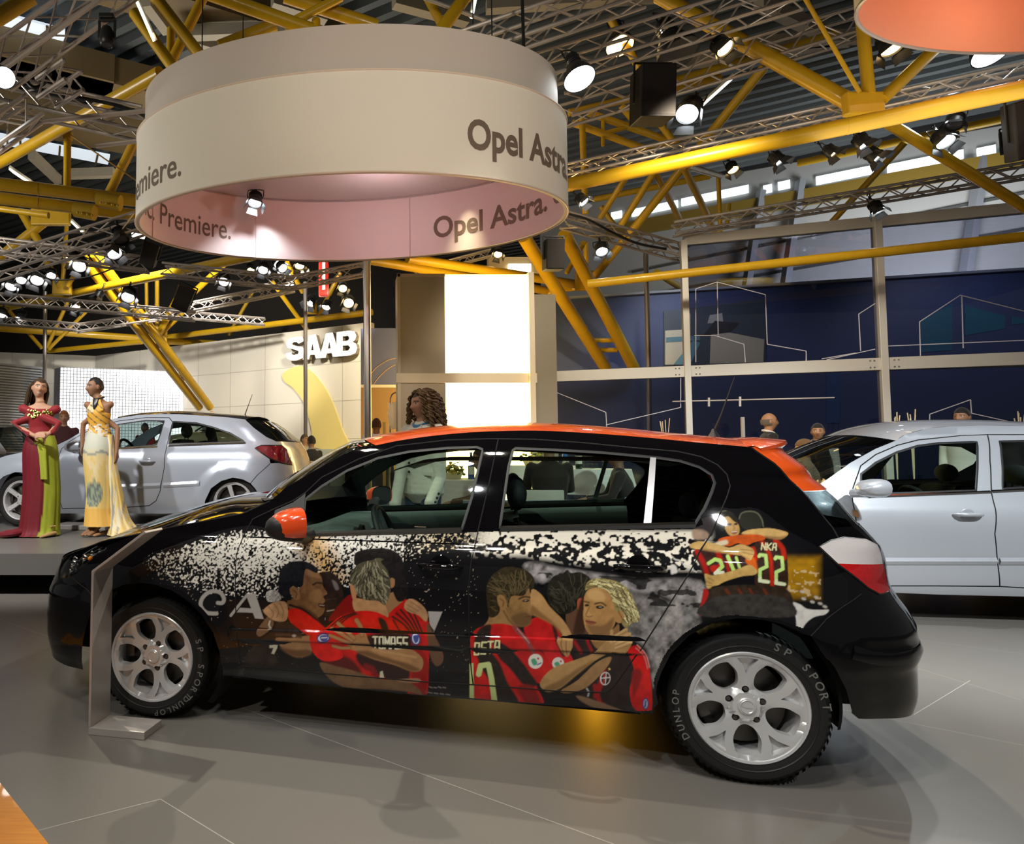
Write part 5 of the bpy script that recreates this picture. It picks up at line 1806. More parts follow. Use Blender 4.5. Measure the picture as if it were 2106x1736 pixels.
 gb.build('lattice', mat('lattice_grey', (.62, .66, .72), .4), s, smooth=0)
 sd = MB()
 c = at(112, 755, y + .35)
 sd.prism([Vector((c.x, c.y, 0)), Vector((a.x - .01, a.y, 0)), Vector((a.x - .01, a.y + .3, 0)), Vector((c.x, c.y + .3, 0))], (0, 0, 0), (0, 0, h0))
 sd.build('screen_return', mat('screen_side', (.60, .60, .64), .5), s, smooth=0)
 bl = thing('louvre_screen', 'white slatted louvre screen at the far left edge behind the white car', 'screen', (0, 0, 0))
 a, b = at(-160, 778, 15.2), at(88, 758, 17.4)
 dd = b - a
 dd.z = 0
 L = dd.length
 dd.normalize()
 sl = MB()
 for z in np.arange(.6, b.z - .05, .075):
  sl.bar(Vector((a.x, a.y, float(z))), Vector((b.x, b.y, float(z))), .05, .035)
 sl.build('slats', mat('slat_white', (.72, .74, .76), .5), bl, smooth=0)
 fb = MB()
 for q in (a, b):
  fb.box((q.x, q.y, b.z / 2), (.07, .07, b.z))
 fb.bar(Vector((a.x, a.y, b.z)), Vector((b.x, b.y, b.z)), .07, .06)
 fb.prism([Vector((a.x, a.y + .1, .5)), Vector((b.x, b.y + .1, .5)), Vector((b.x, b.y + .14, .5)), Vector((a.x, a.y + .14, .5))], (0, 0, 0), (0, 0, b.z - .5))
 fb.build('louvre_frame', mat('louvre_frame', (.45, .47, .50), .5), bl, smooth=0)
MAKER = {}
maker_wall()
# --------- catering lounge: light box and glazed screen
GL_A, GL_B = Vector((3.287, 10.829, 0)), Vector((9.435, 8.727, 0))
GD = (GL_B - GL_A).normalized()
GN = Vector((GD.y, -GD.x, 0))
def glp(px, py, off=0.):
 O = Vector((0, 0, CAMZ))
 r = ray(px, py)
 k = (GL_A + GN * off - O).dot(GN) / r.dot(GN)
 return O + r * k
def gbar(mb, p, q, w, dp, mi=None):
 mb.bar(p, q, dp, w, up=(0, 0, 1) if abs((q - p).normalized().z) < .7 else tuple(GN), mi=mi)
def lounge():
 frame = mat('frame_grey', (.66, .63, .57), .4, metal=.2)
 pane = glass_mat('tinted_pane', (.62, .63, .70), .05, .015)
 line = mat('drawn_line', (.62, .60, .66), .5)
 g = thing('glass_screen', 'tall glazed screen with grey frame and line drawings of houses', 'screen', (0, 0, 0))
 zt = glp(1600, 477).z
 zm1, zm0 = glp(1410, 753).z, glp(1410, 776).z
 zm = (zm1 + zm0) / 2
 xs = {'a': glp(1107, 770), 'b': glp(1413, 760), 'c': glp(1815, 742), 'd': glp(2250, 728), 'e': glp(2720, 700)}
 for k in xs:
  xs[k].z = 0
 def post(p, z0, z1, w):
  mb = MB()
  gbar(mb, p + Vector((0, 0, z0)), p + Vector((0, 0, z1)), w, .09)
  mb.build('post', frame, g, smooth=0, bevel=.004)
 post(xs['a'], 0, zm, .10)
 post(xs['b'], 0, zt, .15)
 post(xs['c'], 0, zt, .16)
 post(xs['d'], 0, zt, .16)
 post(xs['e'], 0, zt, .16)
 for (p, q, z, w) in ((xs['a'], xs['e'], zm, zm1 - zm0), (xs['b'], xs['e'], zt, .16), (xs['a'], xs['e'], .05, .1)):
  mb = MB()
  gbar(mb, p + Vector((0, 0, z)), q + Vector((0, 0, z)), w, .10)
  mb.build('rail', frame, g, smooth=0, bevel=.004)
 for (p, q, z0, z1) in ((xs['a'], xs['b'], .1, zm), (xs['b'], xs['c'], .1, zm), (xs['c'], xs['d'], .1, zm), (xs['d'], xs['e'], .1, zm), (xs['b'], xs['c'], zm, zt), (xs['c'], xs['d'], zm, zt), (xs['d'], xs['e'], zm, zt)):
  mb = MB()
  mb.prism([p + Vector((0, 0, z0)), q + Vector((0, 0, z0)), q + Vector((0, 0, z1)), p + Vector((0, 0, z1))], -GN * .005, GN * .005)
  mb.build('pane', pane, g, smooth=0)
 mb = MB()
 for k in ('b', 'c'):
  for dx in (-.17, -.12, .12, .17):
   for dz in (-.05, .05):
    c = xs[k] + GD * dx + Vector((0, 0, zm + dz)) + GN * .052
    mb.sphere(c, .012, 8, 6)
 mb.build('bolts', mat('bolt', (.25, .23, .2), .4, metal=.6), g)
 dr = MB()
 for poly in ([(1431, 745), (1431, 594), (1475, 580), (1574, 606), (1578, 708), (1658, 722), (1658, 742)], [(1475, 580), (1477, 690)], [(1428, 690), (1470, 690), (1530, 708), (1533, 745)],
     [(1770, 722), (1766, 646), (1800, 624)], [(1700, 740), (1800, 718)], [(1893, 732), (1891, 662), (1975, 607), (2106, 640)], [(1978, 607), (1981, 716)], [(1820, 712), (2106, 700)],
     [(1110, 810), (1134, 803), (1246, 848), (1248, 880)], [(1140, 780), (1141, 880)], [(1246, 874), (1400, 838), (1400, 776)], [(1912, 872), (1912, 852), (1996, 822), (1998, 850), (2080, 868)], [(1690, 738), (1760, 726)]):
  P = [glp(x, y, .012) for x, y in poly]
  for u, v in zip(P, P[1:]):
   dr.bar(u, v, .004, .011)
 d_ = dr.build('house_outline', line, g, smooth=0)
 hb = MB()
 hb.tube([glp(1383, 826, .06), glp(1716, 818, .06)], .012, 8)
 for x, y0, y1 in ((1458, 818, 836), (1522, 816, 836)):
  hb.tube([glp(x, y0, .06), glp(x, y1, .06)], .018, 8)
  hb.tube([glp(x, (y0 + y1) / 2, .0), glp(x, (y0 + y1) / 2, .06)], .010, 6)
 hb.build('door_bar', M_ALU, g)
 # ---- light box
 lb = thing('light_box', 'tall glowing white light box with grey side panel and rails', 'light box', (0, 0, 0))
 off = .06
 yb = 10.41
 def lp(px, py):
  return at_m(px, py, yb)
 zt_ = lp(900, 563).z
 xl, xm, xr = lp(818, 700).x, lp(916, 700).x, lp(1086, 700).x
 zr1, zr0 = lp(950, 768).z, lp(950, 788).z
 metal = mat('lightbox_panel', (.40, .34, .25), .42, metal=.35)
 MB().box(((xl + xm) / 2, yb + .2, zt_ / 2), (xm - xl, .4, zt_)).build('side_panel', metal, lb, smooth=0, bevel=.01)
 glow = mat('lightbox_glow', (1, .9, .6), .5, emit=(1.0, .66, .22), es=11.)
 MB().box(((xm + xr) / 2, yb + .2, zt_ / 2), (xr - xm, .36, zt_ - .02)).build('glowing_face', glow, lb, smooth=0)
 white = mat('lightbox_rail', (.85, .74, .55), .4)
 mb = MB()
 mb.box(((xl + xr) / 2 + .05, yb - .01, (zr0 + zr1) / 2), (xr - xl + .16, .05, zr1 - zr0))
 mb.build('rail', white, lb, smooth=0, bevel=.004)
 for x in (xr + .04,):
  MB().box((x, yb + .15, zt_ / 2), (.09, .5, zt_)).build('corner_post', white, lb, smooth=0)
 mb = MB()
 mb.box((xl + .02, yb - .005, zt_ / 2), (.05, .03, zt_))
 mb.box(((xl + xm) / 2, yb - .005, zt_ - .03), (xm - xl, .03, .05))
 mb.build('panel_frame', mat('panel_frame', (.52, .43, .30), .4, metal=.3), lb, smooth=0)
 MB().box((xr + .26, yb + .06, zt_ / 2 - .1), (.42, .12, zt_ - .5)).build('return_panel', mat('return_panel', (.30, .26, .19), .5), lb, smooth=0)
 us = thing('small_light_box', 'small lit white panel above the light box, behind yellow tubes', 'light box', (0, 0, 0))
 a, b = at_m(1030, 535, 13), at_m(1086, 560, 13)
 MB().box(((a.x + b.x) / 2, 13.1, (a.z + b.z) / 2), (b.x - a.x + .5, .15, a.z - b.z + .15)).build('case', mat('case_beige', (.55, .45, .30), .5), us, smooth=0)
 MB().box(((a.x + b.x) / 2 + .1, 13.0, (a.z + b.z) / 2 - .04), (b.x - a.x - .1, .1, a.z - b.z - .1)).build('lit_face', mat('lit_face', (1, .95, .8), .5, emit=(1, .9, .65), es=2.5), us, smooth=0)
 # ---- blue wall of the stand behind the glazing
 blue = mat('blue_wall', (.045, .065, .16), .5, noise=.10, nscale=1.5)
 teal = mat('teal_print', (.012, .13, .19), .5)
 a, b = Vector((2.17, 15.35, 0)), Vector((16.254, 11.46, 0))
 zb = 4.05
 bw = thing('blue_wall', 'dark blue back wall with printed house shapes behind the glazing', 'wall', (0, 0, 0))
 d = (b - a).normalized()
 n = Vector((d.y, -d.x, 0))
 def onb(px, py, o_=0.):
  O = Vector((0, 0, CAMZ))
  r = ray(px, py)
  return O + r * ((a + n * o_ - O).dot(n) / r.dot(n))
 z1 = onb(1900, 568).z
 MB().prism([a, b, b + Vector((0, 0, z1)), a + Vector((0, 0, z1))], (0, 0, 0), -n * .15).build('wall_face', blue, bw, smooth=0)
 mb = MB()
 mb.bar(a + Vector((0, 0, z1)), b + Vector((0, 0, z1)), .2, .05)
 mb.build('top_rail', mat('wall_cap', (.28, .30, .34), .5), bw, smooth=0)
 def patch(name, pts, m, o_=.012):
  V = [onb(x, y, o_) for x, y in pts]
  MB().prism(V, (0, 0, 0), -n * .01).build(name, m, bw, smooth=0)
 patch('house_print', [(1893, 725), (1893, 662), (1958, 625), (1958, 720)], teal)
 patch('house_print', [(1985, 690), (1985, 628), (2068, 650), (2066, 676)], teal)
 patch('house_print', [(2080, 668), (2080, 650), (2106, 656), (2106, 664)], teal)
 patch('band_print', [(1090, 770), (2140, 742), (2140, 752), (1090, 782)], mat('dim_gold', (.20, .13, .04), .5), .014)
 patch('blue_stripe', [(1700, 765), (1728, 764), (1728, 870), (1700, 870)], mat('blue_stripe', (.02, .07, .20), .5))
 mu = thing('wall_mural', 'wall mural of a pale kitchen unit and slanted blue stripes', 'picture', (0, 0, 0))
 def mp(name, pts, col, o_):
  V = [onb(x, y, o_) for x, y in pts]
  MB().prism(V, (0, 0, 0), -n * .008).build(name, mat(name + '_tone', col, .5), mu, smooth=0)
 mp('mural_ground', [(1365, 752), (1365, 640), (1575, 615), (1575, 748)], (.05, .065, .085), .03)
 mp('mural_steps', [(1368, 750), (1368, 680), (1402, 678), (1402, 645), (1420, 645), (1420, 750)], (.52, .50, .40), .04)
 mp('mural_shade', [(1370, 694), (1440, 690), (1440, 700), (1370, 704)], (.10, .22, .28), .05)
 mp('mural_slats', [(1385, 750), (1425, 700), (1440, 705), (1420, 750)], (.13, .28, .34), .052)
 mp('mural_unit', [(1462, 684), (1480, 680), (1572, 698), (1570, 745), (1460, 748)], (.50, .46, .34), .045)
 mp('mural_figure', [(1455, 665), (1460, 648), (1485, 644), (1488, 664)], (.40, .40, .36), .045)
 mp('mural_sill', [(1446, 690), (1470, 660), (1520, 664), (1500, 684)], (.02, .02, .025), .047)
 bp = thing('partition_wall', 'blue and brown panel between the steel pole and the light box', 'wall', (0, 0, 0))
 y = 12.9
 a, b, c = at_m(757, 676, y), at_m(822, 676, y), at_m(790, 795, y)
 MB().box(((a.x + b.x) / 2, y, (a.z + c.z) / 2), (b.x - a.x + .3, .1, a.z - c.z)).build('blue_field', mat('blue_field', (.10, .12, .27), .5), bp, smooth=0)
 MB().box(((a.x + b.x) / 2, y + .01, c.z / 2), (b.x - a.x + .3, .1, c.z)).build('brown_field', mat('brown_field', (.28, .17, .07), .5), bp, smooth=0)
 MB().box(((a.x + b.x) / 2, y - .03, c.z), (b.x - a.x + .3, .08, .06)).build('rail', frame, bp, smooth=0)
 ar = MB()
 for r0 in ((762, 770, 775, 755, 800, 740, 818, 737), (765, 795, 780, 775, 800, 757, 818, 748)):
  P = spline([tuple(at_m(r0[i], r0[i + 1], y - .06)) for i in range(0, 8, 2)], 5)
  ar.tube(P, .008, 6)
 ar.build('arc_line', mat('arc_line', (.5, .33, .2), .5), bp)
lounge()
# --------- yellow space frame under the roof
def dep(px, py, k):
 """depth: number = world y, 'z..' = where the sight line meets that height"""
 if isinstance(k, str):
  return atz(px, py, float(k[1:]) * DK)
 return at(px, py, k)
Z = 'z4.6'
TUBES = [
 (-40, 374, Z, 300, 415, Z, .085), (-40, 403, Z, 300, 445, Z, .085), (-40, 424, 9.2, 100, 443, 9.2, .05),
 (-40, 357, 'z5.4', 330, 150, 'z5.4', .075), (139, 272, 8.2, 138, 393, 8.2, .05), (278, 290, 8.0, 222, 402, 8.2, .062),
 (276, 26, 7.0, 358, 142, 7.0, .072), (316, -10, 7.0, 416, 120, 7.0, .075), (420, -10, 7.4, 350, 132, 7.6, .062), (-20, 46, 6.0, 66, -8, 6.0, .08),
 (430, -14, 6.2, 642, 62, 6.6, .075), (585, -8, 6.8, 775, 54, 7.0, .078), (600, 46, 6.7, 702, -6, 6.7, .05), (350, 152, 7.6, 352, 60, 7.6, .055), (452, 98, 7.2, 566, 52, 7.2, .085),
 (902, 70, 7.0, 958, -8, 7.0, .08), (878, -8, 7.2, 915, 62, 7.2, .055), (650, 40, 6.8, 651, 75, 6.8, .05), (595, 55, 6.6, 596, 80, 6.6, .05),
 (139, 438, 12.7, 128, 590, 12.7, .045), (-30, 641, Z, 522, 526, Z, .088), (92, 530, 12.7, 125, 594, 12.7, .07), (165, 548, 12.6, 138, 590, 12.6, .05),
 (168, 528, 12.0, 410, 838, 16.4, .11), (195, 522, 12.0, 432, 838, 16.4, .11),
 (362, 770, 15.6, 385, 772, 15.6, .05), (365, 778, 15.7, 392, 780, 15.7, .05), (188, 552, 12.4, 216, 555, 12.4, .05),
 (-30, 673, Z, 322, 698, Z, .10), (326, 696, Z, 765, 642, Z, .085), (336, 702, 17, 445, 706, 19, .09), (292, 703, 16.6, 100, 722, 18, .07),
 (323, 680, 16, 323, 572, 16, .06), (302, 664, 16.4, 301, 576, 16.4, .05), (328, 684, 16, 364, 615, 15.5, .09), (394, 606, 15.2, 466, 538, 14.6, .08), (330, 688, 16.2, 380, 640, 16, .06),
 (14, 634, 17, 86, 716, 17, .055), (146, 606, 17, 96, 716, 17, .055), (178, 640, 17, 100, 718, 17, .05),
 (44, 436, 11, 82, 502, 11, .075), (-10, 536, 11, 108, 444, 11, .085), (75, 470, 11.4, 20, 530, 11.4, .06),
 (759, 534, Z, 1140, 601, Z, .088), (838, 531, Z, 1200, 587, Z, .088), (1120, 604, 12.8, 1198, 590, 12.4, .05),
 (1208, 584, 9.1, 2160, 481, 7.3, .064), (1078, 488, 10.6, 1245, 757, 13.2, .12), (1160, 480, 10.6, 1304, 757, 13.2, .12), (1215, 700, 12.7, 1264, 700, 12.7, .05), (1222, 720, 12.9, 1268, 720, 12.9, .05),
 (1222, 570, Z, 1572, 138, 'z6.9', .075), (1287, 366, 10.5, 1232, 452, 11, .055), (1346, 354, 10.2, 1276, 465, 11, .06), (1348, 354, 10.2, 1398, 452, 11.5, .05), (1406, 344, 9.6, 1478, 492, 11.5, .055), (1477, 356, 11, 1482, 486, 11.5, .04), (1416, 342, 9.6, 1482, 362, 11, .05),
 (1197, 243, 9.4, 1204, 440, 9.6, .05), (1204, 498, 11.5, 1206, 558, 11.8, .05), (1166, 560, 12, 1200, 500, 11, .05),
 (1210, 232, 9.6, 1395, 296, 9.6, .055), (1176, 252, 9.6, 1330, 308, 9.6, .055), (1238, 276, 9.6, 1292, 261, 9.6, .04), (1325, 306, 9.6, 1380, 294, 9.6, .04), (1278, 218, 9.4, 1306, 252, 9.4, .05), (1358, 255, 9.4, 1384, 290, 9.4, .05),
 (1222, 410, 14, 1460, 362, 13, .07), (1640, 336, 13, 2070, 243, 11, .08), (1236, 425, 12, 1262, 462, 12, .05),
 (1160, 382, Z, 2160, 172, Z, .088), (1768, 222, 6.6, 1355, -8, 7.7, .088), (1787, 196, 6.5, 1768, -10, 6.5, .062), (1812, 206, 6.5, 2040, -10, 6.6, .068), (1768, 190, 6.4, 1652, -10, 6.4, .022),
 (1822, 250, 7.0, 2140, 446, 7.7, .062), (1860, 294, 11, 1708, 460, 12, .06), (1380, 168, 9.5, 1720, 68, 9.5, .06), (1170, 232, 9.8, 1480, 160, 9.8, .06), (1254, 36, 9, 1334, 172, 9, .055), (1495, 470, 12, 1500, 420, 12, .04),
 (1350, 560, 13, 1420, 605, 14, .07), (470, 690, 19, 520, 600, 19, .06), (560, 580, 15, 640, 690, 16, .06), (700, 560, 15, 650, 660, 15.5, .06), (590, 540, 14, 622, 600, 15, .06), (1240, 300, 9.6, 1240, 250, 9.6, .03),
]
def space_frame():
 t = thing('space_frame', 'yellow tubular steel space frame carrying the hall roof', 'roof frame', (0, 0, 0))
 for (x1, y1, d1, x2, y2, d2, r) in TUBES:
  a, b = dep(x1, y1, d1), dep(x2, y2, d2)
  mb = MB()
  mb.tube([a, b], r, 14 if r > .05 else 10)
  if r > .084:
   L = (b - a).length
   for f in (.33, .66):
    c = a.lerp(b, f)
    u = (b - a).normalized()
    mb.tube([c - u * .006, c + u * .006], r * 1.035, 14)
  mb.build('tube', M_YELLOW, t, smooth=40)
 for (x, y, d, w, h) in ((1775, 215, 6.5, .42, .26), (128, 592, 12.7, .4, .3), (325, 692, 16.2, .5, .4), (1205, 578, 11.9, .42, .40), (1160, 590, 12.5, .3, .2), (140, 280, 8.2, .12, .12), (105, 447, 10.6, .7, .3), (640, 634, 15, .3, .3)):
  c = at(x, y, d)
  MB().box(c, (w, .10, h)).build('gusset', M_YELLOW, t, smooth=0, bevel=.02)
 for (x1, y1, x2, y2, d) in ((145, 278, 300, 385, 8.0),):
  MB().tube([at(x1, y1, d), at(x2, y2, d)], .010, 6).build('tie_rod', mat('rusty_rod', (.30, .16, .03), .5), t)
 for (x0, y0, x1, y1, d) in ((202, 410, 248, 418, 7.6), (155, 430, 195, 438, 7.6)):
  mb = MB()
  mb.tube([at(x0, y0, d), at(x1, y1, d)], .10, 14)
  for k in range(4):
   c = at(x0 + (x1 - x0) * (k + .5) / 4, y0 + (y1 - y0) * (k + .5) / 4 + 6, d - .1)
   mb.sphere(c, .018, 8, 5)
  mb.build('flange', mat('yellow_flange', (.50, .31, .01), .5), t)
space_frame()
# --------- aluminium lighting trusses
def truss(a, b, s, label, bays=None, rc=.022, rb=.010):
 a, b = Vector(a), Vector(b)
 L = (b - a).length
 d = (b - a).normalized()
 sd = d.cross(Vector((0, 0, 1))).normalized()
 up = sd.cross(d)
 root = thing('lighting_truss', label, 'truss', a, 0)
 n = bays or max(3, int(L / (s * 1.15)))
 C = [(sd * x + up * z) * (s / 2) for x, z in ((-1, -1), (1, -1), (1, 1), (-1, 1))]
 for c in C:
  MB().tube([c, c + d * L], rc, 8).build('chord', M_TRUSS, root)
 mb = MB()
 for f in range(4):
  p, q = C[f], C[(f + 1) % 4]
  for i in range(n):
   t0, t1 = L * i / n, L * (i + 1) / n
   if i % 2 == 0:
    mb.tube([p + d * t0, q + d * t1], rb, 6, caps=False)
   else:
    mb.tube([q + d * t0, p + d * t1], rb, 6, caps=False)
 o = mb.build('bracing', M_TRUSS, root)
 return root
TRUSSES = [
 (-10, 150, 5.5, 300, -75, 5.5, .25, 'silver truss rising steeply across the top left corner'),
 (-30, 184, 6.2, 292, 256, 6.4, .26, 'silver truss with black cables running into left side of the white ring'),
 (-40, 300, 5.4, 70, 225, 5.6, .20, 'short silver truss at left edge above the twin yellow tubes'),
 (95, 192, 5.8, 152, 154, 5.6, .20, 'short open-ended silver truss in front of the brown roof girder'),
 (-20, 503, 9.0, 306, 546, 9.0, .19, 'silver truss falling gently from left edge to below the ring'),
 (-30, 560, 8.4, 288, 460, 8.4, .25, 'cable-laden silver truss rising to the lower left rim of the ring'),
 (-20, 612, 11.5, 400, 650, 11.5, .17, 'silver truss below the yellow tube crossing the left pole'),
 (-20, 659, 13, 160, 673, 13, .14, 'thin silver truss just above the lowest left yellow tube'),
 (155, 676, 13.5, 330, 650, 13.5, .16, 'short dim truss behind the twin sloping yellow columns'),
 (388, 634, 12.3, 605, 590, 12.3, .17, 'silver truss climbing to right behind the tilted loudspeaker'),
 (335, 555, 10.5, 595, 582, 10.5, .20, 'silver truss falling to right under the middle of the ring'),
 (590, 584, 10.5, 760, 552, 10.5, .19, 'silver truss behind the red hoist, left of the thick pole'),
 (300, 641, 15, 545, 662, 15, .16, 'dim distant truss above the cream wall'),
 (950, 104, 6.0, 1330, -26, 6.0, .25, 'topmost silver truss right of the ring'),
 (1085, 154, 6.6, 1660, -22, 6.6, .28, 'second silver truss from top, right of the ring'),
 (1160, 228, 7.2, 1930, 0, 7.2, .29, 'third silver truss from top, crossing behind the big loudspeaker'),
 (1168, 352, 8.3, 2140, 142, 6.3, .15, 'slim silver truss lying along the top of the big yellow tube'),
 (1385, 472, 9.4, 2140, 346, 8.2, .18, 'silver truss just above the glass screen'),
 (1160, 452, 9.4, 1408, 522, 9.8, .20, 'cable-wrapped silver truss right of the ring, over the pole'),
 (850, 562, 12.4, 1010, 520, 12.4, .13, 'small dim truss directly behind the lower right rim of the ring'),
]
for x1, y1, d1, x2, y2, d2, s, lab in TRUSSES:
 truss(at(x1, y1, d1), at(x2, y2, d2), s, lab)
def rod(name, lab, pts, r, m=None):
 o = MB().tube([at(*p) for p in pts], r, 10).build(name, m or M_TRUSS)
 tag(o, lab, 'tube')
 return o
rod('scaffold_tube', 'pinkish scaffold tube rising to the left side of the ring', [(46, 254, 6.0), (300, 228, 6.0)], .024)
rod('scaffold_tube', 'short cut scaffold tube left of the ring, below the long one', [(197, 300, 6.2), (282, 290, 6.2)], .024)
rod('scaffold_tube', 'grey scaffold tube above the top of the ring', [(868, -6, 7), (1010, 46, 7)], .024)
POLE = mat('steel_pole', (.34, .31, .29), .3, metal=.8)
rod('steel_pole', 'thick steel pole standing below the ring, beside the cream wall', [(754, 470, 8.1), (756.5, 940, 8.1), (757, 1134, 8.1)], .052, POLE)
rod('steel_pole', 'slim steel pole in front of the white lettering', [(628, 580, 13.9), (628.5, 912, 13.9), (628.5, 1052, 13.9)], .048, POLE)
rod('steel_pole', 'thin steel pole at far left behind the red-dressed model', [(93, 600, 14), (92, 800, 14), (92, 1051, 14)], .045, POLE)
rod('steel_pole', 'thin steel pole behind the glass screen', [(1328, 515, 11.2), (1334, 760, 11.2), (1338, 1080, 11.2)], .045, POLE)
# --------- lanterns
GLOW = {'w': mat('lamp_white_glow', (1, 1, 1), .5, emit=(1, .97, .95), es=14), 'y': mat('lamp_warm_glow', (1, .8, .5), .5, emit=(1, .66, .25), es=8),
  'b': mat('lamp_cool_glow', (1, 1, 1), .5, emit=(.86, .97, 1), es=14), 'o': mat('lamp_dark_lens', (.06, .06, .07), .15)}
M_CASE = mat('lantern_black', (.012, .012, .012), .42)
M_FLAP = mat('barn_door_metal', (.06, .06, .065), .35, metal=.5)
PROTO = {}
def spotlight_proto(kind):
 if kind in PROTO:
  return dup(PROTO[kind])
 r = thing('spotlight', 'x', 'spotlight', (0, 0, 0))
 b = MB()
 b.lathe([(0, 1.05), (.22, 1.0), (.30, .85), (.42, .80), (.46, .30), (.50, .22), (.50, -.02), (.46, -.02), (.44, .10), (0, .12)], 20, 'Z')
 for z in (.78, .66, .54):
  b.lathe([(.43, z - .02), (.49, z), (.43, z + .02)], 20, 'Z')
 b.build('housing', M_CASE, r, smooth=40)
 l = MB()
 l.lathe([(0, .03), (.25, .045), (.435, .09)], 20, 'Z')
 l.build('lens', GLOW[kind], r)
 y = MB()
 y.tube([(.53, 0, .5), (.58, 0, .75), (.56, 0, 1.25), (.2, 0, 1.35), (-.2, 0, 1.35), (-.56, 0, 1.25), (-.58, 0, .75), (-.53, 0, .5)], .04, 6)
 y.build('yoke', M_CASE, r)
 c = MB()
 c.box((0, 0, 1.48), (.16, .12, .30))
 c.tube([(0, .02, 1.5), (0, .12, 1.75), (0, 0, 1.9), (0, -.1, 1.75)], .05, 6)
 c.build('clamp', M_CASE, r)
 for a in range(4):
  f = MB()
  ang = a * pi / 2 + .4
  u, v = Vector((cos(ang), sin(ang), 0)), Vector((-sin(ang), cos(ang), 0))
  tilt = u * .20 - Vector((0, 0, .46))
  f.add([u * .50 - v * .32, u * .50 + v * .32, u * .50 + v * .42 + tilt, u * .50 - v * .42 + tilt], [(0, 1, 2, 3)])
  f.add([u * .515 - v * .32, u * .515 + v * .32, u * .515 + v * .42 + tilt, u * .515 - v * .42 + tilt], [(3, 2, 1, 0)])
  f.build('barn_door', M_FLAP, r, smooth=0)
 PROTO[kind] = r
 return r
SPOTS = [
 (1492, 100, 6.7, .20, 'y', (.2, -.5), 'black spotlight with warm bulb under the second truss, above the big loudspeaker'),
 (1835, 100, 7.0, .24, 'y', (0, -.3), 'black spotlight with warm bulb between the yellow vertical tube and the salmon ring'),
 (1413, 235, 6.8, .26, 'b', (-.5, -.4), 'large black spotlight at lower right corner of the big loudspeaker'),
 (1201, 415, 7.6, .14, 'b', (.4, -.5), 'small spotlight at the right edge of the ring'),
 (1238, 518, 9.3, .19, 'b', (-.1, -.5), 'spotlight with bright white beam right of the lower loudspeaker'),
 (1508, 350, 9.4, .17, 'y', (0, -.4), 'warm spotlight hanging below the middle of the big yellow tube'),
 (1605, 333, 7.6, .17, 'b', (.4, -.3), 'cool spotlight with open flap, second below the big yellow tube'),
 (1716, 316, 7.2, .15, 'y', (.5, -.4), 'warm spotlight just left of the twin cool lamps'),
 (1780, 298, 7.0, .17, 'b', (.3, -.3), 'upper cool spotlight below the yellow node plate'),
 (1806, 325, 7.2, .18, 'b', (.5, -.4), 'lower cool spotlight with wide grey flaps below the yellow node plate'),
 (1945, 292, 6.8, .19, 'b', (-.1, -.5), 'cool spotlight hanging right of the sloping yellow tube'),
 (1962, 258, 6.8, .17, 'o', (-.4, -.2), 'unlit dark spotlight at the upper right, above a cool one'),
 (1806, 434, 8.4, .17, 'b', (.1, -.3), 'spotlight in a round yoke just above the top rail of the glass screen'),
 (1024, 524, 11.5, .18, 'y', (-.2, -.5), 'warm spotlight behind the lower right rim of the ring'),
 (22, 590, 10.5, .20, 'w', (.1, -.6), 'bright spotlight nearest the left edge under the rising truss'),
 (44, 577, 10.5, .18, 'w', (.3, -.5), 'second bright spotlight from the left edge under the rising truss'),
 (76, 577, 10.0, .22, 'w', (.2, -.6), 'third bright spotlight from the left, with wide flaps'),
 (105, 568, 10.4, .17, 'w', (.3, -.5), 'fourth bright spotlight from the left, beside the yellow node'),
 (146, 535, 9.0, .18, 'y', (0, -.4), 'black spotlight hung at the crossing of two trusses on the left'),
 (163, 548, 9.0, .21, 'w', (.2, -.7), 'bright spotlight with white flaps beside the truss crossing'),
 (236, 522, 8.6, .22, 'w', (.4, -.4), 'black spotlight with tilted flaps under the lower left of the ring'),
 (250, 494, 8.3, .22, 'o', (.3, -.3), 'dark spotlight hanging from the cable-laden truss, left of the ring'),
 (263, 612, 10.4, .24, 'w', (.1, -.6), 'very bright spotlight in front of the twin sloping columns'),
 (156, 634, 11.6, .19, 'w', (.3, -.6), 'spotlight with bright flap under the truss below the left yellow tube'),
 (42, 656, 13, .19, 'w', (.1, -.4), 'spotlight above the lowest yellow tube near the left edge'),
 (2, 648, 12, .18, 'w', (.1, -.5), 'spotlight cut by the left edge of the picture, lower of two'),
 (200, 612, 11.6, .18, 'o', (-.3, -.2), 'dark spotlight pair member left of the very bright lamp'),
 (460, 580, 10.5, .19, 'w', (0, -.7), 'spotlight with bright flaps under the truss below the ring'),
 (541, 556, 10.3, .18, 'w', (0, -.6), 'bright double-lens spotlight just below the ring rim'),
 (572, 544, 10.8, .16, 'w', (.4, -.7), 'left one of two bright lamps close together under the ring'),
 (582, 552, 10.7, .18, 'w', (.5, -.7), 'right one of two bright lamps close together under the ring'),
 (616, 548, 11.2, .20, 'y', (0, -.4), 'warm bell-shaped lamp left of the red hoist'),
 (516, 556, 11.2, .15, 'y', (.1, -.4), 'small warm lamp behind the truss under the ring'),
 (636, 624, 14.6, .26, 'w', (-.4, -.4), 'spotlight mounted on the slim steel pole'),
 (670, 632, 14.6, .22, 'w', (-.3, -.5), 'spotlight with white flap below the red hoist'),
 (705, 594, 14.0, .22, 'y', (0, -.8), 'upper of two round warm lamps left of the thick pole'),
 (717, 624, 13.6, .26, 'y', (0, -.9), 'lower of two round warm lamps left of the thick pole'),
]
for (x, y, d, s, kind, (ax, ay), lab) in SPOTS:
 o = spotlight_proto(kind)
 o['label'] = lab
 o['group'] = 'spotlights on the trusses'
 o.location = at(x, y, d)
 o.scale = (s, s, s)
 v = Vector((ax, ay, -.75)).normalized()
 o.rotation_euler = v.to_track_quat('-Z', 'Y').to_euler()
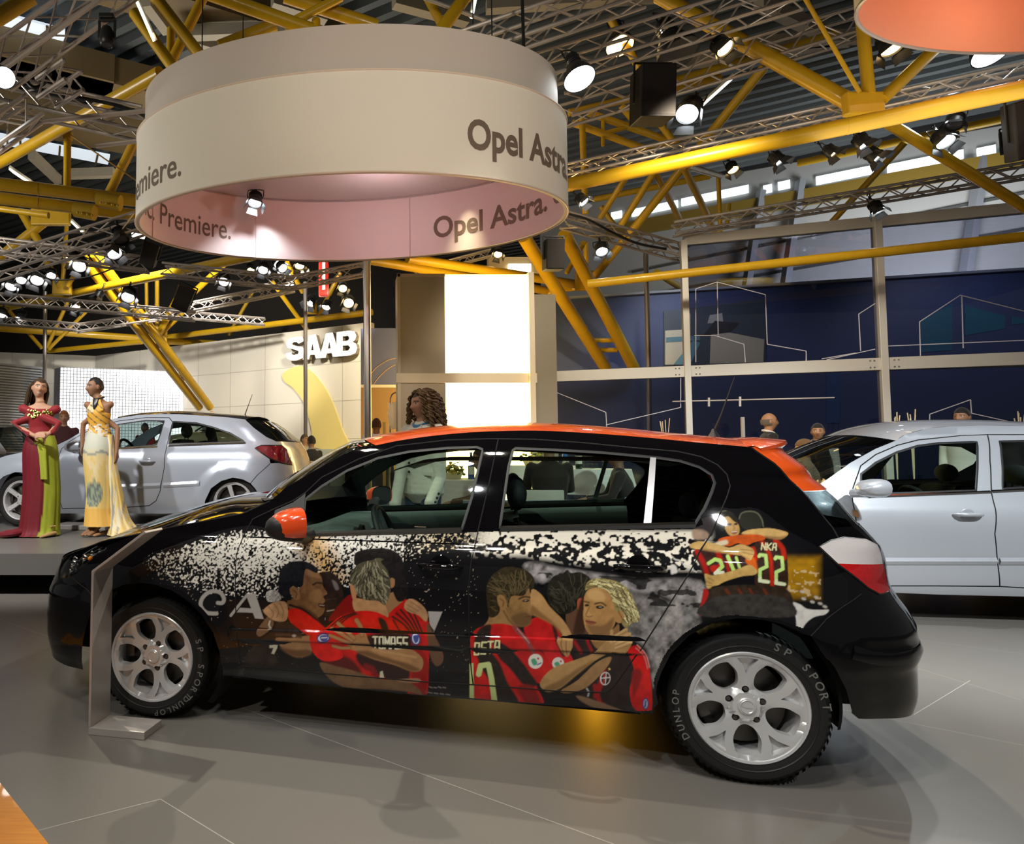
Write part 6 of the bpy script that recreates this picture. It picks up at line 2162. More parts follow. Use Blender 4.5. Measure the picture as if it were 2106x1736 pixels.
def flood(x, y, d, s, aim, lab, glow):
 r = thing('flood_lamp', lab, 'lamp', at(x, y, d))
 b = MB()
 b.lathe([(0, 1.5), (.28, 1.48), (.32, 1.2), (.30, .95), (.38, .75), (.60, .35), (.70, 0), (.66, 0), (.55, .34), (.3, .7), (0, .75)], 28, 'Z')
 b.build('bell', M_CASE, r, smooth=50)
 MB().lathe([(0, .06), (.4, .05), (.66, .02)], 28, 'Z').build('glass', GLOW[glow], r)
 MB().tube([(.4, 0, 1.3), (.45, 0, 1.75), (0, 0, 1.95), (-.45, 0, 1.75), (-.4, 0, 1.3)], .04, 6).build('hanger', M_CASE, r)
 st = MB()
 st.lathe([(.33, 1.08), (.345, 1.06), (.33, 1.02)], 28, 'Z')
 st.lathe([(.33, .98), (.345, .96), (.33, .92)], 28, 'Z')
 st.build('ring_trim', M_CHROME, r)
 r.scale = (s, s, s)
 r.rotation_euler = Vector(aim).normalized().to_track_quat('-Z', 'Y').to_euler()
 return r
flood(1192, 163, 5.6, .215, (.10, -.35, -.9), 'large black bell-shaped flood lamp shining white, right of the ring', 'b')
flood(2040, 108, 6.6, .27, (.0, -.45, -.9), 'large bell-shaped flood lamp below the salmon ring at top right', 'b')
flood(1275, 95, 9.0, .30, (0, -.3, -1), 'white high-bay lamp glowing behind the second truss', 'y')
flood(1395, 112, 8.0, .40, (0.2, -.3, -1), 'pale round high-bay lamp behind the third truss', 'o')
flood(8, 160, 5.2, .14, (.4, -.4, -.6), 'flood lamp cut by left edge near the top', 'b')
def moving_head(x, y, d, s, lab):
 r = thing('moving_head_lamp', lab, 'lamp', at(x, y, d))
 b = MB()
 b.lathe([(0, .55), (.26, .5), (.36, .25), (.40, -.25), (.36, -.50), (.30, -.55), (.27, -.50), (0, -.50)], 24, 'Z')
 b.build('head', M_CASE, r, smooth=45)
 MB().bar((-.44, 0, -.1), (-.44, 0, .95), .16, .07, up=(0, 1, 0)).bar((.44, 0, -.1), (.44, 0, .95), .16, .07, up=(0, 1, 0)).bar((-.47, 0, .95), (.47, 0, .95), .16, .1).build('arm', M_CASE, r, smooth=0, bevel=.02)
 MB().box((0, 0, 1.12), (.8, .5, .26)).build('base_box', M_CASE, r, smooth=0, bevel=.03)
 MB().lathe([(0, -.505), (.27, -.51)], 24, 'Z').build('front_lens', GLOW['o'], r)
 r.scale = (s, s, s)
 return r
moving_head(220, 75, 5.3, .16, 'black moving head lamp hanging from the steep truss at top left')
def speaker(x0, y0, x1, y1, d, rot, lab):
 c = at((x0 + x1) / 2, (y0 + y1) / 2, d)
 w, h = (x1 - x0) * d / FPX, (y1 - y0) * d / FPX
 r = thing('loudspeaker', lab, 'loudspeaker', c)
 MB().box((0, 0, 0), (w, w * .8, h)).build('cabinet', mat('speaker_black', (.012, .010, .009), .6), r, smooth=0, bevel=.012)
 MB().box((0, -w * .405, 0), (w * .9, .01, h * .94)).build('grille', mat('speaker_grille', (.018, .014, .012), .7, bump=.5, bscale=300), r, smooth=0)
 fr = MB()
 for sx in (-1, 1):
  fr.tube([(sx * w * .55, 0, -h * .15), (sx * w * .55, 0, h * .62)], .012, 6)
 fr.tube([(-w * .55, 0, h * .62), (w * .55, 0, h * .62)], .012, 6)
 fr.build('bracket', M_CASE, r)
 r.rotation_euler = rot
 return r
speaker(1304, 140, 1380, 254, 6.2, (.1, 0, 0), 'big black loudspeaker hanging right of the ring')
speaker(1118, 492, 1158, 558, 7.4, (.1, 0, 0), 'small black loudspeaker hanging below the right rim of the ring')
speaker(292, 496, 326, 548, 8.6, (.5, .35, .2), 'tilted black loudspeaker below the lower left rim of the ring')
speaker(360, 588, 396, 640, 11, (.4, .4, .2), 'tilted loudspeaker in front of the yellow node, left of centre')
speaker(2078, 205, 2130, 330, 6.2, (.3, -.2, -.3), 'black loudspeaker at the right edge of the picture')
speaker(2060, 268, 2078, 318, 8.5, (.3, -.2, -.3), 'smaller loudspeaker left of the one at right edge')
def strip_lamp(x0, y0, x1, y1, d, w, lab, es=4.):
 a, b = at(x0, y0, d), at(x1, y1, d)
 r = thing('strip_lamp', lab, 'lamp', (a + b) / 2)
 u = (b - a) / 2
 MB().bar(-u, u, w, .05).build('tray', mat('lamp_tray', (.75, .7, .55), .5), r, smooth=0)
 MB().bar(-u * .97 + Vector((0, -.02, -.035)), u * .97 + Vector((0, -.02, -.035)), w * .8, .03).build('tube_glow', mat('tube_glow', (1, 1, .9), .5, emit=(1, .97, .78), es=es), r, smooth=0)
 return r
strip_lamp(24, 347, 68, 377, 9.5, .16, 'lit strip lamp above the twin yellow tubes at the left edge')
strip_lamp(150, 455, 170, 474, 10.5, .15, 'lit strip lamp below the twin yellow tubes')
strip_lamp(280, -6, 316, 76, 6.6, .13, 'bright strip lamp beside the yellow diagonals at top left')
strip_lamp(101, 275, 134, 258, 9.8, .10, 'thin strip lamp above the yellow tube left of the ring')
strip_lamp(978, -10, 970, 30, 7.6, .13, 'strip lamp above the top of the ring', 2.5)
strip_lamp(1442, 214, 1502, 160, 8.2, .16, 'bright strip lamp right of the big loudspeaker')
strip_lamp(272, 482, 300, 487, 12, .08, 'small strip lamp right of the dark spotlight, under the ring')
strip_lamp(585, 566, 636, 556, 16, .14, 'pale strip lamp behind the truss under the ring')
h = thing('chain_hoist', 'red and white hoist hanging left of the thick pole', 'hoist', at(666, 575, 13))
MB().box((0, 0, 0), (.22, .18, .75)).build('hoist_body', mat('hoist_red', (.62, .03, .02), .4), h, smooth=0, bevel=.03)
MB().box((0, -.1, .05), (.07, .02, .6)).build('hoist_label', mat('hoist_white', (.8, .75, .7), .5), h, smooth=0)
MB().tube([(0, 0, .37), (0, 0, 2.2)], .02, 6).build('chain', M_CASE, h)
def cable(lab, pts, r=.012):
 o = MB().tube(spline([tuple(at(*p)) for p in pts], 6), r, 6).build('cable', M_CASE)
 tag(o, lab, 'cable')
cable('black cable running down in front of the ring at its right end', [(1074, -10, 5.6), (1076, 60, 5.55), (1078, 110, 5.5), (1082, 150, 5.45), (1081, 168, 5.5)], .016)
cable('black cable lying along the truss left of the ring', [(60, 178, 6.1), (110, 192, 6.1), (170, 202, 6.1), (230, 214, 6.1), (268, 225, 6.1)], .02)
cable('black cable looping below the truss left of the ring', [(52, 148, 6.0), (58, 170, 6.0), (72, 180, 6.0), (90, 172, 6.0), (104, 150, 6.0)], .02)
cable('black cable hanging in a long loop across the left trusses', [(-10, 505, 9.5), (30, 530, 9.4), (80, 560, 9.3), (110, 575, 9.2), (180, 570, 9.0), (250, 545, 8.9), (290, 528, 8.8)], .012)
cable('pale cable bundle hanging from the truss right of the ring', [(1168, 440, 9.3), (1210, 452, 9.3), (1260, 478, 9.4), (1310, 500, 9.5), (1370, 512, 9.6)], .02)
# --------- hanging ring banner
def ellipse_pts(c, ax, ay, rot, n, z):
 out = []
 for i in range(n):
  t = 2 * pi * i / n
  x, y = ax * cos(t), ay * sin(t)
  out.append((c[0] + x * cos(rot) - y * sin(rot), c[1] + x * sin(rot) + y * cos(rot), z))
 return out
def ring_banner():
 c = (.065, 6.341)
 A, B, rot = 2.179, 1.194, -.0956
 z0, z1 = 3.65, 4.53
 n = 128
 r = thing('ring_banner', 'large white oval ring banner hanging above the black car', 'banner', (0, 0, 0))
 fabric = mat('banner_fabric', (.80, .76, .68), .6)
 inner = mat('banner_inner', (.78, .70, .70), .6)
 o_ = [ellipse_pts(c, A, B, rot, n, z) for z in (z0, z0 + .02, z1 - .02, z1)]
 i_ = [ellipse_pts(c, A - .035, B - .035, rot, n, z) for z in (z0, z1)]
 MB().grid([[*row] + [row[0]] for row in o_]).build('outer_skin', fabric, r, smooth=60)
 MB().grid([[*row] + [row[0]] for row in i_]).build('inner_skin', inner, r, smooth=60)
 for z in (z0, z1):
  p, q = ellipse_pts(c, A + .006, B + .006, rot, n, z), ellipse_pts(c, A - .04, B - .04, rot, n, z)
  MB().grid([p + [p[0]], q + [q[0]]]).build('edge', mat('banner_edge', (.55, .50, .44), .5), r, smooth=60)
  MB().tube([Vector(v) for v in ellipse_pts(c, A, B, rot, n, z)], .010, 6, closed=True).build('hem', mat('banner_hem', (.72, .60, .50), .5), r, smooth=60)
 zc = 4.38
 A2, B2 = A - .08, B - .05
 lo, hi = ellipse_pts(c, A2, B2, rot, n, z1 - .03), ellipse_pts(c, A2, B2, rot, n, 4.96)
 MB().grid([lo + [lo[0]], hi + [hi[0]]]).build('upper_skin', mat('banner_upper', (.56, .50, .46), .65), r, smooth=60)
 disc = ellipse_pts(c, A - .04, B - .04, rot, n, zc)
 MB().add([(c[0], c[1], zc)] + disc, [(0, i + 1, (i + 1) % n + 1) for i in range(n)]).build('ceiling_disc', inner, r, smooth=0)
 MB().tube([Vector(v) for v in ellipse_pts(c, A - .045, B - .045, rot, n, zc - .012)], .008, 6, closed=True).build('disc_seam', mat('seam_grey', (.45, .40, .40), .6), r, smooth=60)
 T = np.linspace(0, 2 * pi, 4001)
 def table(a, b):
  x, y = a * np.cos(T), b * np.sin(T)
  wx, wy = c[0] + x * cos(rot) - y * sin(rot), c[1] + x * sin(rot) + y * cos(rot)
  s = np.concatenate([[0], np.cumsum(np.hypot(np.diff(wx), np.diff(wy)))])
  return wx, wy, s
 tx = mat('banner_text', (.16, .12, .09), .6)
 def wrap(body, px, py, size, inside, bold=0., near=True, end=False, xs=.86):
  off = -.0385 if inside else .003
  wx, wy, s = table(A + off, B + off)
  pxs, pys = project(np.stack([wx, wy, np.full_like(wx, 4.1)], -1))
  cand = np.nonzero(np.abs(pxs - px) < 3)[0]
  d = np.hypot(wx[cand], wy[cand])
  i = cand[np.argmin(d)] if near else cand[np.argmax(d)]
  z = np.interp(0, [0], [0])
  ray_ = ray(px, py)
  zb = CAMZ + ray_.z / ray_.y * wy[i]
  V, F = text_mesh(body, size, bold)
  V = V * [xs, 1]
  sg = 1 if (near and not inside) else -1
  ss = s[i] + sg * (V[:, 0] - (V[:, 0].max() if end else 0))
  L = s[-1]
  ss = np.mod(ss, L)
  X, Y = np.interp(ss, s, wx), np.interp(ss, s, wy)
  mb = MB().add(np.stack([X, Y, zb + V[:, 1]], -1), F)
  mb.build('lettering', tx, r, smooth=0)
 wrap('Opel Astra. Classic', 963, 303, .36, False, .010, xs=.77)
 wrap('Premiere.', 370, 360, .335, False, .003, end=True)
 wrap('Opel Astra. Classic. ', 893, 489, .345, True, .008, near=False)
 wrap('Classic. Premiere.', 472, 492, .335, True, .002, near=False, end=True, xs=.68)
 sm = mat('seam_line', (.60, .52, .52), .6)
 for px, near, ins in ((523, False, True), (846, False, True), (311, False, True)):
  wx, wy, s = table(A - .038, B - .038)
  pxs, _ = project(np.stack([wx, wy, np.full_like(wx, 3.8)], -1))
  cand = np.nonzero(np.abs(pxs - px) < 3)[0]
  i = cand[np.argmax(wy[cand])]
  MB().tube([(wx[i], wy[i], z0), (wx[i], wy[i], zc)], .006, 6).build('cloth_seam', sm, r)
 for k in (.12, .37, .63, .88):
  p = ellipse_pts(c, A2 * .9, B2 * .9, rot, 100, 4.96)[int(k * 100)]
  MB().tube([p, (p[0], p[1], 8.9)], .006, 6).build('wire', M_CASE, r)
 p = at(524, 418, 6.75)
 o = spotlight_proto('b')
 o['label'] = 'bright lamp hanging inside the white ring'
 o.location = p
 o.scale = (.16, .16, .16)
 o.rotation_euler = Vector((0, -.45, -1)).normalized().to_track_quat('-Z', 'Y').to_euler()
 lamp('SPOT', p + Vector((0, .0, -.02)), p + Vector((0, .30, -1)), 45, (1, .98, 1), .05, 120, .6)
 lamp('POINT', (-.15, 5.75, 4.15), (0, 0, 0), 8, (1, .14, .08), .06)
 lamp('POINT', (.45, 6.5, 3.95), (0, 0, 0), 13, (1, .72, .74), .25)
ring_banner()
def salmon_ring():
 c = (6.53, 5.67)
 A, B, rot = 1.735, .69, R(4)
 z0, z1 = 5.47, 6.4
 n = 96
 r = thing('ring_banner', 'salmon-lit ring banner cut by the top right corner', 'banner', (0, 0, 0))
 m = mat('orange_lit_cloth', (.80, .40, .26), .6)  # orange light inside the ring put into the cloth colour
 lo, hi = ellipse_pts(c, A, B, rot, n, z0), ellipse_pts(c, A, B, rot, n, z1)
 MB().grid([lo + [lo[0]], hi + [hi[0]]]).build('outer_skin', mat('banner_fabric2', (.75, .70, .62), .6), r, smooth=60)
 lo, hi = ellipse_pts(c, A - .03, B - .03, rot, n, z0), ellipse_pts(c, A - .03, B - .03, rot, n, z1)
 MB().grid([lo + [lo[0]], hi + [hi[0]]]).build('inner_skin', m, r, smooth=60)
 MB().tube([Vector(v) for v in ellipse_pts(c, A - .012, B - .012, rot, n, z0)], .018, 6, closed=True).build('hem', mat('salmon_hem', (.45, .42, .40), .4, metal=.4), r, smooth=60)
 disc = ellipse_pts(c, A - .03, B - .03, rot, n, z1 - .05)
 MB().add([(c[0], c[1], z1 - .05)] + disc, [(0, i + 1, (i + 1) % n + 1) for i in range(n)]).build('ceiling_disc', m, r, smooth=0)
 lamp('POINT', (c[0], c[1], z0 + .35), (0, 0, 0), 9, (1, .62, .42), .2)
 p = at(2010, 68, 6.0)
salmon_ring()
# --------- information stand in front of the car
def info_stand():
 r = thing('info_stand', 'slim folded aluminium information stand beside the front wheel', 'stand', (0, 0, 0))
 b0 = atz(181, 1512, 0)
 ex = Vector((-.03, .30, 0))
 q0, q1 = atz(181, 1498, .03), atz(222, 1472, .03)
 P0, P1 = Vector((q0.x, q0.y, 0)), Vector((q1.x, q1.y, 0))
 d = (P1 - P0)
 w = d.length
 d.normalize()
 n = Vector((d.y, -d.x, 0))
 if n.x < 0:
  n = -n
 def z_at(px, py, P):
  t = ray(px, py)
  return CAMZ + t.z / t.y * P.y
 zt0, zt1 = z_at(183, 1172, P0), z_at(225, 1166, P1)
 ztop = (zt0 + zt1) / 2
 th = .012
 f1, f2 = atz(290, 1508, .03), atz(326, 1492, .03)
 L = ((Vector((f1.x, f1.y, 0)) - P0).length + (Vector((f2.x, f2.y, 0)) - P1).length) / 2
 fd = (Vector((f1.x, f1.y, 0)) - P0).normalized()
 alu = M_ALU
 MB().prism([P0, P1, P1 + fd * L, P0 + fd * L], (0, 0, 0), (0, 0, .035)).build('foot', alu, r, smooth=0, bevel=.003)
 MB().prism([P0, P1, P1 + fd * th, P0 + fd * th], (0, 0, .035), (0, 0, ztop)).build('upright', alu, r, smooth=0, bevel=.002)
 up0 = Vector((P0.x, P0.y, ztop))
 up1 = Vector((P1.x, P1.y, ztop))
 e1 = at_m(297, 1092, P0.y + fd.y * .30)
 sl = (e1 - up0)
 t_ = Vector((0, 0, -.014))
 hd = MB()
 v = sl.normalized()
 hl = sl.length
 nrm = v.cross(d).normalized()
 if nrm.z < 0:
  nrm = -nrm
 hd.prism([up0, up1, up1 + v * hl, up0 + v * hl], -nrm * .012, (0, 0, 0))
 hd.build('sloping_head', alu, r, smooth=0, bevel=.002)
info_stand()
# --------- the two silver cars
def simple_car(b, T, root, paint, glass, k=1., wheels=None, wheel_style='star', two_door=True, roofm=None, detail_rear=True):
 U = {n: b.uz(v) for n, v in T.items()}
 fd = np.vstack([U['FDF'], U['DTF'], U['BP'][1:], U['FDB'][1:-1]])
 nose = U['HL'][0]
 zs = np.linspace(nose[1], .2 * k, 8)
 fc = np.array([(b.uend_f(z), z) for z in zs])
 split = U['FB']            # bumper seam from the nose side down to the arch
 parts = []
 rb_top = U['LR'][5] if detail_rear else U['HE'][-1]
 fl = [split, U['AF'], U['SILL'][::-1], U['AR'], U['BR'][::-1]]
 if detail_rear:
  fl += [U['LR'][7:8], U['LR'][0:1], U['LR'][1:3], U['HE'][::-1]]
 else:
  fl += [U['HE'][::-1]]
 fl += [U['RB'][::-1][1:-1], U['AP'][::-1], U['HL'][::-1][1:]]
 flank = np.vstack(fl)
 zr = np.linspace(.22 * k, float(U['BR'][0][1]) if not detail_rear else float(U['LR'][5][1]), 8)
 holes = [fd]
 rd = None
 if not two_door:
  rd = np.vstack([U['DTR'], U['BP'][::-1][1:-1]])
  holes = [np.vstack([U['FDF'], U['DTF'][:-1], U['DTR'], U['FDB'][1:-1]])]
 else:
  holes.append(U['WR'])
 for side in (1, -1):
  p = lambda nm, o, m, par=root, **kw: b.panel(nm, o, m, par, side=side, h=.05 * k, **kw)
  body = p('body_side', flank, paint, holes=holes)
  f = p('front_door', fd, paint, holes=[U['WF']])
  g1 = p('window_pane', U['WF'], glass, f, off=-.01)
  if two_door:
   w2 = p('quarter_window', U['WR'], glass, off=-.006)
   mb = MB()
   b.strip(mb, U['WR'], .016, .003, side, closed=True)
   mb.build('window_seal', M_TRIMBLK, w2)
   owner = body
  else:
   r = p('rear_door', rd, paint, holes=[U['WR']])
   p('window_pane', U['WR'], glass, r, off=-.01)
   mb = MB()
   b.strip(mb, U['WR'], .016, .003, side, closed=True)
   mb.build('window_seal', M_TRIMBLK, r)
   owner = r
  mb = MB()
  b.strip(mb, U['WF'], .016, .003, side, closed=True)
  mb.build('window_seal', M_TRIMBLK, f)
  for ow, key in ((f, 'BT1'), (owner, 'BT2')):
   mb = MB()
   b.strip(mb, np.linspace(U[key][0], U[key][1], 20), .022 * k, .008, side)
   mb.build('belt_trim', M_CHROME, ow)
  mb = MB()
  b.strip(mb, holes[0], .008 * k, .0025, side, closed=True)
  if not two_door:
   b.strip(mb, U['BP'], .008 * k, .0025, side)
  b.strip(mb, U['BR'], .006 * k, .0025, side)
  mb.build('shut_lines', M_DARK, root)
  for ow, key in ((f, 'MS1'), (owner, 'MS2')):
   if key in U:
    mb = MB()
    b.strip(mb, np.linspace(U[key][0], U[key][1], 24), .055 * k, .016, side)
    mb.build('rub_strip', paint, ow, smooth=25)
  c = U['HND'][0]
  P = b.pts3([(c[0] + d, c[1]) for d in np.linspace(-.10, .10, 11)])
  offs = [.008, .03, .040, .044, .045, .045, .045, .044, .040, .03, .008]
  P = [Vector((a[0], (a[1] + o_) * side, a[2])) for a, o_ in zip(P, offs)]
  MB().tube(P, [.008, .013, .015, .016, .016, .016, .016, .016, .015, .013, .008], 10).build('door_handle', paint, f, smooth=60)
  cup = MB()
  cup.lathe([(0, .003), (.030, .003), (.048, .004), (.054, .001)], 24, 'Y', c=(P[5].x, P[5].y - .043 * side, P[5].z - .01), rot=Matrix.Scale(side, 3, (0, 1, 0)))
  cup.build('handle_cup', paint, f)
  bump = np.vstack([split[:1], fc, U['AF'][:1], split[::-1][:1]])
  p('front_bumper', bump, paint)
  if detail_rear:
   rc = np.array([(b.uend_r(z), z) for z in zr])
   p('rear_bumper', np.vstack([U['ARR'], U['BR'][::-1], U['LR'][5:7][::-1], rc[::-1]]), paint)
   lr = U['LR']
   p2 = p('tail_lamp', lr, mat('lamp_smoke_red', (.20, .01, .02), .08, coat=1, noise=.9, nscale=16), off=.006)
   mb = MB()
   b.strip(mb, lr, .02, .007, side, closed=True)
   mb.build('lamp_seal', M_TRIMBLK, p2)
   zt = np.linspace(float(lr[5][1]), float(U['HE'][-1][1]), 8)
   p('tailgate', np.vstack([lr[2:6][::-1][::-1], np.array([(b.uend_r(z), z) for z in zt]), U['HE'][-1:]]), paint)
   zg = np.linspace(float(U['HE'][-1][1]), float(U['HE'][0][1]), 8)
   p('rear_window', np.vstack([U['HE'][::-1][:1], np.array([(b.uend_r(z), z) for z in zg]), U['HE'][:-1]]), M_GLASS_D)
  else:
   zr2 = np.linspace(.25 * k, float(U['HE'][0][1]), 10)
   p('tailgate', np.vstack([U['ARR'][:1], np.array([(b.uend_r(z), z) for z in zr2]), U['HE'], U['BR']]), paint)
  m0 = Vector(tuple(b.to_local(np.array(at(*T_M[root.name]))))) if root.name in T_M else None
  if m0:
   mb = MB()
   n_, kk = 18, 8
   rows = []
   for i in range(kk + 1):
    t = i / kk
    s_ = sqrt(max(0, 1 - (1 - t) ** 2.2)) + .03
    x = .10 - .17 * t
    row = []
    for j in range(n_):
     a = 2 * pi * j / n_
     v = Vector((x, .105 * s_ * np.sign(cos(a)) * abs(cos(a)) ** .75, .068 * s_ * np.sign(sin(a)) * abs(sin(a)) ** .75 - .01 * (1 - t)))
     v = Matrix.Rotation(.45, 3, 'Z') @ v
     row.append(((m0.x + v.x * k), (m0.y + v.y * k) * side, m0.z + v.z * k))
    rows.append(row + [row[0]])
   mb.grid(rows)
   mb.add(rows[-1][:-1], [tuple(range(n_))])
   mb.tube([(m0.x, (m0.y - .02) * side, m0.z - .03 * k), (m0.x + .02, (m0.y - .17 * k) * side, m0.z - .05 * k)], [.05 * k, .035 * k], 8)
   mb.build('door_mirror', paint, root, smooth=45)
  us = np.linspace(.05, 2.0 * k, 16)
  low = []
  for u in us:
   z = .90 * k + (1.87 * k - u) * .03 * 0
   z = float(np.interp(u, [U['BT2'][1][0], U['BT1'][0][0]], [U['BT2'][1][1], U['BT1'][0][1]]))
   y = b.S(np.array([u]), np.array([z]))[0][1]
   low.append([(u, (y - .015) * side, z - .01), (u, (y - .09) * side, z - .02), (u, (y - .10) * side, z - .1), (u, (y - .10) * side, .3 * k)])
  MB().grid(low).build('door_card', M_INT_D, f, smooth=40)
 hl = b.pts3(spline(U['HL'], 3))
 n = len(hl)
 tip, cow = hl[0], hl[-1]
 cen = [(tip[0] + .08 + (cow[0] + .2 - tip[0] - .08) * ((i / (n - 1)) ** .9), 0, tip[2] + .02 + (cow[2] + .015 - tip[2] - .02) * (1 - (1 - i / (n - 1)) ** 1.35) + .03 * sin(pi * i / (n - 1))) for i in range(n)]
 loft_mesh('hood', hl, cen, paint, root, 0)
 ap = b.pts3(spline(U['AP'], 4))
 n = len(ap)
 loft_mesh('windscreen', ap, [(p[0] + .22 * k - .08 * i / (n - 1), 0, p[2] + .015 + .045 * i / (n - 1)) for i, p in enumerate(ap)], M_GLASS_D, root, 0)
 rb = b.pts3(spline(U['RB'], 4))
 n = len(rb)
 loft_mesh('roof_panel', rb, [(p[0] + .14 * k * (1 - i / (n - 1)) - .05 * (i / (n - 1)), 0, p[2] + .06 + .012 * sin(pi * i / (n - 1))) for i, p in enumerate(rb)], roofm or paint, root, 0, power=2.6)
 for side in (1, -1):
  for x in wheels['x']:
   make_wheel(root, (x, wheels['y'] * side, wheels['r'] + .002), wheels['r'], wheels['rim'], .2 * k, side, wheel_style, WHEEL_MATS, spin=.25 if x == 0 else -.35)
   mb = MB()
   mb.lathe([(.36 * k, -.11), (.38 * k, -.13), (.38 * k, -.3)], 32, 'Y', arc=(-.4, pi + .4))
   lin = mb.build('arch_liner', M_DARK, root)
   lin.location = (x, wheels['y'] * side, wheels['r'])
   if side < 0:
    lin.rotation_euler = (0, 0, pi)
 mb = MB()
 mb.box((1.3 * k, 0, .24 * k), (1.8 * k, 1.44 * k, .06))
 mb.box((1.3 * k, 0, .31 * k), (3.4 * k, 1.0 * k, .12))
 mb.build('underbody', M_DARK, root, smooth=0)
 MB().box((1.0 * k, 0, .34 * k), (2.4 * k, 1.3 * k, .04)).build('cabin_floor', M_INT_D, root)
 rows = [[(2.05 * k, y, .88 * k), (1.85 * k, y, .93 * k), (1.68 * k, y, .90 * k), (1.70 * k, y, .7 * k), (1.8 * k, y, .4 * k)] for y in np.linspace(-.66 * k, .66 * k, 9)]
 MB().grid(rows).build('dashboard', M_INT_D, root, smooth=50)
 rot = Matrix.Rotation(R(-66), 3, 'Y')
 wc = Vector((1.5 * k, .37 * k, .86 * k))
 MB().tube([wc + rot @ Vector((.185 * k * cos(a), .185 * k * sin(a), 0)) for a in np.linspace(0, 2 * pi, 28, endpoint=False)], .017 * k, 8, closed=True).tube([wc + rot @ Vector((0, .18 * k, 0)), wc, wc + rot @ Vector((0, -.18 * k, 0))], .02, 8).build('steering_wheel', M_INT_D, root)
 for y in (.37 * k, -.37 * k):
  s_ = seat_at(root, .0, 0, True)
  s_.location = (.92 * k, y, .03)
  s_.scale = (k, k, k)
 bench = MB().grid([[(.4 * k, y, .42 * k), (.4 * k, y, .5 * k), (.05, y, .47 * k), (-.1 * k, y, .9 * k), (-.2 * k, y, .9 * k)] for y in np.linspace(-.6 * k, .6 * k, 7)])
 bench.build('rear_bench', M_SEAT, root, smooth=50)
 return U
T_M = {}
# --- blue-silver three-door on the stage
KG = 1.084
PSI_G = R(10.4)
o_g = np.array([-1.275, 7.55])
lt_g = np.array([-sin(PSI_G), -cos(PSI_G)])
C_G = o_g - lt_g * .90
ST = .389
YM0 = [(.12, .77), (.19, .805), (.25, .828), (.34, .846), (.46, .853), (.60, .855), (.72, .850), (.80, .838), (.86, .818), (.90, .795), (.96, .765), (1.06, .715), (1.16, .665), (1.26, .605), (1.34, .555), (1.42, .49)]
def feat_gtc(u, z):
 b = 0
 for ux in (0.0, 2.834):
  rr = np.hypot(u - ux, z - .336)
  b = b + .03 * smooth01((.52 - rr) / .12) * (z > .1)
 return b
GTC = CarShape(C_G, PSI_G, [(z * KG, y * KG) for z, y in YM0],
    [(545, 858), (552, 863), (580, 882), (598, 898), (609, 907), (618, 922), (625, 945), (629, 965), (633, 985), (634, 1010), (632, 1040), (627, 1060)],
    [(-95, 1066), (-103, 1045), (-104, 1015), (-100, 990), (-90, 970), (-70, 955), (-40, 945)], Lr=.62, nr=2.8, Lf=1.0, feat=feat_gtc, z0=ST)
T_G = dict(HL=[(-70, 968), (-20, 948), (15, 937), (52, 929), (104, 922)], AP=[(104, 922), (139, 905), (168, 888), (205, 871), (242, 860)],
   RB=[(242, 860), (282, 854), (328, 851.5), (369, 852), (422, 855.5), (474, 859), (504, 863)], HE=[(504, 863), (522, 880), (548, 899), (568, 908)],
   LR=[(525, 922), (537, 917), (579, 917), (590, 926), (597, 942), (601, 956), (579, 952), (554, 942)], BR=[(556, 953), (532, 975), (517, 994)],
   AR=[(420, 1053), (424, 1029), (436, 1004), (457, 989), (481, 982), (502, 986)], ARR=[(545, 1052), (544, 1039), (540, 1025), (526, 1004), (517, 994)],
   SILL=[(420, 1056), (340, 1056), (251, 1056), (180, 1056), (118, 1056)], AF=[(-20, 1040), (-16, 1015), (-6, 996), (10, 980), (34, 971), (58, 972), (80, 983), (100, 1004), (109, 1030), (112, 1053)],
   FB=[(-70, 968), (-40, 985), (-20, 1040)], FDF=[(128, 1046), (122, 1020), (118, 985), (120, 950), (126, 924)], DTF=[(140, 910), (168, 893), (205, 876), (244, 866), (300, 859), (348, 859)],
   BP=[(348, 859), (355, 868), (343, 917), (338, 962), (329, 1011), (321, 1030), (307, 1040)], FDB=[(307, 1040), (251, 1044), (128, 1046)],
   WF=[(160, 921), (185, 900), (215, 884), (244, 873), (300, 865), (338, 866), (331, 890), (322, 915), (244, 922)], WR=[(356, 867), (404, 870), (439, 879), (474, 891), (503, 908), (420, 911), (347, 913)],
   BT1=[(150, 926), (324, 919)], BT2=[(347, 917), (505, 911)], MS1=[(190, 1003), (330, 998)], MS2=[(336, 998), (412, 994)], HND=[(303, 949)])
g_root = thing('coupe_car', 'blue-silver three-door car on the stage behind the two models', 'car', (C_G[0], C_G[1], ST), pi - PSI_G)
T_M['coupe_car'] = (150, 918, 7.36)
simple_car(GTC, T_G, g_root, M_SILVER, M_GLASS, KG, dict(x=(0, 2.834), y=.895, r=.336, rim=.247), 'star', True, mat('dark_roof_glass', (.03, .032, .036), .06, coat=1))
an = MB().tube([GTC.to_local(np.array(at(502, 858, 8.0))), GTC.to_local(np.array(at(519, 811, 8.0)))], [.008, .003], 8)
an.lathe([(.04, 0), (.03, .025), (.008, .05)], 12, 'Z', c=GTC.to_local(np.array(at(502, 861, 8.0))))
an.build('roof_aerial', M_TRIMBLK, g_root)
p0 = thing('turntable_plate', 'thin pale plate on the stage under the blue-silver car', 'plate', (C_G[0], C_G[1], ST), pi - PSI_G)
MB().box((1.42, .2, .03), (1.75, 1.75, .06)).build('plate', mat('plate_grey', (.42, .41, .38), .4), p0, smooth=0, bevel=.01)
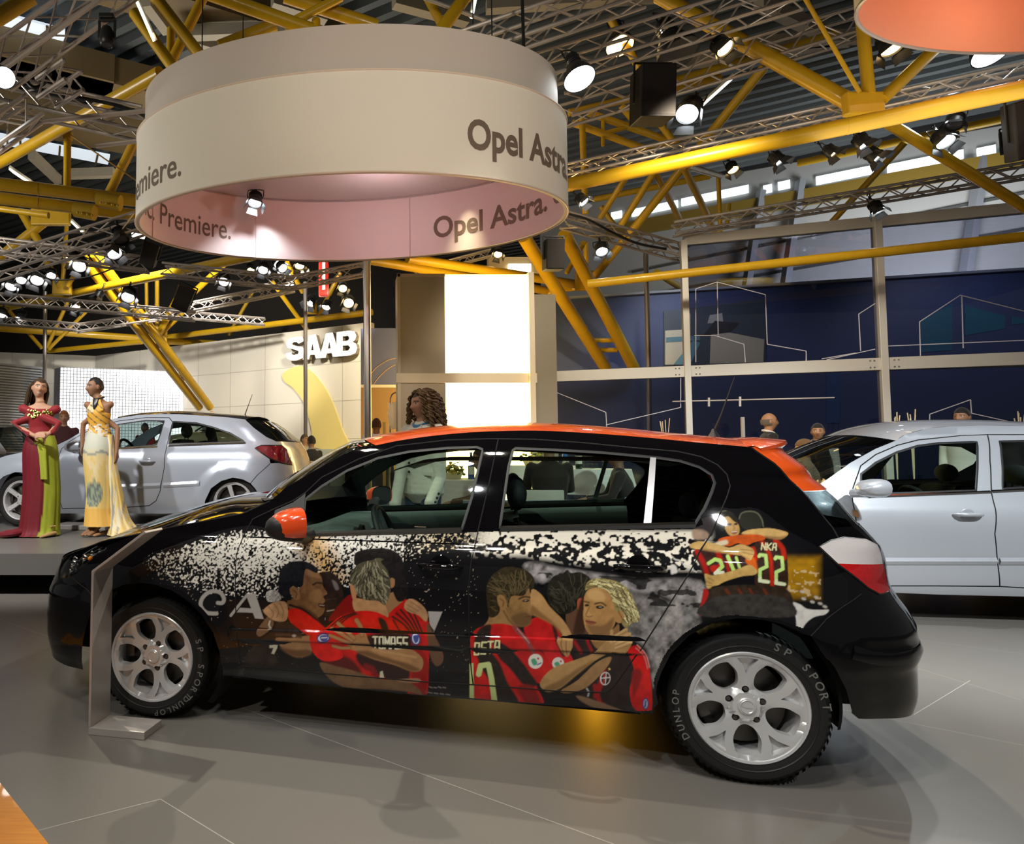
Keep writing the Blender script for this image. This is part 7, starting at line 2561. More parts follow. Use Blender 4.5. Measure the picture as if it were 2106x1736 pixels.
# --- grey-silver five-door at the right
PSI_S = R(8.3)
o_s = np.array([6.30, 4.697])
C_S = o_s - np.array([-sin(PSI_S), -cos(PSI_S)]) * .83
SIL = CarShape(C_S, PSI_S, [(z * 1.03, y) for z, y in YM0],
    [(2700, 1180), (2705, 1140), (2690, 1080), (2660, 1020), (2600, 960), (2540, 910), (2500, 890)],
    [(1395, 1200), (1385, 1170), (1383, 1130), (1390, 1095), (1405, 1070), (1440, 1050)])
T_S = dict(HL=[(1430, 1056), (1480, 1040), (1550, 1026), (1620, 1012), (1687, 996)], AP=[(1687, 996), (1747, 953), (1801, 923), (1843, 906)],
   RB=[(1843, 906), (1866, 892), (1910, 881), (1953, 877), (2018, 875), (2106, 876), (2250, 884), (2420, 900)], HE=[(2420, 900), (2520, 990), (2560, 1080)],
   BR=[(2560, 1080), (2520, 1130), (2470, 1150)], AR=[(2235, 1230), (2240, 1190), (2270, 1140), (2320, 1110), (2380, 1105), (2430, 1120)], ARR=[(2520, 1225)],
   SILL=[(2235, 1230), (2106, 1227), (1932, 1223), (1836, 1219), (1765, 1216)], AF=[(1460, 1200), (1470, 1150), (1510, 1115), (1570, 1098), (1640, 1105), (1695, 1135), (1725, 1180), (1735, 1214)],
   FB=[(1430, 1056), (1440, 1120), (1460, 1200)], FDF=[(1790, 1205), (1775, 1150), (1762, 1095), (1755, 1040), (1752, 1010)],
   DTF=[(1770, 958), (1801, 935), (1845, 916), (1888, 905), (1975, 896), (2031, 894)], BP=[(2031, 894), (2036, 950), (2039, 1014), (2043, 1032), (2046, 1098), (2051, 1153), (2056, 1206)],
   DTR=[(2031, 894), (2106, 894), (2220, 900), (2300, 915), (2330, 950), (2300, 1020), (2260, 1100), (2215, 1180), (2190, 1212), (2106, 1209), (2056, 1206)], FDB=[(2056, 1206), (1930, 1205), (1790, 1205)],
   WF=[(1771, 975), (1801, 952), (1845, 930), (1888, 917), (1931, 911.5), (2009, 909), (2010, 957), (2007, 1009), (1830, 1015), (1770, 1017)],
   WR=[(2056, 908), (2106, 907), (2215, 914), (2290, 938), (2300, 960), (2262, 1000), (2106, 1003), (2062, 1005)],
   BT1=[(1775, 1022), (2037, 1012)], BT2=[(2040, 1011), (2290, 1000)], MS1=[(1780, 1154), (2049, 1154)], MS2=[(2055, 1154), (2215, 1154)], HND=[(1989, 1058)])
s_root = thing('estate_car', 'grey-silver five-door car at the right edge, behind the black car', 'car', (C_S[0], C_S[1], 0), pi - PSI_S)
T_M['estate_car'] = (1790, 1004, 4.62)
simple_car(SIL, T_S, s_root, M_SILVER2, M_GLASS, 1.0, dict(x=(0, 2.614), y=.826, r=.31, rim=.215), 'star', False, None, detail_rear=False)
q = SIL.uz([(1752, 1048), (1762, 1050), (1768, 1062), (1764, 1066), (1754, 1060)])
SIL.panel('side_repeater', q, mat('amber_lens', (.45, .25, .12), .1, coat=1), s_root, off=.006)
# --------- people
def ell_tube(mb, pts, side, n=14, cap=True):
 """limb or trunk: pts = (point, a, b); a = half width along `side`, b = half depth"""
 rings = []
 side = Vector(side).normalized()
 k = len(pts)
 P = [Vector(p[0]) for p in pts]
 for i in range(k):
  t = (P[min(i + 1, k - 1)] - P[max(i - 1, 0)]).normalized()
  s_ = side - t * side.dot(t)
  if s_.length < .05:
   s_ = t.orthogonal()
  s_.normalize()
  u = t.cross(s_)
  a, b = pts[i][1], pts[i][2]
  rings.append([P[i] + s_ * a * cos(2 * pi * j / n) + u * b * sin(2 * pi * j / n) for j in range(n)])
 if cap:
  t0, t1 = (P[0] - P[1]).normalized(), (P[-1] - P[-2]).normalized()
  r0 = [P[0] + t0 * pts[0][2] * .6 + (q - P[0]) * .55 for q in rings[0]]
  r1 = [P[-1] + t1 * pts[-1][2] * .6 + (q - P[-1]) * .55 for q in rings[-1]]
  rings = [r0] + rings + [r1]
 m = len(rings)
 fs = [(i * n + j, i * n + (j + 1) % n, (i + 1) * n + (j + 1) % n, (i + 1) * n + j) for i in range(m - 1) for j in range(n)]
 fs += [tuple(range(n))[::-1], tuple((m - 1) * n + j for j in range(n))]
 mb.add([q for r in rings for q in r], fs)
def head_mesh(mb, c, R3, s=1.):
 """head with brow, sockets, nose, lips, chin and ears; local y forward, z up"""
 nu, nv = 40, 30
 vs = []
 for i in range(nv + 1):
  t = pi * i / nv
  for j in range(nu):
   a = 2 * pi * j / nu
   x, y, z = sin(t) * cos(a), sin(t) * sin(a), cos(t)
   px, py, pz = x * .076, y * .096 - .006, z * .118
   if z < -.1:                       # jaw narrows, chin comes forward
    k = (-z - .1) / .9
    px *= 1 - .34 * k
    py = py * (1 - .25 * k) + .022 * k
   f = max(0, y)
   g = lambda cx, cz, sx, sz: math.exp(-((px - cx) / sx) ** 2 - ((pz - cz) / sz) ** 2) * f
   py += .026 * g(0, -.028, .013, .018) + .012 * g(0, -.004, .010, .026)          # nose
   py -= .011 * (g(.031, .008, .016, .011) + g(-.031, .008, .016, .011))             # sockets
   py += .005 * (g(.03, .026, .026, .008) + g(-.03, .026, .026, .008))               # brow
   py += .007 * g(0, -.061, .022, .008) - .004 * g(0, -.048, .012, .005)             # lips
   py += .008 * g(0, -.098, .020, .014)                                              # chin
   px += np.sign(px) * .004 * math.exp(-((pz + .02) / .02) ** 2) * f
   vs.append(Vector((px, py, pz)) * s)
 fs = [(i * nu + j, (i + 1) * nu + j, (i + 1) * nu + (j + 1) % nu, i * nu + (j + 1) % nu) for i in range(nv) for j in range(nu)]
 mb.add([c + R3 @ v for v in vs], fs)
 for sx in (-1, 1):
  mb.sphere(c + R3 @ (Vector((sx * .077, -.008, -.005)) * s), (.010 * s, .018 * s, .032 * s), 10, 8, rot=R3)
def hand_mesh(mb, wrist, d, nrm, thumb, s=1., curl=.35):
 """palm, four bent fingers and a thumb; d = pointing direction, nrm = back of the hand"""
 d, nrm = Vector(d).normalized(), Vector(nrm).normalized()
 sd = d.cross(nrm).normalized() * thumb
 w = Vector(wrist)
 ell_tube(mb, [(w, .026 * s, .020 * s), (w + d * .04 * s, .036 * s, .016 * s), (w + d * .085 * s, .040 * s, .014 * s)], sd, 12)
 for i, L in enumerate((.070, .078, .072, .058)):
  b = w + d * .085 * s + sd * (.030 - .020 * i) * s
  e1 = b + (d - nrm * curl * .5).normalized() * L * .5 * s
  e2 = e1 + (d - nrm * curl * 1.6).normalized() * L * .5 * s
  mb.tube([b, e1, e2], [.009 * s, .0085 * s, .007 * s], 8)
 b = w + d * .03 * s + sd * .032 * s
 mb.tube([b, b + (d * .6 + sd * .8).normalized() * .035 * s, b + (d * .9 + sd * .6 - nrm * .2).normalized() * .065 * s], [.012 * s, .0105 * s, .008 * s], 8)
def remesh(name, mb, voxel, mats, parent, smooth_it=3):
 me = bpy.data.meshes.new(name)
 me.from_pydata([tuple(v) for v in mb.v], [], mb.f)
 o = bpy.data.objects.new(name, me)
 COL.objects.link(o)
 m = o.modifiers.new('r', 'REMESH')
 m.mode = 'VOXEL'
 m.voxel_size = voxel
 s_ = o.modifiers.new('s', 'SMOOTH')
 s_.factor = .5
 s_.iterations = smooth_it
 dg = bpy.context.evaluated_depsgraph_get()
 me2 = bpy.data.meshes.new_from_object(o.evaluated_get(dg))
 me2.name = name
 o.modifiers.clear()
 o.data = me2
 bpy.data.meshes.remove(me)
 me2.materials.clear()
 for q in (mats if isinstance(mats, (list, tuple)) else [mats]):
  me2.materials.append(q)
 me2.shade_smooth()
 if parent:
  o.parent = parent
 return o
M_SKINV = vcol_mat('skin', rough=.5, spec=.35)
def paint_face(o, c, R3, s, skin, lip=None, hair=None, hairline=.055, extra=None, brow=(.03, .02, .012)):
 me = o.data
 V = np.empty(len(me.vertices) * 3)
 me.vertices.foreach_get('co', V)
 V = V.reshape(-1, 3)
 C = np.tile(np.array([*skin, 1.]), (len(V), 1))
 Q = (V - np.array(c)) @ np.array(R3) / s
 x, y, z = Q[:, 0], Q[:, 1], Q[:, 2]
 hd = (np.abs(x) < .1) & (np.abs(z) < .14) & (np.abs(y) < .14)
 fr = hd & (y > .03)
 ax = np.abs(x)
 def put(m, col):
  C[m, :3] = col
 lipc = lip or tuple(np.array(skin) * np.array([.85, .45, .45]))
 put(fr & (((ax / .024) ** 2 + ((z + .062) / .009) ** 2) < 1), lipc)
 put(fr & ((((ax - .031) / .013) ** 2 + ((z - .008) / .0065) ** 2) < 1), (.5, .47, .44))
 put(fr & ((((ax - .031) / .0065) ** 2 + ((z - .008) / .0065) ** 2) < 1), (.02, .014, .01))
 put(fr & (np.abs(z - .027 + (ax - .03) * .12) < .0048) & (ax > .012) & (ax < .052), brow)
 if hair:
  put(hd & ((z > hairline + .02 * (ax / .07)) & (y > -.2) | ((y < .005) & (z > -.035))) & ~((ax > .070) & (np.abs(y + .008) < .02) & (z < .03)), hair)
 if extra:
  extra(V, C)
 ca = me.color_attributes.new('Col', 'FLOAT_COLOR', 'POINT')
 ca.data.foreach_set('color', C.astype(np.float32).ravel())
def frame_of(face, tilt=0., nod=0.):
 """rotation with local y along the facing direction"""
 f = Vector((face[0], face[1], 0)).normalized()
 x = Vector((f.y, -f.x, 0))
 M = Matrix((x, f, Vector((0, 0, 1)))).transposed()
 return M @ Matrix.Rotation(nod, 3, 'X') @ Matrix.Rotation(tilt, 3, 'Y')
def cloth(name, col, rough=.75, **k):
 return mat(name, col, rough, sheen=.2, spec=.25, **k)
def hair_cap(root, c, R3, s, m, back=1.0, low=-.03, puff=1.1, front=.05):
 """short or bobbed hair shell following the skull"""
 nu, nv = 28, 14
 rows = []
 for i in range(nv + 1):
  row = []
  for j in range(nu + 1):
   a = 2 * pi * j / nu
   yy = sin(a)
   lim = front if yy > .55 else (low if yy < 0 else front + (low - front) * (1 - yy / .55))
   zmin = max(-.99, lim / .118)
   t0 = math.acos(min(1, max(-1, zmin)))
   t = t0 * i / nv
   x, y, z = sin(t) * cos(a) * .076, sin(t) * sin(a) * .096 - .008, cos(t) * .118
   w = 1 + (puff - 1) * (1 - .6 * (i / nv) ** 6) + .012 * sin(a * 9 + i)
   row.append(tuple(c + R3 @ (Vector((x * w, y * w, z * w)) * s)))
  rows.append(row)
 mb = MB().grid(rows)
 return mb.build('hair', m, root, smooth=70)
def simple_person(label, px, py_top, d, face, height, z0=0., suit=(.02, .02, .025), skin=(.42, .23, .13), hair=(.02, .014, .01), seated=False, bald=False, collar=None, lean=0., arms='down', group=None, puff=1.08, low=-.03, tie=None, vest=None, head_face=None):
 """background figure, standing or seated; placed by the top of the head"""
 top = at(px, py_top, d)
 R3 = frame_of(face)
 RH = frame_of(head_face or face)
 right, fwd = R3 @ Vector((1, 0, 0)), R3 @ Vector((0, 1, 0))
 s = height / 1.75
 hc = Vector((top.x, top.y, top.z - .118 * s - (.012 if bald else .02)))
 root = thing('person', label, 'person', (top.x, top.y, z0))
 U = Vector((0, 0, 1))
 off = Vector((top.x, top.y, z0))
 C = hc - off
 if seated:
  hip = Vector((0, 0, C.z - .70 * s)) - fwd * (.06 + lean)
 else:
  hip = Vector((0, 0, C.z - .72 * s)) - fwd * .02
 neck = C - U * .11 * s - fwd * .015
 chest = neck - U * .20 * s - fwd * .02
 body = MB()
 head_mesh(body, C, RH, s)
 ell_tube(body, [(C - U * .06 * s, .055 * s, .055 * s), (neck, .055 * s, .055 * s), (neck - U * .05 * s, .07 * s, .06 * s)], right, 12)
 top_ = [(neck - U * .05 * s, .10 * s, .07 * s), (neck - U * .085 * s, .185 * s, .085 * s), (chest, .19 * s, .12 * s), (chest.lerp(hip, .55), .165 * s, .11 * s), (hip, .18 * s, .125 * s)]
 ell_tube(body, [(p, a * .92, b * .92) for p, a, b in top_], right, 16)
 coat = MB()
 ell_tube(coat, top_, right, 20)
 legs = MB()
 for sx in (-1, 1):
  sh = neck - U * .085 * s + right * sx * .175 * s
  if arms == 'fwd':
   el = sh - U * .24 * s + fwd * .10 * s + right * sx * .05
   wr = el + fwd * .22 * s - U * .04 * s - right * sx * .08
  else:
   el = sh - U * .28 * s + right * sx * .04 - fwd * .02
   wr = el - U * .24 * s + fwd * .06
  ch = [(sh, .062 * s, .062 * s), (el, .050 * s, .050 * s), (wr, .036 * s, .036 * s)]
  ell_tube(body, [(p, a * .85, b * .85) for p, a, b in ch], fwd, 10)
  ell_tube(coat, ch, fwd, 12)
  hand_mesh(body, wr, (wr - el), right * sx if arms != 'fwd' else U, -sx if arms != 'fwd' else sx, s)
  if seated:
   kn = hip + fwd * .42 * s + right * sx * .10 - U * .02
   an = Vector((kn.x, kn.y, .09)) + fwd * .02
  else:
   kn = hip - U * (hip.z - .07) * .5 + right * sx * .09 + fwd * .02
   an = Vector((hip.x, hip.y, .08)) + right * sx * .10
  hp = hip + right * sx * .09 * s - U * .04
  lg = [(hp, .095 * s, .095 * s), (kn, .062 * s, .062 * s), (an, .042 * s, .042 * s)]
  ell_tube(body, [(p, a * .9, b * .9) for p, a, b in lg], right, 12)
  ell_tube(body, [(an - U * .03 - fwd * .05, .035, .03), (an - U * .055 + fwd * .15, .036, .022)], right, 10)
  ell_tube(legs, lg, right, 14)
 bo = remesh('body', body, .011 * s, M_SKINV, root)
 paint_face(bo, C, RH, s, skin, hair=None if bald else hair)
 sid = '%02x%02x%02x' % tuple(int(min(1, v) * 255) for v in suit)
 co = remesh('jacket', coat, .014 * s, cloth('cloth_' + sid, suit), root)
 remesh('trousers', legs, .016 * s, cloth('trouser_dark', (.02, .02, .025)), root)
 if bald:
  q = MB()
  rows = []
  for i in range(6):
   row = []
   for j in range(17):
    a = pi * .95 + (pi * 1.1) * j / 16
    z = -.045 + .075 * i / 5
    t = math.acos(max(-1, min(1, z / .118)))
    row.append(tuple(C + RH @ (Vector((sin(t) * cos(a) * .080, sin(t) * sin(a) * .100 - .008, z)) * s)))
   rows.append(row)
  q.grid(rows)
  q.build('hair', cloth('hair_grey', (.10, .08, .06)), root)
 else:
  hair_cap(root, C, RH, s, cloth('hair_%02x%02x%02x' % tuple(int(v * 255) for v in hair), hair), low=low, puff=puff)
 if collar:
  k = MB()
  k.tube([neck - U * .028 * s + R3 @ Vector((.066 * s * cos(a), .064 * s * sin(a) - .005, -.02 * sin(a))) for a in np.linspace(0, 2 * pi, 20, endpoint=False)], .016 * s, 8, closed=True)
  k.build('collar', cloth('collar_white', collar), root)
 if tie:
  f0 = neck - U * .045 * s + fwd * .085 * s
  k = MB()
  for sx in (-1, 1):
   k.add([f0, f0 + right * sx * .055 * s + U * .024, f0 + right * sx * .055 * s - U * .024, f0 + fwd * .012], [(0, 1, 3), (1, 2, 3), (2, 0, 3), (0, 2, 1)])
  k.build('bow_tie', cloth('tie_black', (.008, .008, .008)), root)
 if vest:
  v_ = MB()
  ell_tube(v_, [(chest + U * .12 * s + fwd * .012, .13 * s, .125 * s), (chest, .165 * s, .134 * s), (hip + U * .05, .185 * s, .138 * s)], right, 20)
  remesh('vest', v_, .014, cloth('vest_black', vest), root)
 return root
def curly_woman():
 d = 5.2
 root = thing('person', 'woman with long dark curly hair, pale blazer and jeans behind the black car', 'person', (0, 0, 0))
 face = (-.62, -.55)
 R3 = frame_of(face)
 RH = frame_of((-.78, -.42), 0, -.06)
 right, fwd, U = R3 @ Vector((1, 0, 0)), R3 @ Vector((0, 1, 0)), Vector((0, 0, 1))
 C = at(866, 832, d)
 base = Vector((C.x, C.y, 0))
 root.location = base
 C = C - base
 s = 1.02
 neck = C - U * .115 + Vector((.012, 0.01, 0))
 chest = neck - U * .22
 waist = neck - U * .42
 hip = neck - U * .60
 body = MB()
 head_mesh(body, C, RH, s)
 ell_tube(body, [(C - U * .05, .052, .052), (neck, .050, .050), (neck - U * .05, .06, .055)], right)
 trunk = [(neck - U * .055, .085, .06), (neck - U * .09, .17, .082), (chest, .172, .118), (waist, .142, .100), (hip, .178, .120)]
 ell_tube(body, trunk, right, 18)
 arms = []
 for sx, el, wr in ((1, at(822, 988, d - .05) - base, at(812, 1040, d - .10) - base), (-1, at(905, 985, d - .16) - base, at(884, 1038, d - .26) - base)):
  sh = neck - U * .10 + right * sx * .165
  ch = [(sh, .058, .058), (sh.lerp(el, .5), .052, .052), (el, .046, .046), (wr, .036, .036)]
  arms.append((sx, ch))
  ell_tube(body, [(p, a * .82, b * .82) for p, a, b in ch], fwd, 12)
  hand_mesh(body, wr, wr - el, right * sx, -sx, 1., .4)
 legs = MB()
 for sx in (-1, 1):
  hp = hip + right * sx * .09
  kn = Vector((hip.x, hip.y, .50)) + right * sx * .095 + fwd * .02
  an = Vector((hip.x, hip.y, .09)) + right * sx * .10 - fwd * .03
  lg = [(hp, .098, .100), (kn, .060, .062), (an, .044, .046)]
  ell_tube(body, [(p, a * .9, b * .9) for p, a, b in lg], right)
  ell_tube(body, [(an - U * .03 - fwd * .05, .034, .03), (an - U * .06 + fwd * .15, .036, .022)], right)
  ell_tube(legs, lg, right, 16)
 bo = remesh('body', body, .0075, M_SKINV, root)
 paint_face(bo, C, RH, s, (.42, .22, .13), lip=(.40, .11, .09), hair=(.05, .028, .014))
 remesh('jeans', legs, .012, cloth('denim', (.035, .055, .11), .8, noise=.2, nscale=60), root)
 bl = MB()
 ell_tube(bl, [(neck - U * .06, .10, .07), (neck - U * .085, .182, .092), (chest, .188, .132), (waist, .160, .116), (hip + U * .02, .198, .140), (hip - U * .05, .206, .148)], right, 24)
 for sx, ch in arms:
  ell_tube(bl, [(p, a * (1.12 if i < 3 else 1.42), b * (1.12 if i < 3 else 1.42)) for i, (p, a, b) in enumerate(ch)], fwd, 16)
 lin = cloth('pale_linen', (.60, .58, .48), .85, bump=.5, bscale=28)
 jk = remesh('blazer', bl, .010, lin, root, 2)
 det = MB()
 for t in (.28, .5, .72):
  p = chest.lerp(hip, t * .9) + fwd * .142 + right * .03
  det.lathe([(0, .006), (.011, .005), (.013, 0)], 12, 'Y', c=p, rot=R3)
 det.build('buttons', cloth('button_dark', (.02, .02, .02), .4), root)
 sx, ch = arms[1]
 cb = MB()
 for i in range(3):
  p = ch[3][0].lerp(ch[2][0], .12 + .16 * i) + Vector((.028, -.052, 0))
  cb.sphere(p, .011, 8, 6)
 cb.build('cuff_buttons', cloth('button_dark', (.02, .02, .02), .4), root)
 lp = MB()
 for q in (1, -1):
  P = [neck - U * .06 + fwd * .075 + right * q * .05, neck - U * .13 + fwd * .125 + right * q * .10, chest - U * .02 + fwd * .150 + right * q * .055, chest - U * .13 + fwd * .152 + right * .02, chest - U * .02 + fwd * .150 + right * q * .02]
  lp.add(P + [p - fwd * .012 for p in P], [(0, 1, 2, 3, 4), (9, 8, 7, 6, 5)] + [(i, (i + 1) % 5, (i + 1) % 5 + 5, i + 5) for i in range(5)])
 pk = hip + U * .12 + fwd * .10 - right * .125
 lp.box(pk, (.11, .012, .03), R3)
 lp.build('lapels', lin, root, smooth=0)
 sc = MB()
 sc.tube([neck - U * .05 + R3 @ Vector((.072 * cos(a), .07 * sin(a), -.035 * sin(a))) for a in np.linspace(0, 2 * pi, 18, endpoint=False)], .024, 10, closed=True)
 sc.build('scarf', cloth('scarf_blue', (.05, .16, .30), .7), root)
 bt = MB()
 bt.tube([hip - U * .02 + R3 @ Vector((.172 * cos(a), .122 * sin(a), 0)) for a in np.linspace(0, 2 * pi, 28, endpoint=False)], .014, 6, closed=True)
 bt.build('belt', cloth('belt_black', (.012, .012, .012), .4), root)
 rg = random.Random(5)
 hb = MB()
 for i in range(330):
  a = rg.uniform(0, 2 * pi)
  up = rg.uniform(-.35, 1)
  st = Vector((sin(a) * .072 * sqrt(max(0, 1 - up * up * .9)), cos(a) * .090 * sqrt(max(0, 1 - up * up * .9)) - .012, up * .115))
  if (st.y > .015 and up < .80) or st.y > .06:
   continue
  L = rg.uniform(.17, .31) + .07 * max(0, up)
  out = Vector((st.x * 1.0, st.y * .9 - .02, .03)).normalized()
  if st.y > .0:
   out = Vector((np.sign(st.x) * .9, .10, .1)).normalized()
  P = []
  ph = rg.uniform(0, 6.28)
  rad = rg.uniform(.010, .018)
  for k in range(22):
   t = k / 21
   drop = max(0, t - .12)
   p = st * 1.05 + out * (.075 * min(1, t * 3.0) + .035 * t) - Vector((0, 0, 1)) * L * drop ** 1.1 + Vector((cos(ph + t * 26), sin(ph + t * 26), 0)) * rad * min(1, t * 5)
   P.append(C + RH @ (p * s))
  hb.tube(P, [.009 * (1 - .6 * k / 21) + .002 for k in range(22)], 5, caps=False)
 hb.sphere(C + RH @ Vector((0, -.03, .03)), (.084, .088, .106), 20, 14, rot=RH)
 hb.build('hair', mat('curly_hair', (.11, .062, .022), .5, spec=.4), root, smooth=70)
 return root
def skirt(name, root, rows, m, n=48, pleat=.03, seed=1, vc=None):
 """gathered skirt: rows = (centre, half width, half depth)"""
 rg = np.random.default_rng(seed)
 ph = rg.uniform(0, 6.28, 5)
 P = []
 for i, (c, a, b) in enumerate(rows):
  f = i / (len(rows) - 1)
  row = []
  for j in range(n + 1):
   t = 2 * pi * j / n
   w = 1 + pleat * f * (sin(9 * t + ph[0]) + .6 * sin(15 * t + ph[1] + f * 2) + .4 * sin(23 * t + ph[2]))
   row.append((c[0] + a * cos(t) * w, c[1] + b * sin(t) * w, c[2]))
  P.append(row)
 o = MB().grid(P).build(name, m, root, smooth=70)
 if vc:
  me = o.data
  V = np.empty(len(me.vertices) * 3)
  me.vertices.foreach_get('co', V)
  V = V.reshape(-1, 3)
  col = vc(V)
  ca = me.color_attributes.new('Col', 'FLOAT_COLOR', 'POINT')
  ca.data.foreach_set('color', np.hstack([col, np.ones((len(col), 1))]).astype(np.float32).ravel())
 return o
def densify(rows, k=8):
 S_ = spline([(*c, a, b) for c, a, b in rows], k)
 return [((q[0], q[1], q[2]), q[3], q[4]) for q in S_]
def model_common(root, d, px, headpx, face, headface, tilt, nod, skin, shoulders, arms, hipx, s, z0):
 """slim model body; returns useful points in root space"""
 U = Vector((0, 0, 1))
 base = root.location
 q = lambda x, y, dd=0.: at(x, y, d + dd) - base
 C = q(*headpx)
 R3, RH = frame_of(face), frame_of(headface, tilt, nod)
 right, fwd = R3 @ Vector((1, 0, 0)), R3 @ Vector((0, 1, 0))
 shc = (q(*shoulders[0]) + q(*shoulders[1])) / 2
 half = (q(*shoulders[0]) - q(*shoulders[1])).length / 2
 neck = shc + U * .055
 hip = q(*hipx)
 chest = shc.lerp(hip, .28)
 waist = shc.lerp(hip, .62)
 body = MB()
 head_mesh(body, C, RH, s)
 ell_tube(body, [(C - U * .05, .046, .046), ((C + neck) / 2 - U * .05, .042, .042), (neck, .052, .048)], right)
 trunk = [(neck - U * .03, .075, .05), (shc - U * .012, half * .96, .058), (chest, .135, .098), (waist, .112, .082), (hip, .150, .105)]
 ell_tube(body, trunk, right, 18)
 for sx, el, wr, hd, nr, th in arms:
  sh = shc + right * sx * half * .92
  e, w = q(*el), q(*wr)
  ell_tube(body, [(sh - U * .012, .040, .040), (sh.lerp(e, .5), .038, .038), (e, .032, .032), (e.lerp(w, .5), .029, .029), (w, .022, .022)], fwd, 12)
  hand_mesh(body, w, hd, nr, th, .95, .3)
 for sx in (-1, 1):
  hp = hip + right * sx * .075
  kn = Vector((hip.x, hip.y, hip.z * .52)) + right * sx * .07
  an = Vector((hip.x + sx * .035, hip.y - .03, .12))
  ell_tube(body, [(hp, .08, .08), (kn, .05, .05), (kn.lerp(an, .35), .046, .046), (an, .032, .032)], right)
  ell_tube(body, [(an - fwd * .02, .026, .026), (an + Vector((-.04, -.07, -.065)), .030, .022), (an + Vector((-.07, -.13, -.095)), .026, .016)], right)
 return body, C, RH, R3, right, fwd, neck, shc, half, chest, waist, hip, trunk, q
def shoes(root, ans, m):
 for a in ans:
  mb = MB()
  ell_tube(mb, [(a + Vector((.01, .03, -.075)), .024, .02), (a + Vector((-.03, -.05, -.085)), .032, .020), (a + Vector((-.075, -.14, -.10)), .024, .012)], (1, 0, 0), 10)
  mb.tube([a + Vector((.012, .04, -.07)), a + Vector((.012, .045, -.118))], [.012, .006], 8)
  mb.tube([a + Vector((.03, 0, 0)), a + Vector((0, -.035, .0)), a + Vector((-.03, 0, .0)), a + Vector((0, .03, .005))], .006, 6, closed=True)
  mb.build('shoe', m, root)
def red_model():
 d = 6.85
 p = at(84, 1098, d)
 root = thing('person', 'laughing woman in dark red gown with lime green panel, on the stage', 'person', (p.x, p.y, ST_Z))
 s = .98
 U = Vector((0, 0, 1))
 body, C, RH, R3, right, fwd, neck, shc, half, chest, waist, hip, trunk, q = model_common(
  root, d, 84, (81, 799), (.25, -1), (.55, -.85), -.18, .05, (.5, .28, .17), ((46, 838), (119, 836)),
  [(-1, (27, 872, -.12), (70, 896, -.24), (.8, -.3, .05), (0, -1, .3), 1), (1, (122, 872, -.08), (101, 892, -.22), (-.7, -.4, -.1), (0, -1, .3), -1)], (84, 905), s, ST_Z)
 bo = remesh('body', body, .0085, M_SKINV, root)
 paint_face(bo, C, RH, s, (.52, .29, .18), lip=(.70, .55, .48), hair=(.06, .035, .018))
 red = cloth('gown_red', (.17, .007, .016), .6, bump=.2, bscale=40)
 sh = MB()
 ell_tube(sh, [(shc - U * .035, half * .88, .07), (chest, .145, .107), (waist, .122, .09), (hip, .160, .115)], right, 20)
 for sx, el, wr in ((-1, (27, 872, -.12), (62, 894, -.22)), (1, (122, 872, -.08), (106, 891, -.20))):
  a = shc + right * sx * half * .92
  e, w = q(*el), q(*wr)
  ell_tube(sh, [(a - U * .02, .054, .054), (e, .042, .042), (w, .034, .034)], fwd, 12)
 remesh('bodice', sh, .011, cloth('bodice_red', (.26, .016, .022), .6), root)
 sq = MB()
 rg = random.Random(3)
 for i in range(70):
  a = rg.uniform(pi * 1.12, pi * 1.88)
  z = rg.uniform(-.055, .045)
  c = chest + U * (z + .02) + R3 @ Vector((.142 * cos(a), -.108 * sin(a), 0))
  sq.sphere(c, rg.uniform(.008, .015), 6, 4)
 sq.build('sequins', mat('sequin_green', (.30, .36, .05), .25, metal=.7), root)
 b = at(84, 1098, d) - root.location
 rows = densify([(tuple(hip + U * .05), .15, .12), (tuple(hip - U * .12), .19, .16), ((b.x - .01, b.y + .02, hip.z * .5), .20, .17), ((b.x - .02, b.y + .02, .12), .21, .19), ((b.x - .03, b.y + .0, .012), .235, .22)])
 def col(V):
  C_ = np.tile(np.array([.17, .007, .016]), (len(V), 1))
  g = (V[:, 0] - b.x > np.interp(V[:, 2], [0, .35, hip.z], [.055, .085, .075])) & (V[:, 1] < b.y + .12)
  C_[g] = (.36, .42, .03)
  C_ *= (1 + .25 * (vnoise(V[:, 0] * 45, V[:, 2] * 6, 4) - .5))[:, None]
  return C_
 skirt('skirt', root, rows, vcol_mat('gown_cloth', .65, bump=.2, bscale=30), 96, .035, 3, col)
 tr = MB()
 for i in range(7):
  P = spline([(b.x - .12, b.y - .03 * i + .08, .06), (b.x - .22, b.y - .05 * i + .06, .045 + .01 * (i % 3)), (b.x - .33 - .012 * i, b.y - .05 * i + .1, .03)], 4)
  tr.tube(P, [.03] * (len(P) - 1) + [.01], 8)
 tr.build('train', red, root)
 sd = MB()
 kn = hip + Vector((.045, -.14, -.02))
 for i in range(5):
  sd.tube(spline([tuple(kn), tuple(kn + Vector((.03 + .012 * i, -.03, -.10))), tuple(kn + Vector((.05 + .012 * i, -.01, -.42)))], 5), [.022] * 6 + [.014] * 5, 7)
 sd.sphere(kn, .05, 12, 8)
 sd.build('sash', cloth('sash_lime', (.40, .45, .04), .6), root)
 yl = MB()
 for i in range(9):
  yl.sphere((b.x - .40 + .028 * i, b.y - .06 + .01 * (i % 3), .02), (.03, .03, .018), 8, 5)
 yl.build('yellow_trim', cloth('trim_yellow', (.70, .58, .03), .7), root)
 h = MB()
 rg = random.Random(8)
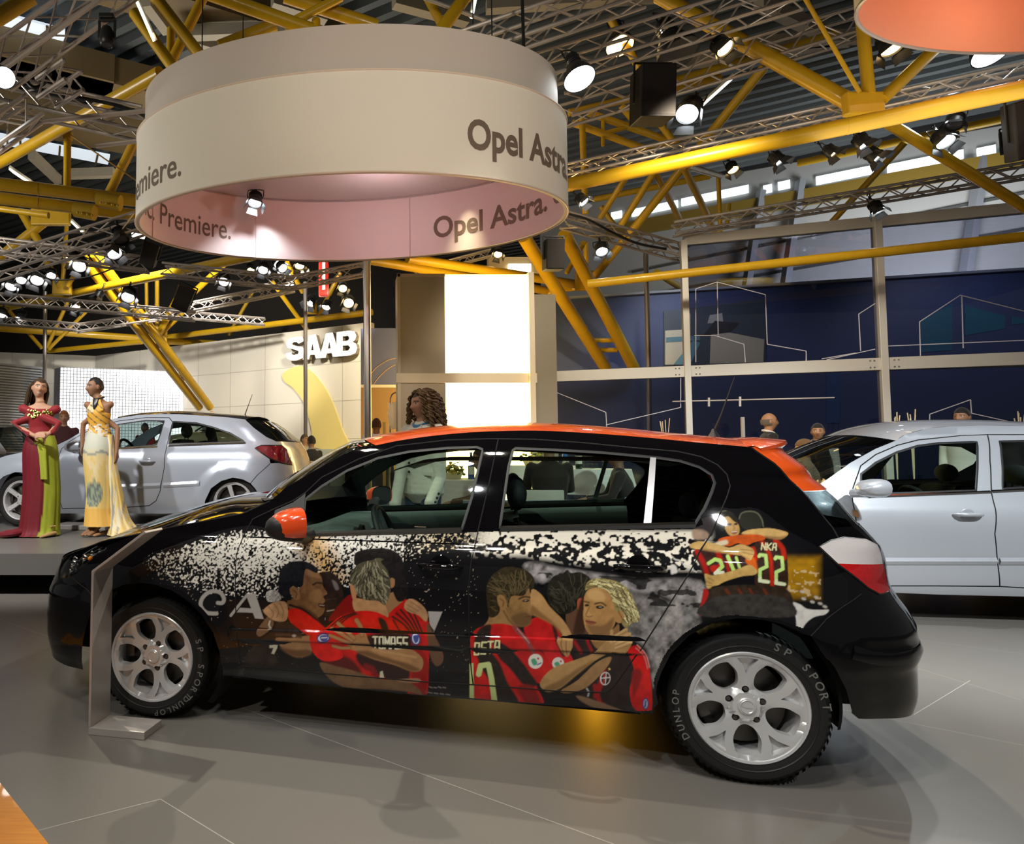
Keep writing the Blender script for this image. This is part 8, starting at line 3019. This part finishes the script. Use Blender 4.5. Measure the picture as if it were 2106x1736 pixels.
 for i in range(90):
  a = rg.uniform(0, 2 * pi)
  st = Vector((.072 * cos(a), .088 * sin(a) - .012, rg.uniform(.0, .112)))
  if st.y > .005:
   continue
  k = sqrt(max(0, 1 - (st.z / .118) ** 2)) + .1
  st.x *= k
  st.y *= k
  o_ = Vector((st.x * .25, st.y * .2 - .006, 0))
  P = spline([tuple(st), tuple(st * 1.12 + Vector((0, -.01, -.05)) + o_), tuple(st * 1.12 + o_ + Vector((0, -.015, -.17))), tuple(st * 1.02 + o_ + Vector((0, -.02, -.25 - .05 * rg.random())))], 4)
  h.tube([C + RH @ (Vector(v) * s) for v in P], [.013] * (len(P) - 3) + [.010, .007, .003], 5, caps=False)
 h.sphere(C + RH @ Vector((0, -.018, .022)), (.080, .090, .104), 20, 14, rot=RH)
 h.build('hair', mat('brown_hair', (.060, .034, .015), .45), root, smooth=70)
 shoes(root, [at(104, 1088, d - .10) - root.location + Vector((.03, 0, .03))], cloth('sandal_gold', (.45, .28, .12), .4))
def orange_model():
 d = 6.85
 p = at(205, 1098, d)
 root = thing('person', 'woman with cropped hair in an orange and white patterned halter gown', 'person', (p.x, p.y, ST_Z))
 s = .98
 U = Vector((0, 0, 1))
 body, C, RH, R3, right, fwd, neck, shc, half, chest, waist, hip, trunk, q = model_common(
  root, d, 205, (195, 797), (-.15, -1), (-.75, -.75), .02, 0, (.3, .16, .09), ((174, 830), (233, 828)),
  [(-1, (171, 872, 0), (169, 915, -.02), (0, -.1, -1), (-1, 0, 0), 1), (1, (242, 882, .02), (240, 930, -.04), (0, -.1, -1), (1, 0, 0), -1)], (204, 905), s, ST_Z)
 bo = remesh('body', body, .0085, M_SKINV, root)
 paint_face(bo, C, RH, s, (.30, .155, .085), lip=(.30, .09, .07), hair=(.012, .009, .008), hairline=.062)
 hair_cap(root, C, RH, s, mat('cropped_hair', (.012, .009, .008), .5), low=-.02, puff=1.04, front=.075)
 tp = MB()
 ell_tube(tp, [(chest + U * .045, .105, .100), (chest - U * .01, .138, .110), (waist, .118, .092), (hip + U * .03, .148, .112)], right, 22)
 for sx in (-1, 1):
  ell_tube(tp, [(chest + right * sx * .07 + fwd * .085 + U * .02, .045, .022), (shc + right * sx * .04 + fwd * .06 + U * .02, .020, .014), (neck + right * sx * .035 - fwd * .01 + U * .02, .014, .012)], right, 10)
 t_ = remesh('halter_top', tp, .010, vcol_mat('halter_cloth', .6), root)
 V = np.empty(len(t_.data.vertices) * 3)
 t_.data.vertices.foreach_get('co', V)
 V = V.reshape(-1, 3)
 Cc = np.tile(np.array([.80, .42, .05, 1]), (len(V), 1))
 st_ = np.abs(((V[:, 0] - chest.x) * .8 + (V[:, 2] - chest.z)) % .075 - .037) < .006
 Cc[st_, :3] = (.08, .06, .05)
 w_ = V[:, 2] < waist.z + .02
 Cc[w_ & (vnoise(V[:, 0] * 60, V[:, 2] * 60, 9) > .55), :3] = (.75, .72, .6)
 lt_ = (V[:, 0] < chest.x - .02) & (V[:, 2] > chest.z)
 Cc[lt_ & ~st_, :3] = (.80, .62, .36)
 ca = t_.data.color_attributes.new('Col', 'FLOAT_COLOR', 'POINT')
 ca.data.foreach_set('color', Cc.astype(np.float32).ravel())
 nk = MB()
 nk.tube([neck + R3 @ Vector((.05 * cos(a), .052 * sin(a), .012 - .03 * max(0, sin(a)))) for a in np.linspace(0, 2 * pi, 20, endpoint=False)], .012, 8, closed=True)
 ell_tube(nk, [(neck + fwd * .06 - U * .02, .040, .012), (neck + fwd * .085 - U * .075, .028, .012), (neck + fwd * .10 - U * .13, .010, .008)], right, 10)
 nk.build('necklace', mat('necklace_black', (.02, .02, .022), .3), root)
 b = at(204, 1098, d) - root.location
 rows = densify([(tuple(hip + U * .09), .125, .10), (tuple(hip - U * .05), .162, .135), (tuple(hip - U * .22), .170, .15), ((b.x, b.y + .02, hip.z * .45), .155, .15), ((b.x + .0, b.y + .02, .28), .160, .16), ((b.x + .02, b.y + .02, .115), .185, .19)], 8)
 def col(V):
  z, x = V[:, 2] / hip.z, (V[:, 0] - b.x)
  n = vnoise(V[:, 0] * 16, V[:, 2] * 10, 21) * .6 + vnoise(V[:, 0] * 40, V[:, 2] * 30, 22) * .4
  base = np.tile(np.array([.82, .60, .20]), (len(V), 1))
  top = np.clip((z - .80) / .12, 0, 1)[:, None]
  base = base * (1 - top) + np.array([.62, .64, .52]) * top
  w = np.clip(1 - np.abs(z - .70) / .16, 0, 1)[:, None] * (n > .45)[:, None]
  base = base * (1 - .6 * w) + np.array([.88, .80, .60]) * .6 * w
  gr = (np.clip(1 - ((x + .03) / .12) ** 2 - ((z - .44) / .17) ** 2, 0, 1) * 2 > .35 + n * .6)
  base[gr] = np.where((vnoise(V[gr, 0] * 70, V[gr, 2] * 70, 25) > .5)[:, None], (.16, .19, .18), (.36, .42, .28))
  lo = (z < .30)
  base[lo] = base[lo] * .4 + np.array([.85, .42, .04]) * .6
  st = np.abs(z - .86 - .02 * np.sin(x * 30)) < .012
  base[st] = (.30, .32, .30)
  return base
 skirt('skirt', root, rows, vcol_mat('halter_cloth', .6), 96, .022, 11, col)
 rows2 = densify([(tuple(hip + Vector((.135, -.02, .06))), .035, .05), (tuple(hip + Vector((.165, -.03, -.25))), .05, .06), ((b.x + .20, b.y - .02, .45), .075, .08), ((b.x + .25, b.y - .02, .18), .11, .12), ((b.x + .32, b.y - .04, .02), .20, .18)], 8)
 def col2(V):
  n = vnoise(V[:, 0] * 50, V[:, 2] * 5, 31)
  c = np.where((n > .5)[:, None], (.86, .62, .20), (.84, .74, .50))
  k = vnoise(V[:, 0] * 70, V[:, 2] * 4, 33) > .78
  c[k] = (.35, .36, .30)
  return c
 skirt('train', root, rows2, vcol_mat('halter_cloth', .6), 72, .05, 12, col2)
 shoes(root, [at(183, 1094, d - .06) - root.location + Vector((.06, .05, .075)), at(203, 1094, d - .06) - root.location + Vector((.06, .05, .07))], cloth('pump_tan', (.40, .20, .09), .4))
curly_woman()
red_model()
orange_model()
simple_person('bald man in dark suit and white collar standing behind the orange spoiler', 1582, 848, 8.2, (.9, -.3), 1.74, suit=(.012, .010, .011), skin=(.30, .15, .075), bald=True, collar=(.55, .52, .48))
simple_person('waitress in black vest and bow tie standing behind the silver estate car', 1681, 868, 7.9, (-.35, -1), 1.62, suit=(.52, .50, .46), skin=(.33, .17, .09), hair=(.012, .010, .009), collar=(.70, .68, .64), tie=True, vest=(.012, .010, .012), head_face=(-.6, -.8))
simple_person('seated fair-haired woman between the orange spoiler and the silver windscreen', 1652, 903, 7.1, (-.8, .5), 1.66, suit=(.40, .30, .20), skin=(.5, .30, .18), hair=(.12, .065, .025), seated=True, puff=1.22, low=-.06)
simple_person('waiter with dark hair looking left, behind the roof of the silver estate car', 1977, 836, 7.6, (-.9, -.35), 1.76, suit=(.60, .58, .55), skin=(.30, .155, .085), hair=(.010, .009, .010), collar=(.75, .73, .70))
simple_person('seated man in dark blue suit seen from behind, right of the coupe', 640, 894, 11.4, (-.6, .8), 1.74, ST_Z, suit=(.028, .034, .055), skin=(.42, .24, .15), hair=(.05, .045, .04), seated=True, collar=(.6, .6, .62), puff=1.05)
simple_person('fair-skinned seated man facing the dark-suited man, right of the coupe', 627, 891, 12.4, (.75, -.6), 1.74, ST_Z, suit=(.55, .55, .58), skin=(.55, .34, .23), hair=(.16, .13, .10), seated=True, collar=(.7, .7, .72), puff=1.03)
simple_person('seated woman in brown at the rear bumper of the coupe', 612, 905, 10.8, (.7, .6), 1.6, ST_Z, suit=(.16, .06, .02), skin=(.4, .22, .13), hair=(.10, .04, .015), seated=True, puff=1.25, low=-.1)
simple_person('person in a white shirt behind the thick steel pole', 774, 858, 9.9, (.1, 1), 1.76, suit=(.80, .72, .72), skin=(.25, .11, .05), hair=(.07, .022, .010), puff=1.06)
simple_person('grey-haired seated guest low behind the roof edge, right of the thick pole', 778, 898, 8.4, (-.4, .9), 1.6, suit=(.05, .04, .05), skin=(.45, .26, .16), hair=(.20, .16, .13), seated=True)
simple_person('seated dark-haired guest left of the thick pole, behind the black windscreen', 741, 908, 9.1, (.4, .9), 1.6, suit=(.02, .016, .016), skin=(.45, .26, .16), hair=(.03, .02, .015), seated=True)
simple_person('seated man in dark suit seen from behind through the rear side window', 1128, 893, 6.35, (.15, 1), 1.78, suit=(.022, .015, .010), skin=(.30, .17, .10), hair=(.02, .014, .01), seated=True, arms='fwd', collar=(.4, .36, .3))
simple_person('seated guest leaning over the table, right half of the rear side window', 1268, 912, 6.35, (-.9, .3), 1.7, suit=(.028, .020, .018), skin=(.24, .13, .08), hair=(.05, .04, .035), seated=True, arms='fwd', lean=.1)
simple_person('seated guest in brown coat behind the curly-haired woman', 988, 918, 6.2, (-.9, .2), 1.66, suit=(.10, .06, .028), skin=(.34, .19, .11), hair=(.05, .03, .015), seated=True, arms='fwd')
simple_person('person in red top seen through the coupe side window', 298, 868, 10.3, (-.2, -1), 1.3, ST_Z, suit=(.20, .012, .018), skin=(.3, .16, .09), hair=(.02, .012, .01))
simple_person('man in dark jacket with red shirt behind the red-gowned model', 132, 842, 9.4, (.4, -1), 1.66, ST_Z, suit=(.05, .012, .014), skin=(.4, .22, .13), hair=(.3, .10, .02))
simple_person('left one of two distant heads above the coupe roof', 436, 844, 15.3, (.2, .9), 1.78, ST_Z, suit=(.10, .09, .08), skin=(.50, .32, .20), bald=True)
simple_person('right one of two distant heads above the coupe roof', 479, 849, 15.6, (-.2, .9), 1.76, ST_Z, suit=(.12, .11, .10), skin=(.50, .32, .20), bald=True)
# --------- lounge tables, flowers, lamp, small cars
def table(px, py, d, lab, r=.42, m=(.80, .78, .70)):
 p = at(px, py, d)
 t = thing('dining_table', lab, 'table', (p.x, p.y, 0))
 h = p.z
 MB().lathe([(0, h - .03), (r, h - .03), (r, h), (0, h)], 32, 'Z').build('tabletop', mat('table_wood', (.3, .2, .1), .5), t)
 MB().lathe([(.04, h - .03), (.03, .06), (.20, .03), (.22, 0), (0, 0)], 20, 'Z').build('pedestal', M_ALU, t)
 cl = MB()
 rows = [[((r + .012) * f * cos(a), (r + .012) * f * sin(a), h + .004) for a in np.linspace(0, 2 * pi, 49)] for f in (0.02, .5, 1)]
 for k in range(1, 5):
  rows.append([((r + .012 + .012 * k + .014 * k * .4 * sin(9 * a)) * cos(a), (r + .012 + .012 * k + .014 * k * .4 * sin(9 * a)) * sin(a), h - .07 * k) for a in np.linspace(0, 2 * pi, 49)])
 o = cl.grid(rows).build('tablecloth', cloth('table_linen', m), smooth=60)
 o.location = (p.x, p.y, 0)
 tag(o, 'white cloth on the ' + lab, 'tablecloth')
 return Vector((p.x, p.y, h + .006))
def flowers(c, lab, w=.16):
 t = thing('flower_bowl', lab, 'flowers', c)
 MB().lathe([(0, 0), (w * .8, 0), (w, .07), (w * .96, .075), (0, .06)], 24, 'Z').build('bowl', cloth('bowl_cream', (.72, .62, .38), .4), t)
 rg = random.Random(int(c.x * 100))
 lf, fl = MB(), MB()
 for i in range(60):
  a, r, z = rg.uniform(0, 6.28), w * sqrt(rg.random()) * 1.15, rg.uniform(.07, .20)
  p = Vector((r * cos(a), r * sin(a), z * (1.1 - r / w * .35)))
  (fl if rg.random() < .55 else lf).sphere(p, (.022, .022, .016), 7, 5)
 lf.build('leaves', mat('leaf_green', (.12, .16, .03), .6), t)
 b = fl.build('blossoms', mat('blossom_yellow', (.55, .42, .06), .6), t)
 b['kind'] = 'stuff'
 return t
def bottle(c, lab, col, h=.28):
 m = mat('bottle_%02x%02x%02x' % tuple(int(v * 255) for v in col), col, .08, coat=.5)
 t = thing('bottle', lab, 'bottle', c)
 MB().lathe([(0, 0), (.036, 0), (.037, .01), (.037, h * .58), (.030, h * .70), (.014, h * .80), (.013, h)], 18, 'Z').build('glass_body', m, t)
 MB().lathe([(.016, h * .93), (.016, h + .008), (0, h + .008)], 14, 'Z').build('cap', mat('cap_white', (.7, .7, .65), .5), t)
 MB().lathe([(.0378, h * .18), (.0378, h * .48)], 18, 'Z').build('label_band', mat('label_paper', (.6, .58, .5), .6), t)
def glass(c, lab):
 o = MB().lathe([(0, 0), (.032, 0), (.030, .004), (.004, .008), (.004, .085), (.026, .105), (.034, .15), (.030, .19), (.029, .19), (.032, .15), (.024, .108), (0, .10)], 16, 'Z').build('wine_glass', glass_mat('clear_glass', (.92, .95, .93), .5))
 o.location = c
 tag(o, lab, 'glass', 'wine glasses on the lounge tables')
c = table(948, 986, 7.0, 'small round table behind the curly-haired woman')
flowers(c + Vector((-.10, .0, 0)), 'bowl of yellow flowers on the table behind the curly-haired woman', .12)
bottle(c + Vector((.10, -.1, 0)), 'blue bottle on the table behind the curly-haired woman', (.03, .08, .25), .30)
c = table(1102, 958, 8.3, 'round table with flowers left of the dark-suited guest', .5)
flowers(c + Vector((-.02, -.1, 0)), 'wide bowl of yellow flowers on the table, left in the rear side window', .19)
c = table(1212, 965, 7.2, 'brightly lit round table right of the dark-suited guest', .45)
bottle(c + Vector((-.20, -.2, 0)), 'dark green wine bottle on the brightly lit table', (.01, .025, .012), .32)
bottle(c + Vector((-.28, .0, 0)), 'blue water bottle on the brightly lit table', (.05, .15, .4), .28)
for i, (dx, dy) in enumerate(((-.10, -.22), (.0, -.1), (.08, -.22), (.16, .0), (-.02, .12))):
 glass(c + Vector((dx, dy, 0)), 'wine glass on the brightly lit round table in the rear side window')
lamp('SPOT', c + Vector((0, -.6, 3.4)), c, 120, (1, .95, .85), .1, 40, .6)
lamp('SPOT', at(948, 986, 7.0) + Vector((0, -.4, 3.3)), at(948, 986, 7.0), 90, (1, .85, .5), .1, 40, .6)
def chair(px, py, d, lab, rz=0., w=.44, m=(.62, .45, .24), z0=0.):
 p = at(px, py, d) - Vector((0, 0, z0))
 t = thing('lounge_chair', lab, 'chair', (p.x, p.y, z0), rz)
 wd = mat('pale_wood_%02x' % int(m[0] * 255), m, .45, noise=.1, nscale=8)
 h = p.z
 MB().box((0, 0, h - .13), (w, .03, .26)).build('backrest', wd, t, bevel=.01)
 MB().box((0, .22, .46), (w, .44, .04)).build('seat', wd, t, bevel=.01)
 for sx in (-1, 1):
  for y in (0, .42):
   MB().tube([(sx * (w / 2 - .03), y, 0), (sx * (w / 2 - .03), y, .45 if y else h - .1)], .015, 8).build('leg', M_CHROME, t)
chair(655, 948, 10.6, 'pale wooden chair back behind the dark-blue-suited man', .2, z0=ST_Z)
chair(1110, 1008, 6.0, 'pale chair back of the dark-suited guest, seen through the rear window', 0., .48, (.45, .42, .32))
for k, (a, b_) in enumerate(((Vector((-0.356, 6.046, .84)), Vector((0.643, 6.046, .84))), (Vector((1.168, 6.046, .82)), Vector((2.903, 6.046, .82))))):
 r_ = thing('lounge_rail', ('grey horizontal rail left of the curly-haired woman', 'grey horizontal rail right of the curly-haired woman')[k], 'rail', (0, 0, 0))
 MB().bar(a, b_, .03, .10).build('rail_board', mat('rail_grey', (.26, .30, .33), .4), r_, smooth=0)
 for q in (a.lerp(b_, .08), a.lerp(b_, .92)):
  MB().tube([(q.x, q.y + .03, 0), (q.x, q.y + .03, q.z)], .02, 8).build('rail_post', M_ALU, r_)
b = thing('blue_box', 'blue box beside the silver window post, seen through the rear window', 'box', at(1312, 1034, 5.8))
MB().box((0, 0, -.005), (.20, .14, .11)).build('box_body', mat('box_blue', (.05, .17, .55), .4), b, smooth=0, bevel=.01)
p = at(1312, 1046, 5.8)
t = thing('side_table', 'small table under the blue box behind the black car', 'table', (p.x, p.y, 0))
MB().box((0, 0, p.z - .03), (.6, .4, .03)).build('tabletop', mat('white_board', (.7, .7, .66), .5), t, smooth=0)
for sx in (-1, 1):
 for sy in (-1, 1):
  MB().tube([(sx * .27, sy * .17, 0), (sx * .27, sy * .17, p.z - .04)], .015, 8).build('leg', M_ALU, t)
def twigs(px, d, ytop, lab, seed):
 p = at(px, 900, d)
 t = thing('twig_vase', lab, 'plant', (p.x, p.y, 0))
 MB().lathe([(0, 0), (.07, 0), (.06, .5), (.09, .98), (.085, .98), (0, .9)], 18, 'Z').build('vase', mat('vase_dark', (.03, .03, .035), .3), t)
 rg = random.Random(seed)
 ht = at(px, ytop, d).z
 for i in range(5):
  a = rg.uniform(-.8, .8)
  e = Vector((.10 * a, rg.uniform(-.05, .05), ht - rg.uniform(0, .12)))
  MB().tube(spline([(0, 0, .9), (e.x * .3 + rg.uniform(-.015, .015), 0, .9 + (ht - .9) * .5), tuple(e)], 4), .006, 5).build('twig', mat('twig_pale', (.60, .50, .34), .7), t)
twigs(1369, 8.9, 853, 'pale dried twigs left of the roof aerial', 1)
twigs(1842, 7.9, 846, 'pale dried twigs above the silver roof, left of two vases', 2)
twigs(1876, 7.8, 842, 'pale dried twigs above the silver roof, right of two vases', 3)
twigs(2098, 7.4, 842, 'pale dried twigs at the right edge of the picture', 4)
for x, y0, y1, d, lab in ((790, 868, 905, 8.0, 'slim gilded post behind the front of the orange roof'), (1527, 858, 902, 8.6, 'thin pale post left of the bald man')):
 a, b_ = at(x, y0, d), at(x, y1, d)
 o = MB().bar((a.x, a.y, 0), (a.x, a.y, a.z), .04, .03).build('slim_post', mat('gilded_post', (.62, .38, .08), .4) if x < 800 else M_ALU, smooth=0)
 tag(o, lab, 'post')
p = at(812, 850, 10.4)
l = thing('arc_lamp', 'arched stand lamp with ribbed beige shade beside the light box', 'lamp', (p.x, p.y, 0))
sh = MB()
sh.lathe([(.005, p.z + .20), (.07, p.z + .17), (.115, p.z + .05), (.12, p.z - .08), (.09, p.z - .22), (.05, p.z - .28)], 20, 'Z')
for k in range(10):
 a = 2 * pi * k / 10
 sh.tube([(.075 * cos(a), .075 * sin(a), p.z + .17), (.122 * cos(a), .122 * sin(a), p.z), (.095 * cos(a), .095 * sin(a), p.z - .2)], .008, 5)
sh.build('shade', mat('shade_beige', (.72, .52, .28), .5, emit=(1, .75, .4), es=.15), l)
ar = MB()
q = [at(x, y, 10.4) - l.location for x, y in ((817, 806), (806, 812), (802, 826), (802, 846))]
ar.tube(spline([tuple(v) for v in q] + [(q[-1].x, 0, .9), (q[-1].x, 0, .02)], 6), .012, 8)
ar.lathe([(0, 0), (.16, 0), (.16, .02), (0, .03)], 20, 'Z', c=(q[-1].x, 0, 0))
ar.build('stem', M_CHROME, l)
def small_car(lab, name, px, py, d, rz, paint, open_top, z0=0., sc=1.):
 p = at(px, py, d)
 r = thing(name, lab, 'car', (p.x, p.y, z0), rz)
 r.scale = (sc, sc, sc)
 st = [(-2.2, .42, .62), (-2.05, .35, .84), (-1.5, .30, .93), (-.9, .28, .95), (.2, .27, .92), (.9, .27, .90), (1.6, .28, .80), (2.05, .32, .66), (2.2, .40, .55)]
 rows = []
 for x, zb, zt in st:
  w = .86 * (1 - max(0, abs(x) - 1.5) ** 2 * .45)
  rows.append([(x, -w * .92, zb), (x, -w, zb + .12), (x, -w, (zb + zt) / 2 + .05), (x, -w * .93, zt - .05), (x, -w * .72, zt), (x, 0, zt + .03), (x, w * .72, zt), (x, w * .93, zt - .05), (x, w, (zb + zt) / 2 + .05), (x, w, zb + .12), (x, w * .92, zb)])
 MB().grid([[tuple(q) for q in row] for row in rows]).add(rows[0], [tuple(range(11))]).add(rows[-1], [tuple(range(11))[::-1]]).build('car_body', paint, r, smooth=50)
 if open_top:
  fr = MB()
  fr.tube(spline([(.75, -.66, .92), (.15, -.56, 1.30), (.10, 0, 1.34), (.15, .56, 1.30), (.75, .66, .92)], 6), .025, 8)
  fr.build('screen_frame', M_TRIMBLK, r)
  for y in (-.36, .36):
   s_ = MB()
   s_.box((-.30, y, 1.02), (.14, .46, .30))
   s_.sphere((-.33, y, 1.22), (.05, .13, .09), 12, 8)
   s_.build('front_seat', M_SEAT, r, bevel=.03)
  MB().box((.0, 0, .955), (1.25, 1.25, .02)).build('cockpit', M_TRIMBLK, r)
 else:
  g = MB()
  g.grid([[(1.0, -.70, .92), (.35, -.56, 1.34), (-.9, -.56, 1.36), (-1.6, -.66, .96)], [(1.15, 0, .94), (.45, 0, 1.40), (-.9, 0, 1.42), (-1.7, 0, .98)], [(1.0, .70, .92), (.35, .56, 1.34), (-.9, .56, 1.36), (-1.6, .66, .96)]])
  g.build('greenhouse', M_GLASS_D, r, smooth=20)
  MB().grid([[(.42, -.57, 1.36), (-.95, -.57, 1.38)], [(.48, 0, 1.43), (-.95, 0, 1.44)], [(.42, .57, 1.36), (-.95, .57, 1.38)]]).build('roof_panel', paint, r, smooth=60)
  pl = MB()
  for sy in (-1, 1):
   pl.bar((1.0, sy * .71, .92), (.40, sy * .57, 1.37), .06, .05)
   pl.bar((-.25, sy * .69, .93), (-.30, sy * .57, 1.37), .08, .04)
   pl.bar((-1.65, sy * .68, .95), (-.95, sy * .57, 1.38), .10, .05)
  pl.build('pillars', paint, r, smooth=0)
 for x in (-1.3, 1.35):
  for sy in (-1, 1):
   w = MB()
   w.lathe([(.20, .0), (.27, .015), (.31, 0), (.32, -.05), (.31, -.19)], 28, 'Y')
   wo = w.build('wheel', M_RUBBER, r)
   wo.location = (x, sy * .83, .32)
   if sy < 0:
    wo.rotation_euler = (0, 0, pi)
   MB().lathe([(0, .0), (.05, .01), (.20, -.01), (.20, -.1)], 24, 'Y').build('rim', M_ALLOY, wo)
 return r
small_car('open-topped gold convertible against the cream wall, beyond the coupe tail', 'convertible_car', 462, 905, 13.2, R(175), mat('gold_paint', (.45, .40, .26), .3, metal=.5, coat=1), True, z0=1.18, sc=.69)
pd = MB().box((0, 0, .59), (3.3, 1.6, 1.18)).build('car_podium', mat('podium_cream', (.55, .52, .45), .5), smooth=0)
q = at(462, 905, 13.2)
pd.location = (q.x, q.y, 0)
pd.rotation_euler = (0, 0, R(175))
tag(pd, 'cream podium under the gold convertible', 'podium')
small_car('white car cut by the left edge, behind the red-gowned model', 'white_car', -30, 905, 11.2, R(150), mat('white_paint', (.72, .72, .70), .25, coat=1), False, z0=ST_Z)
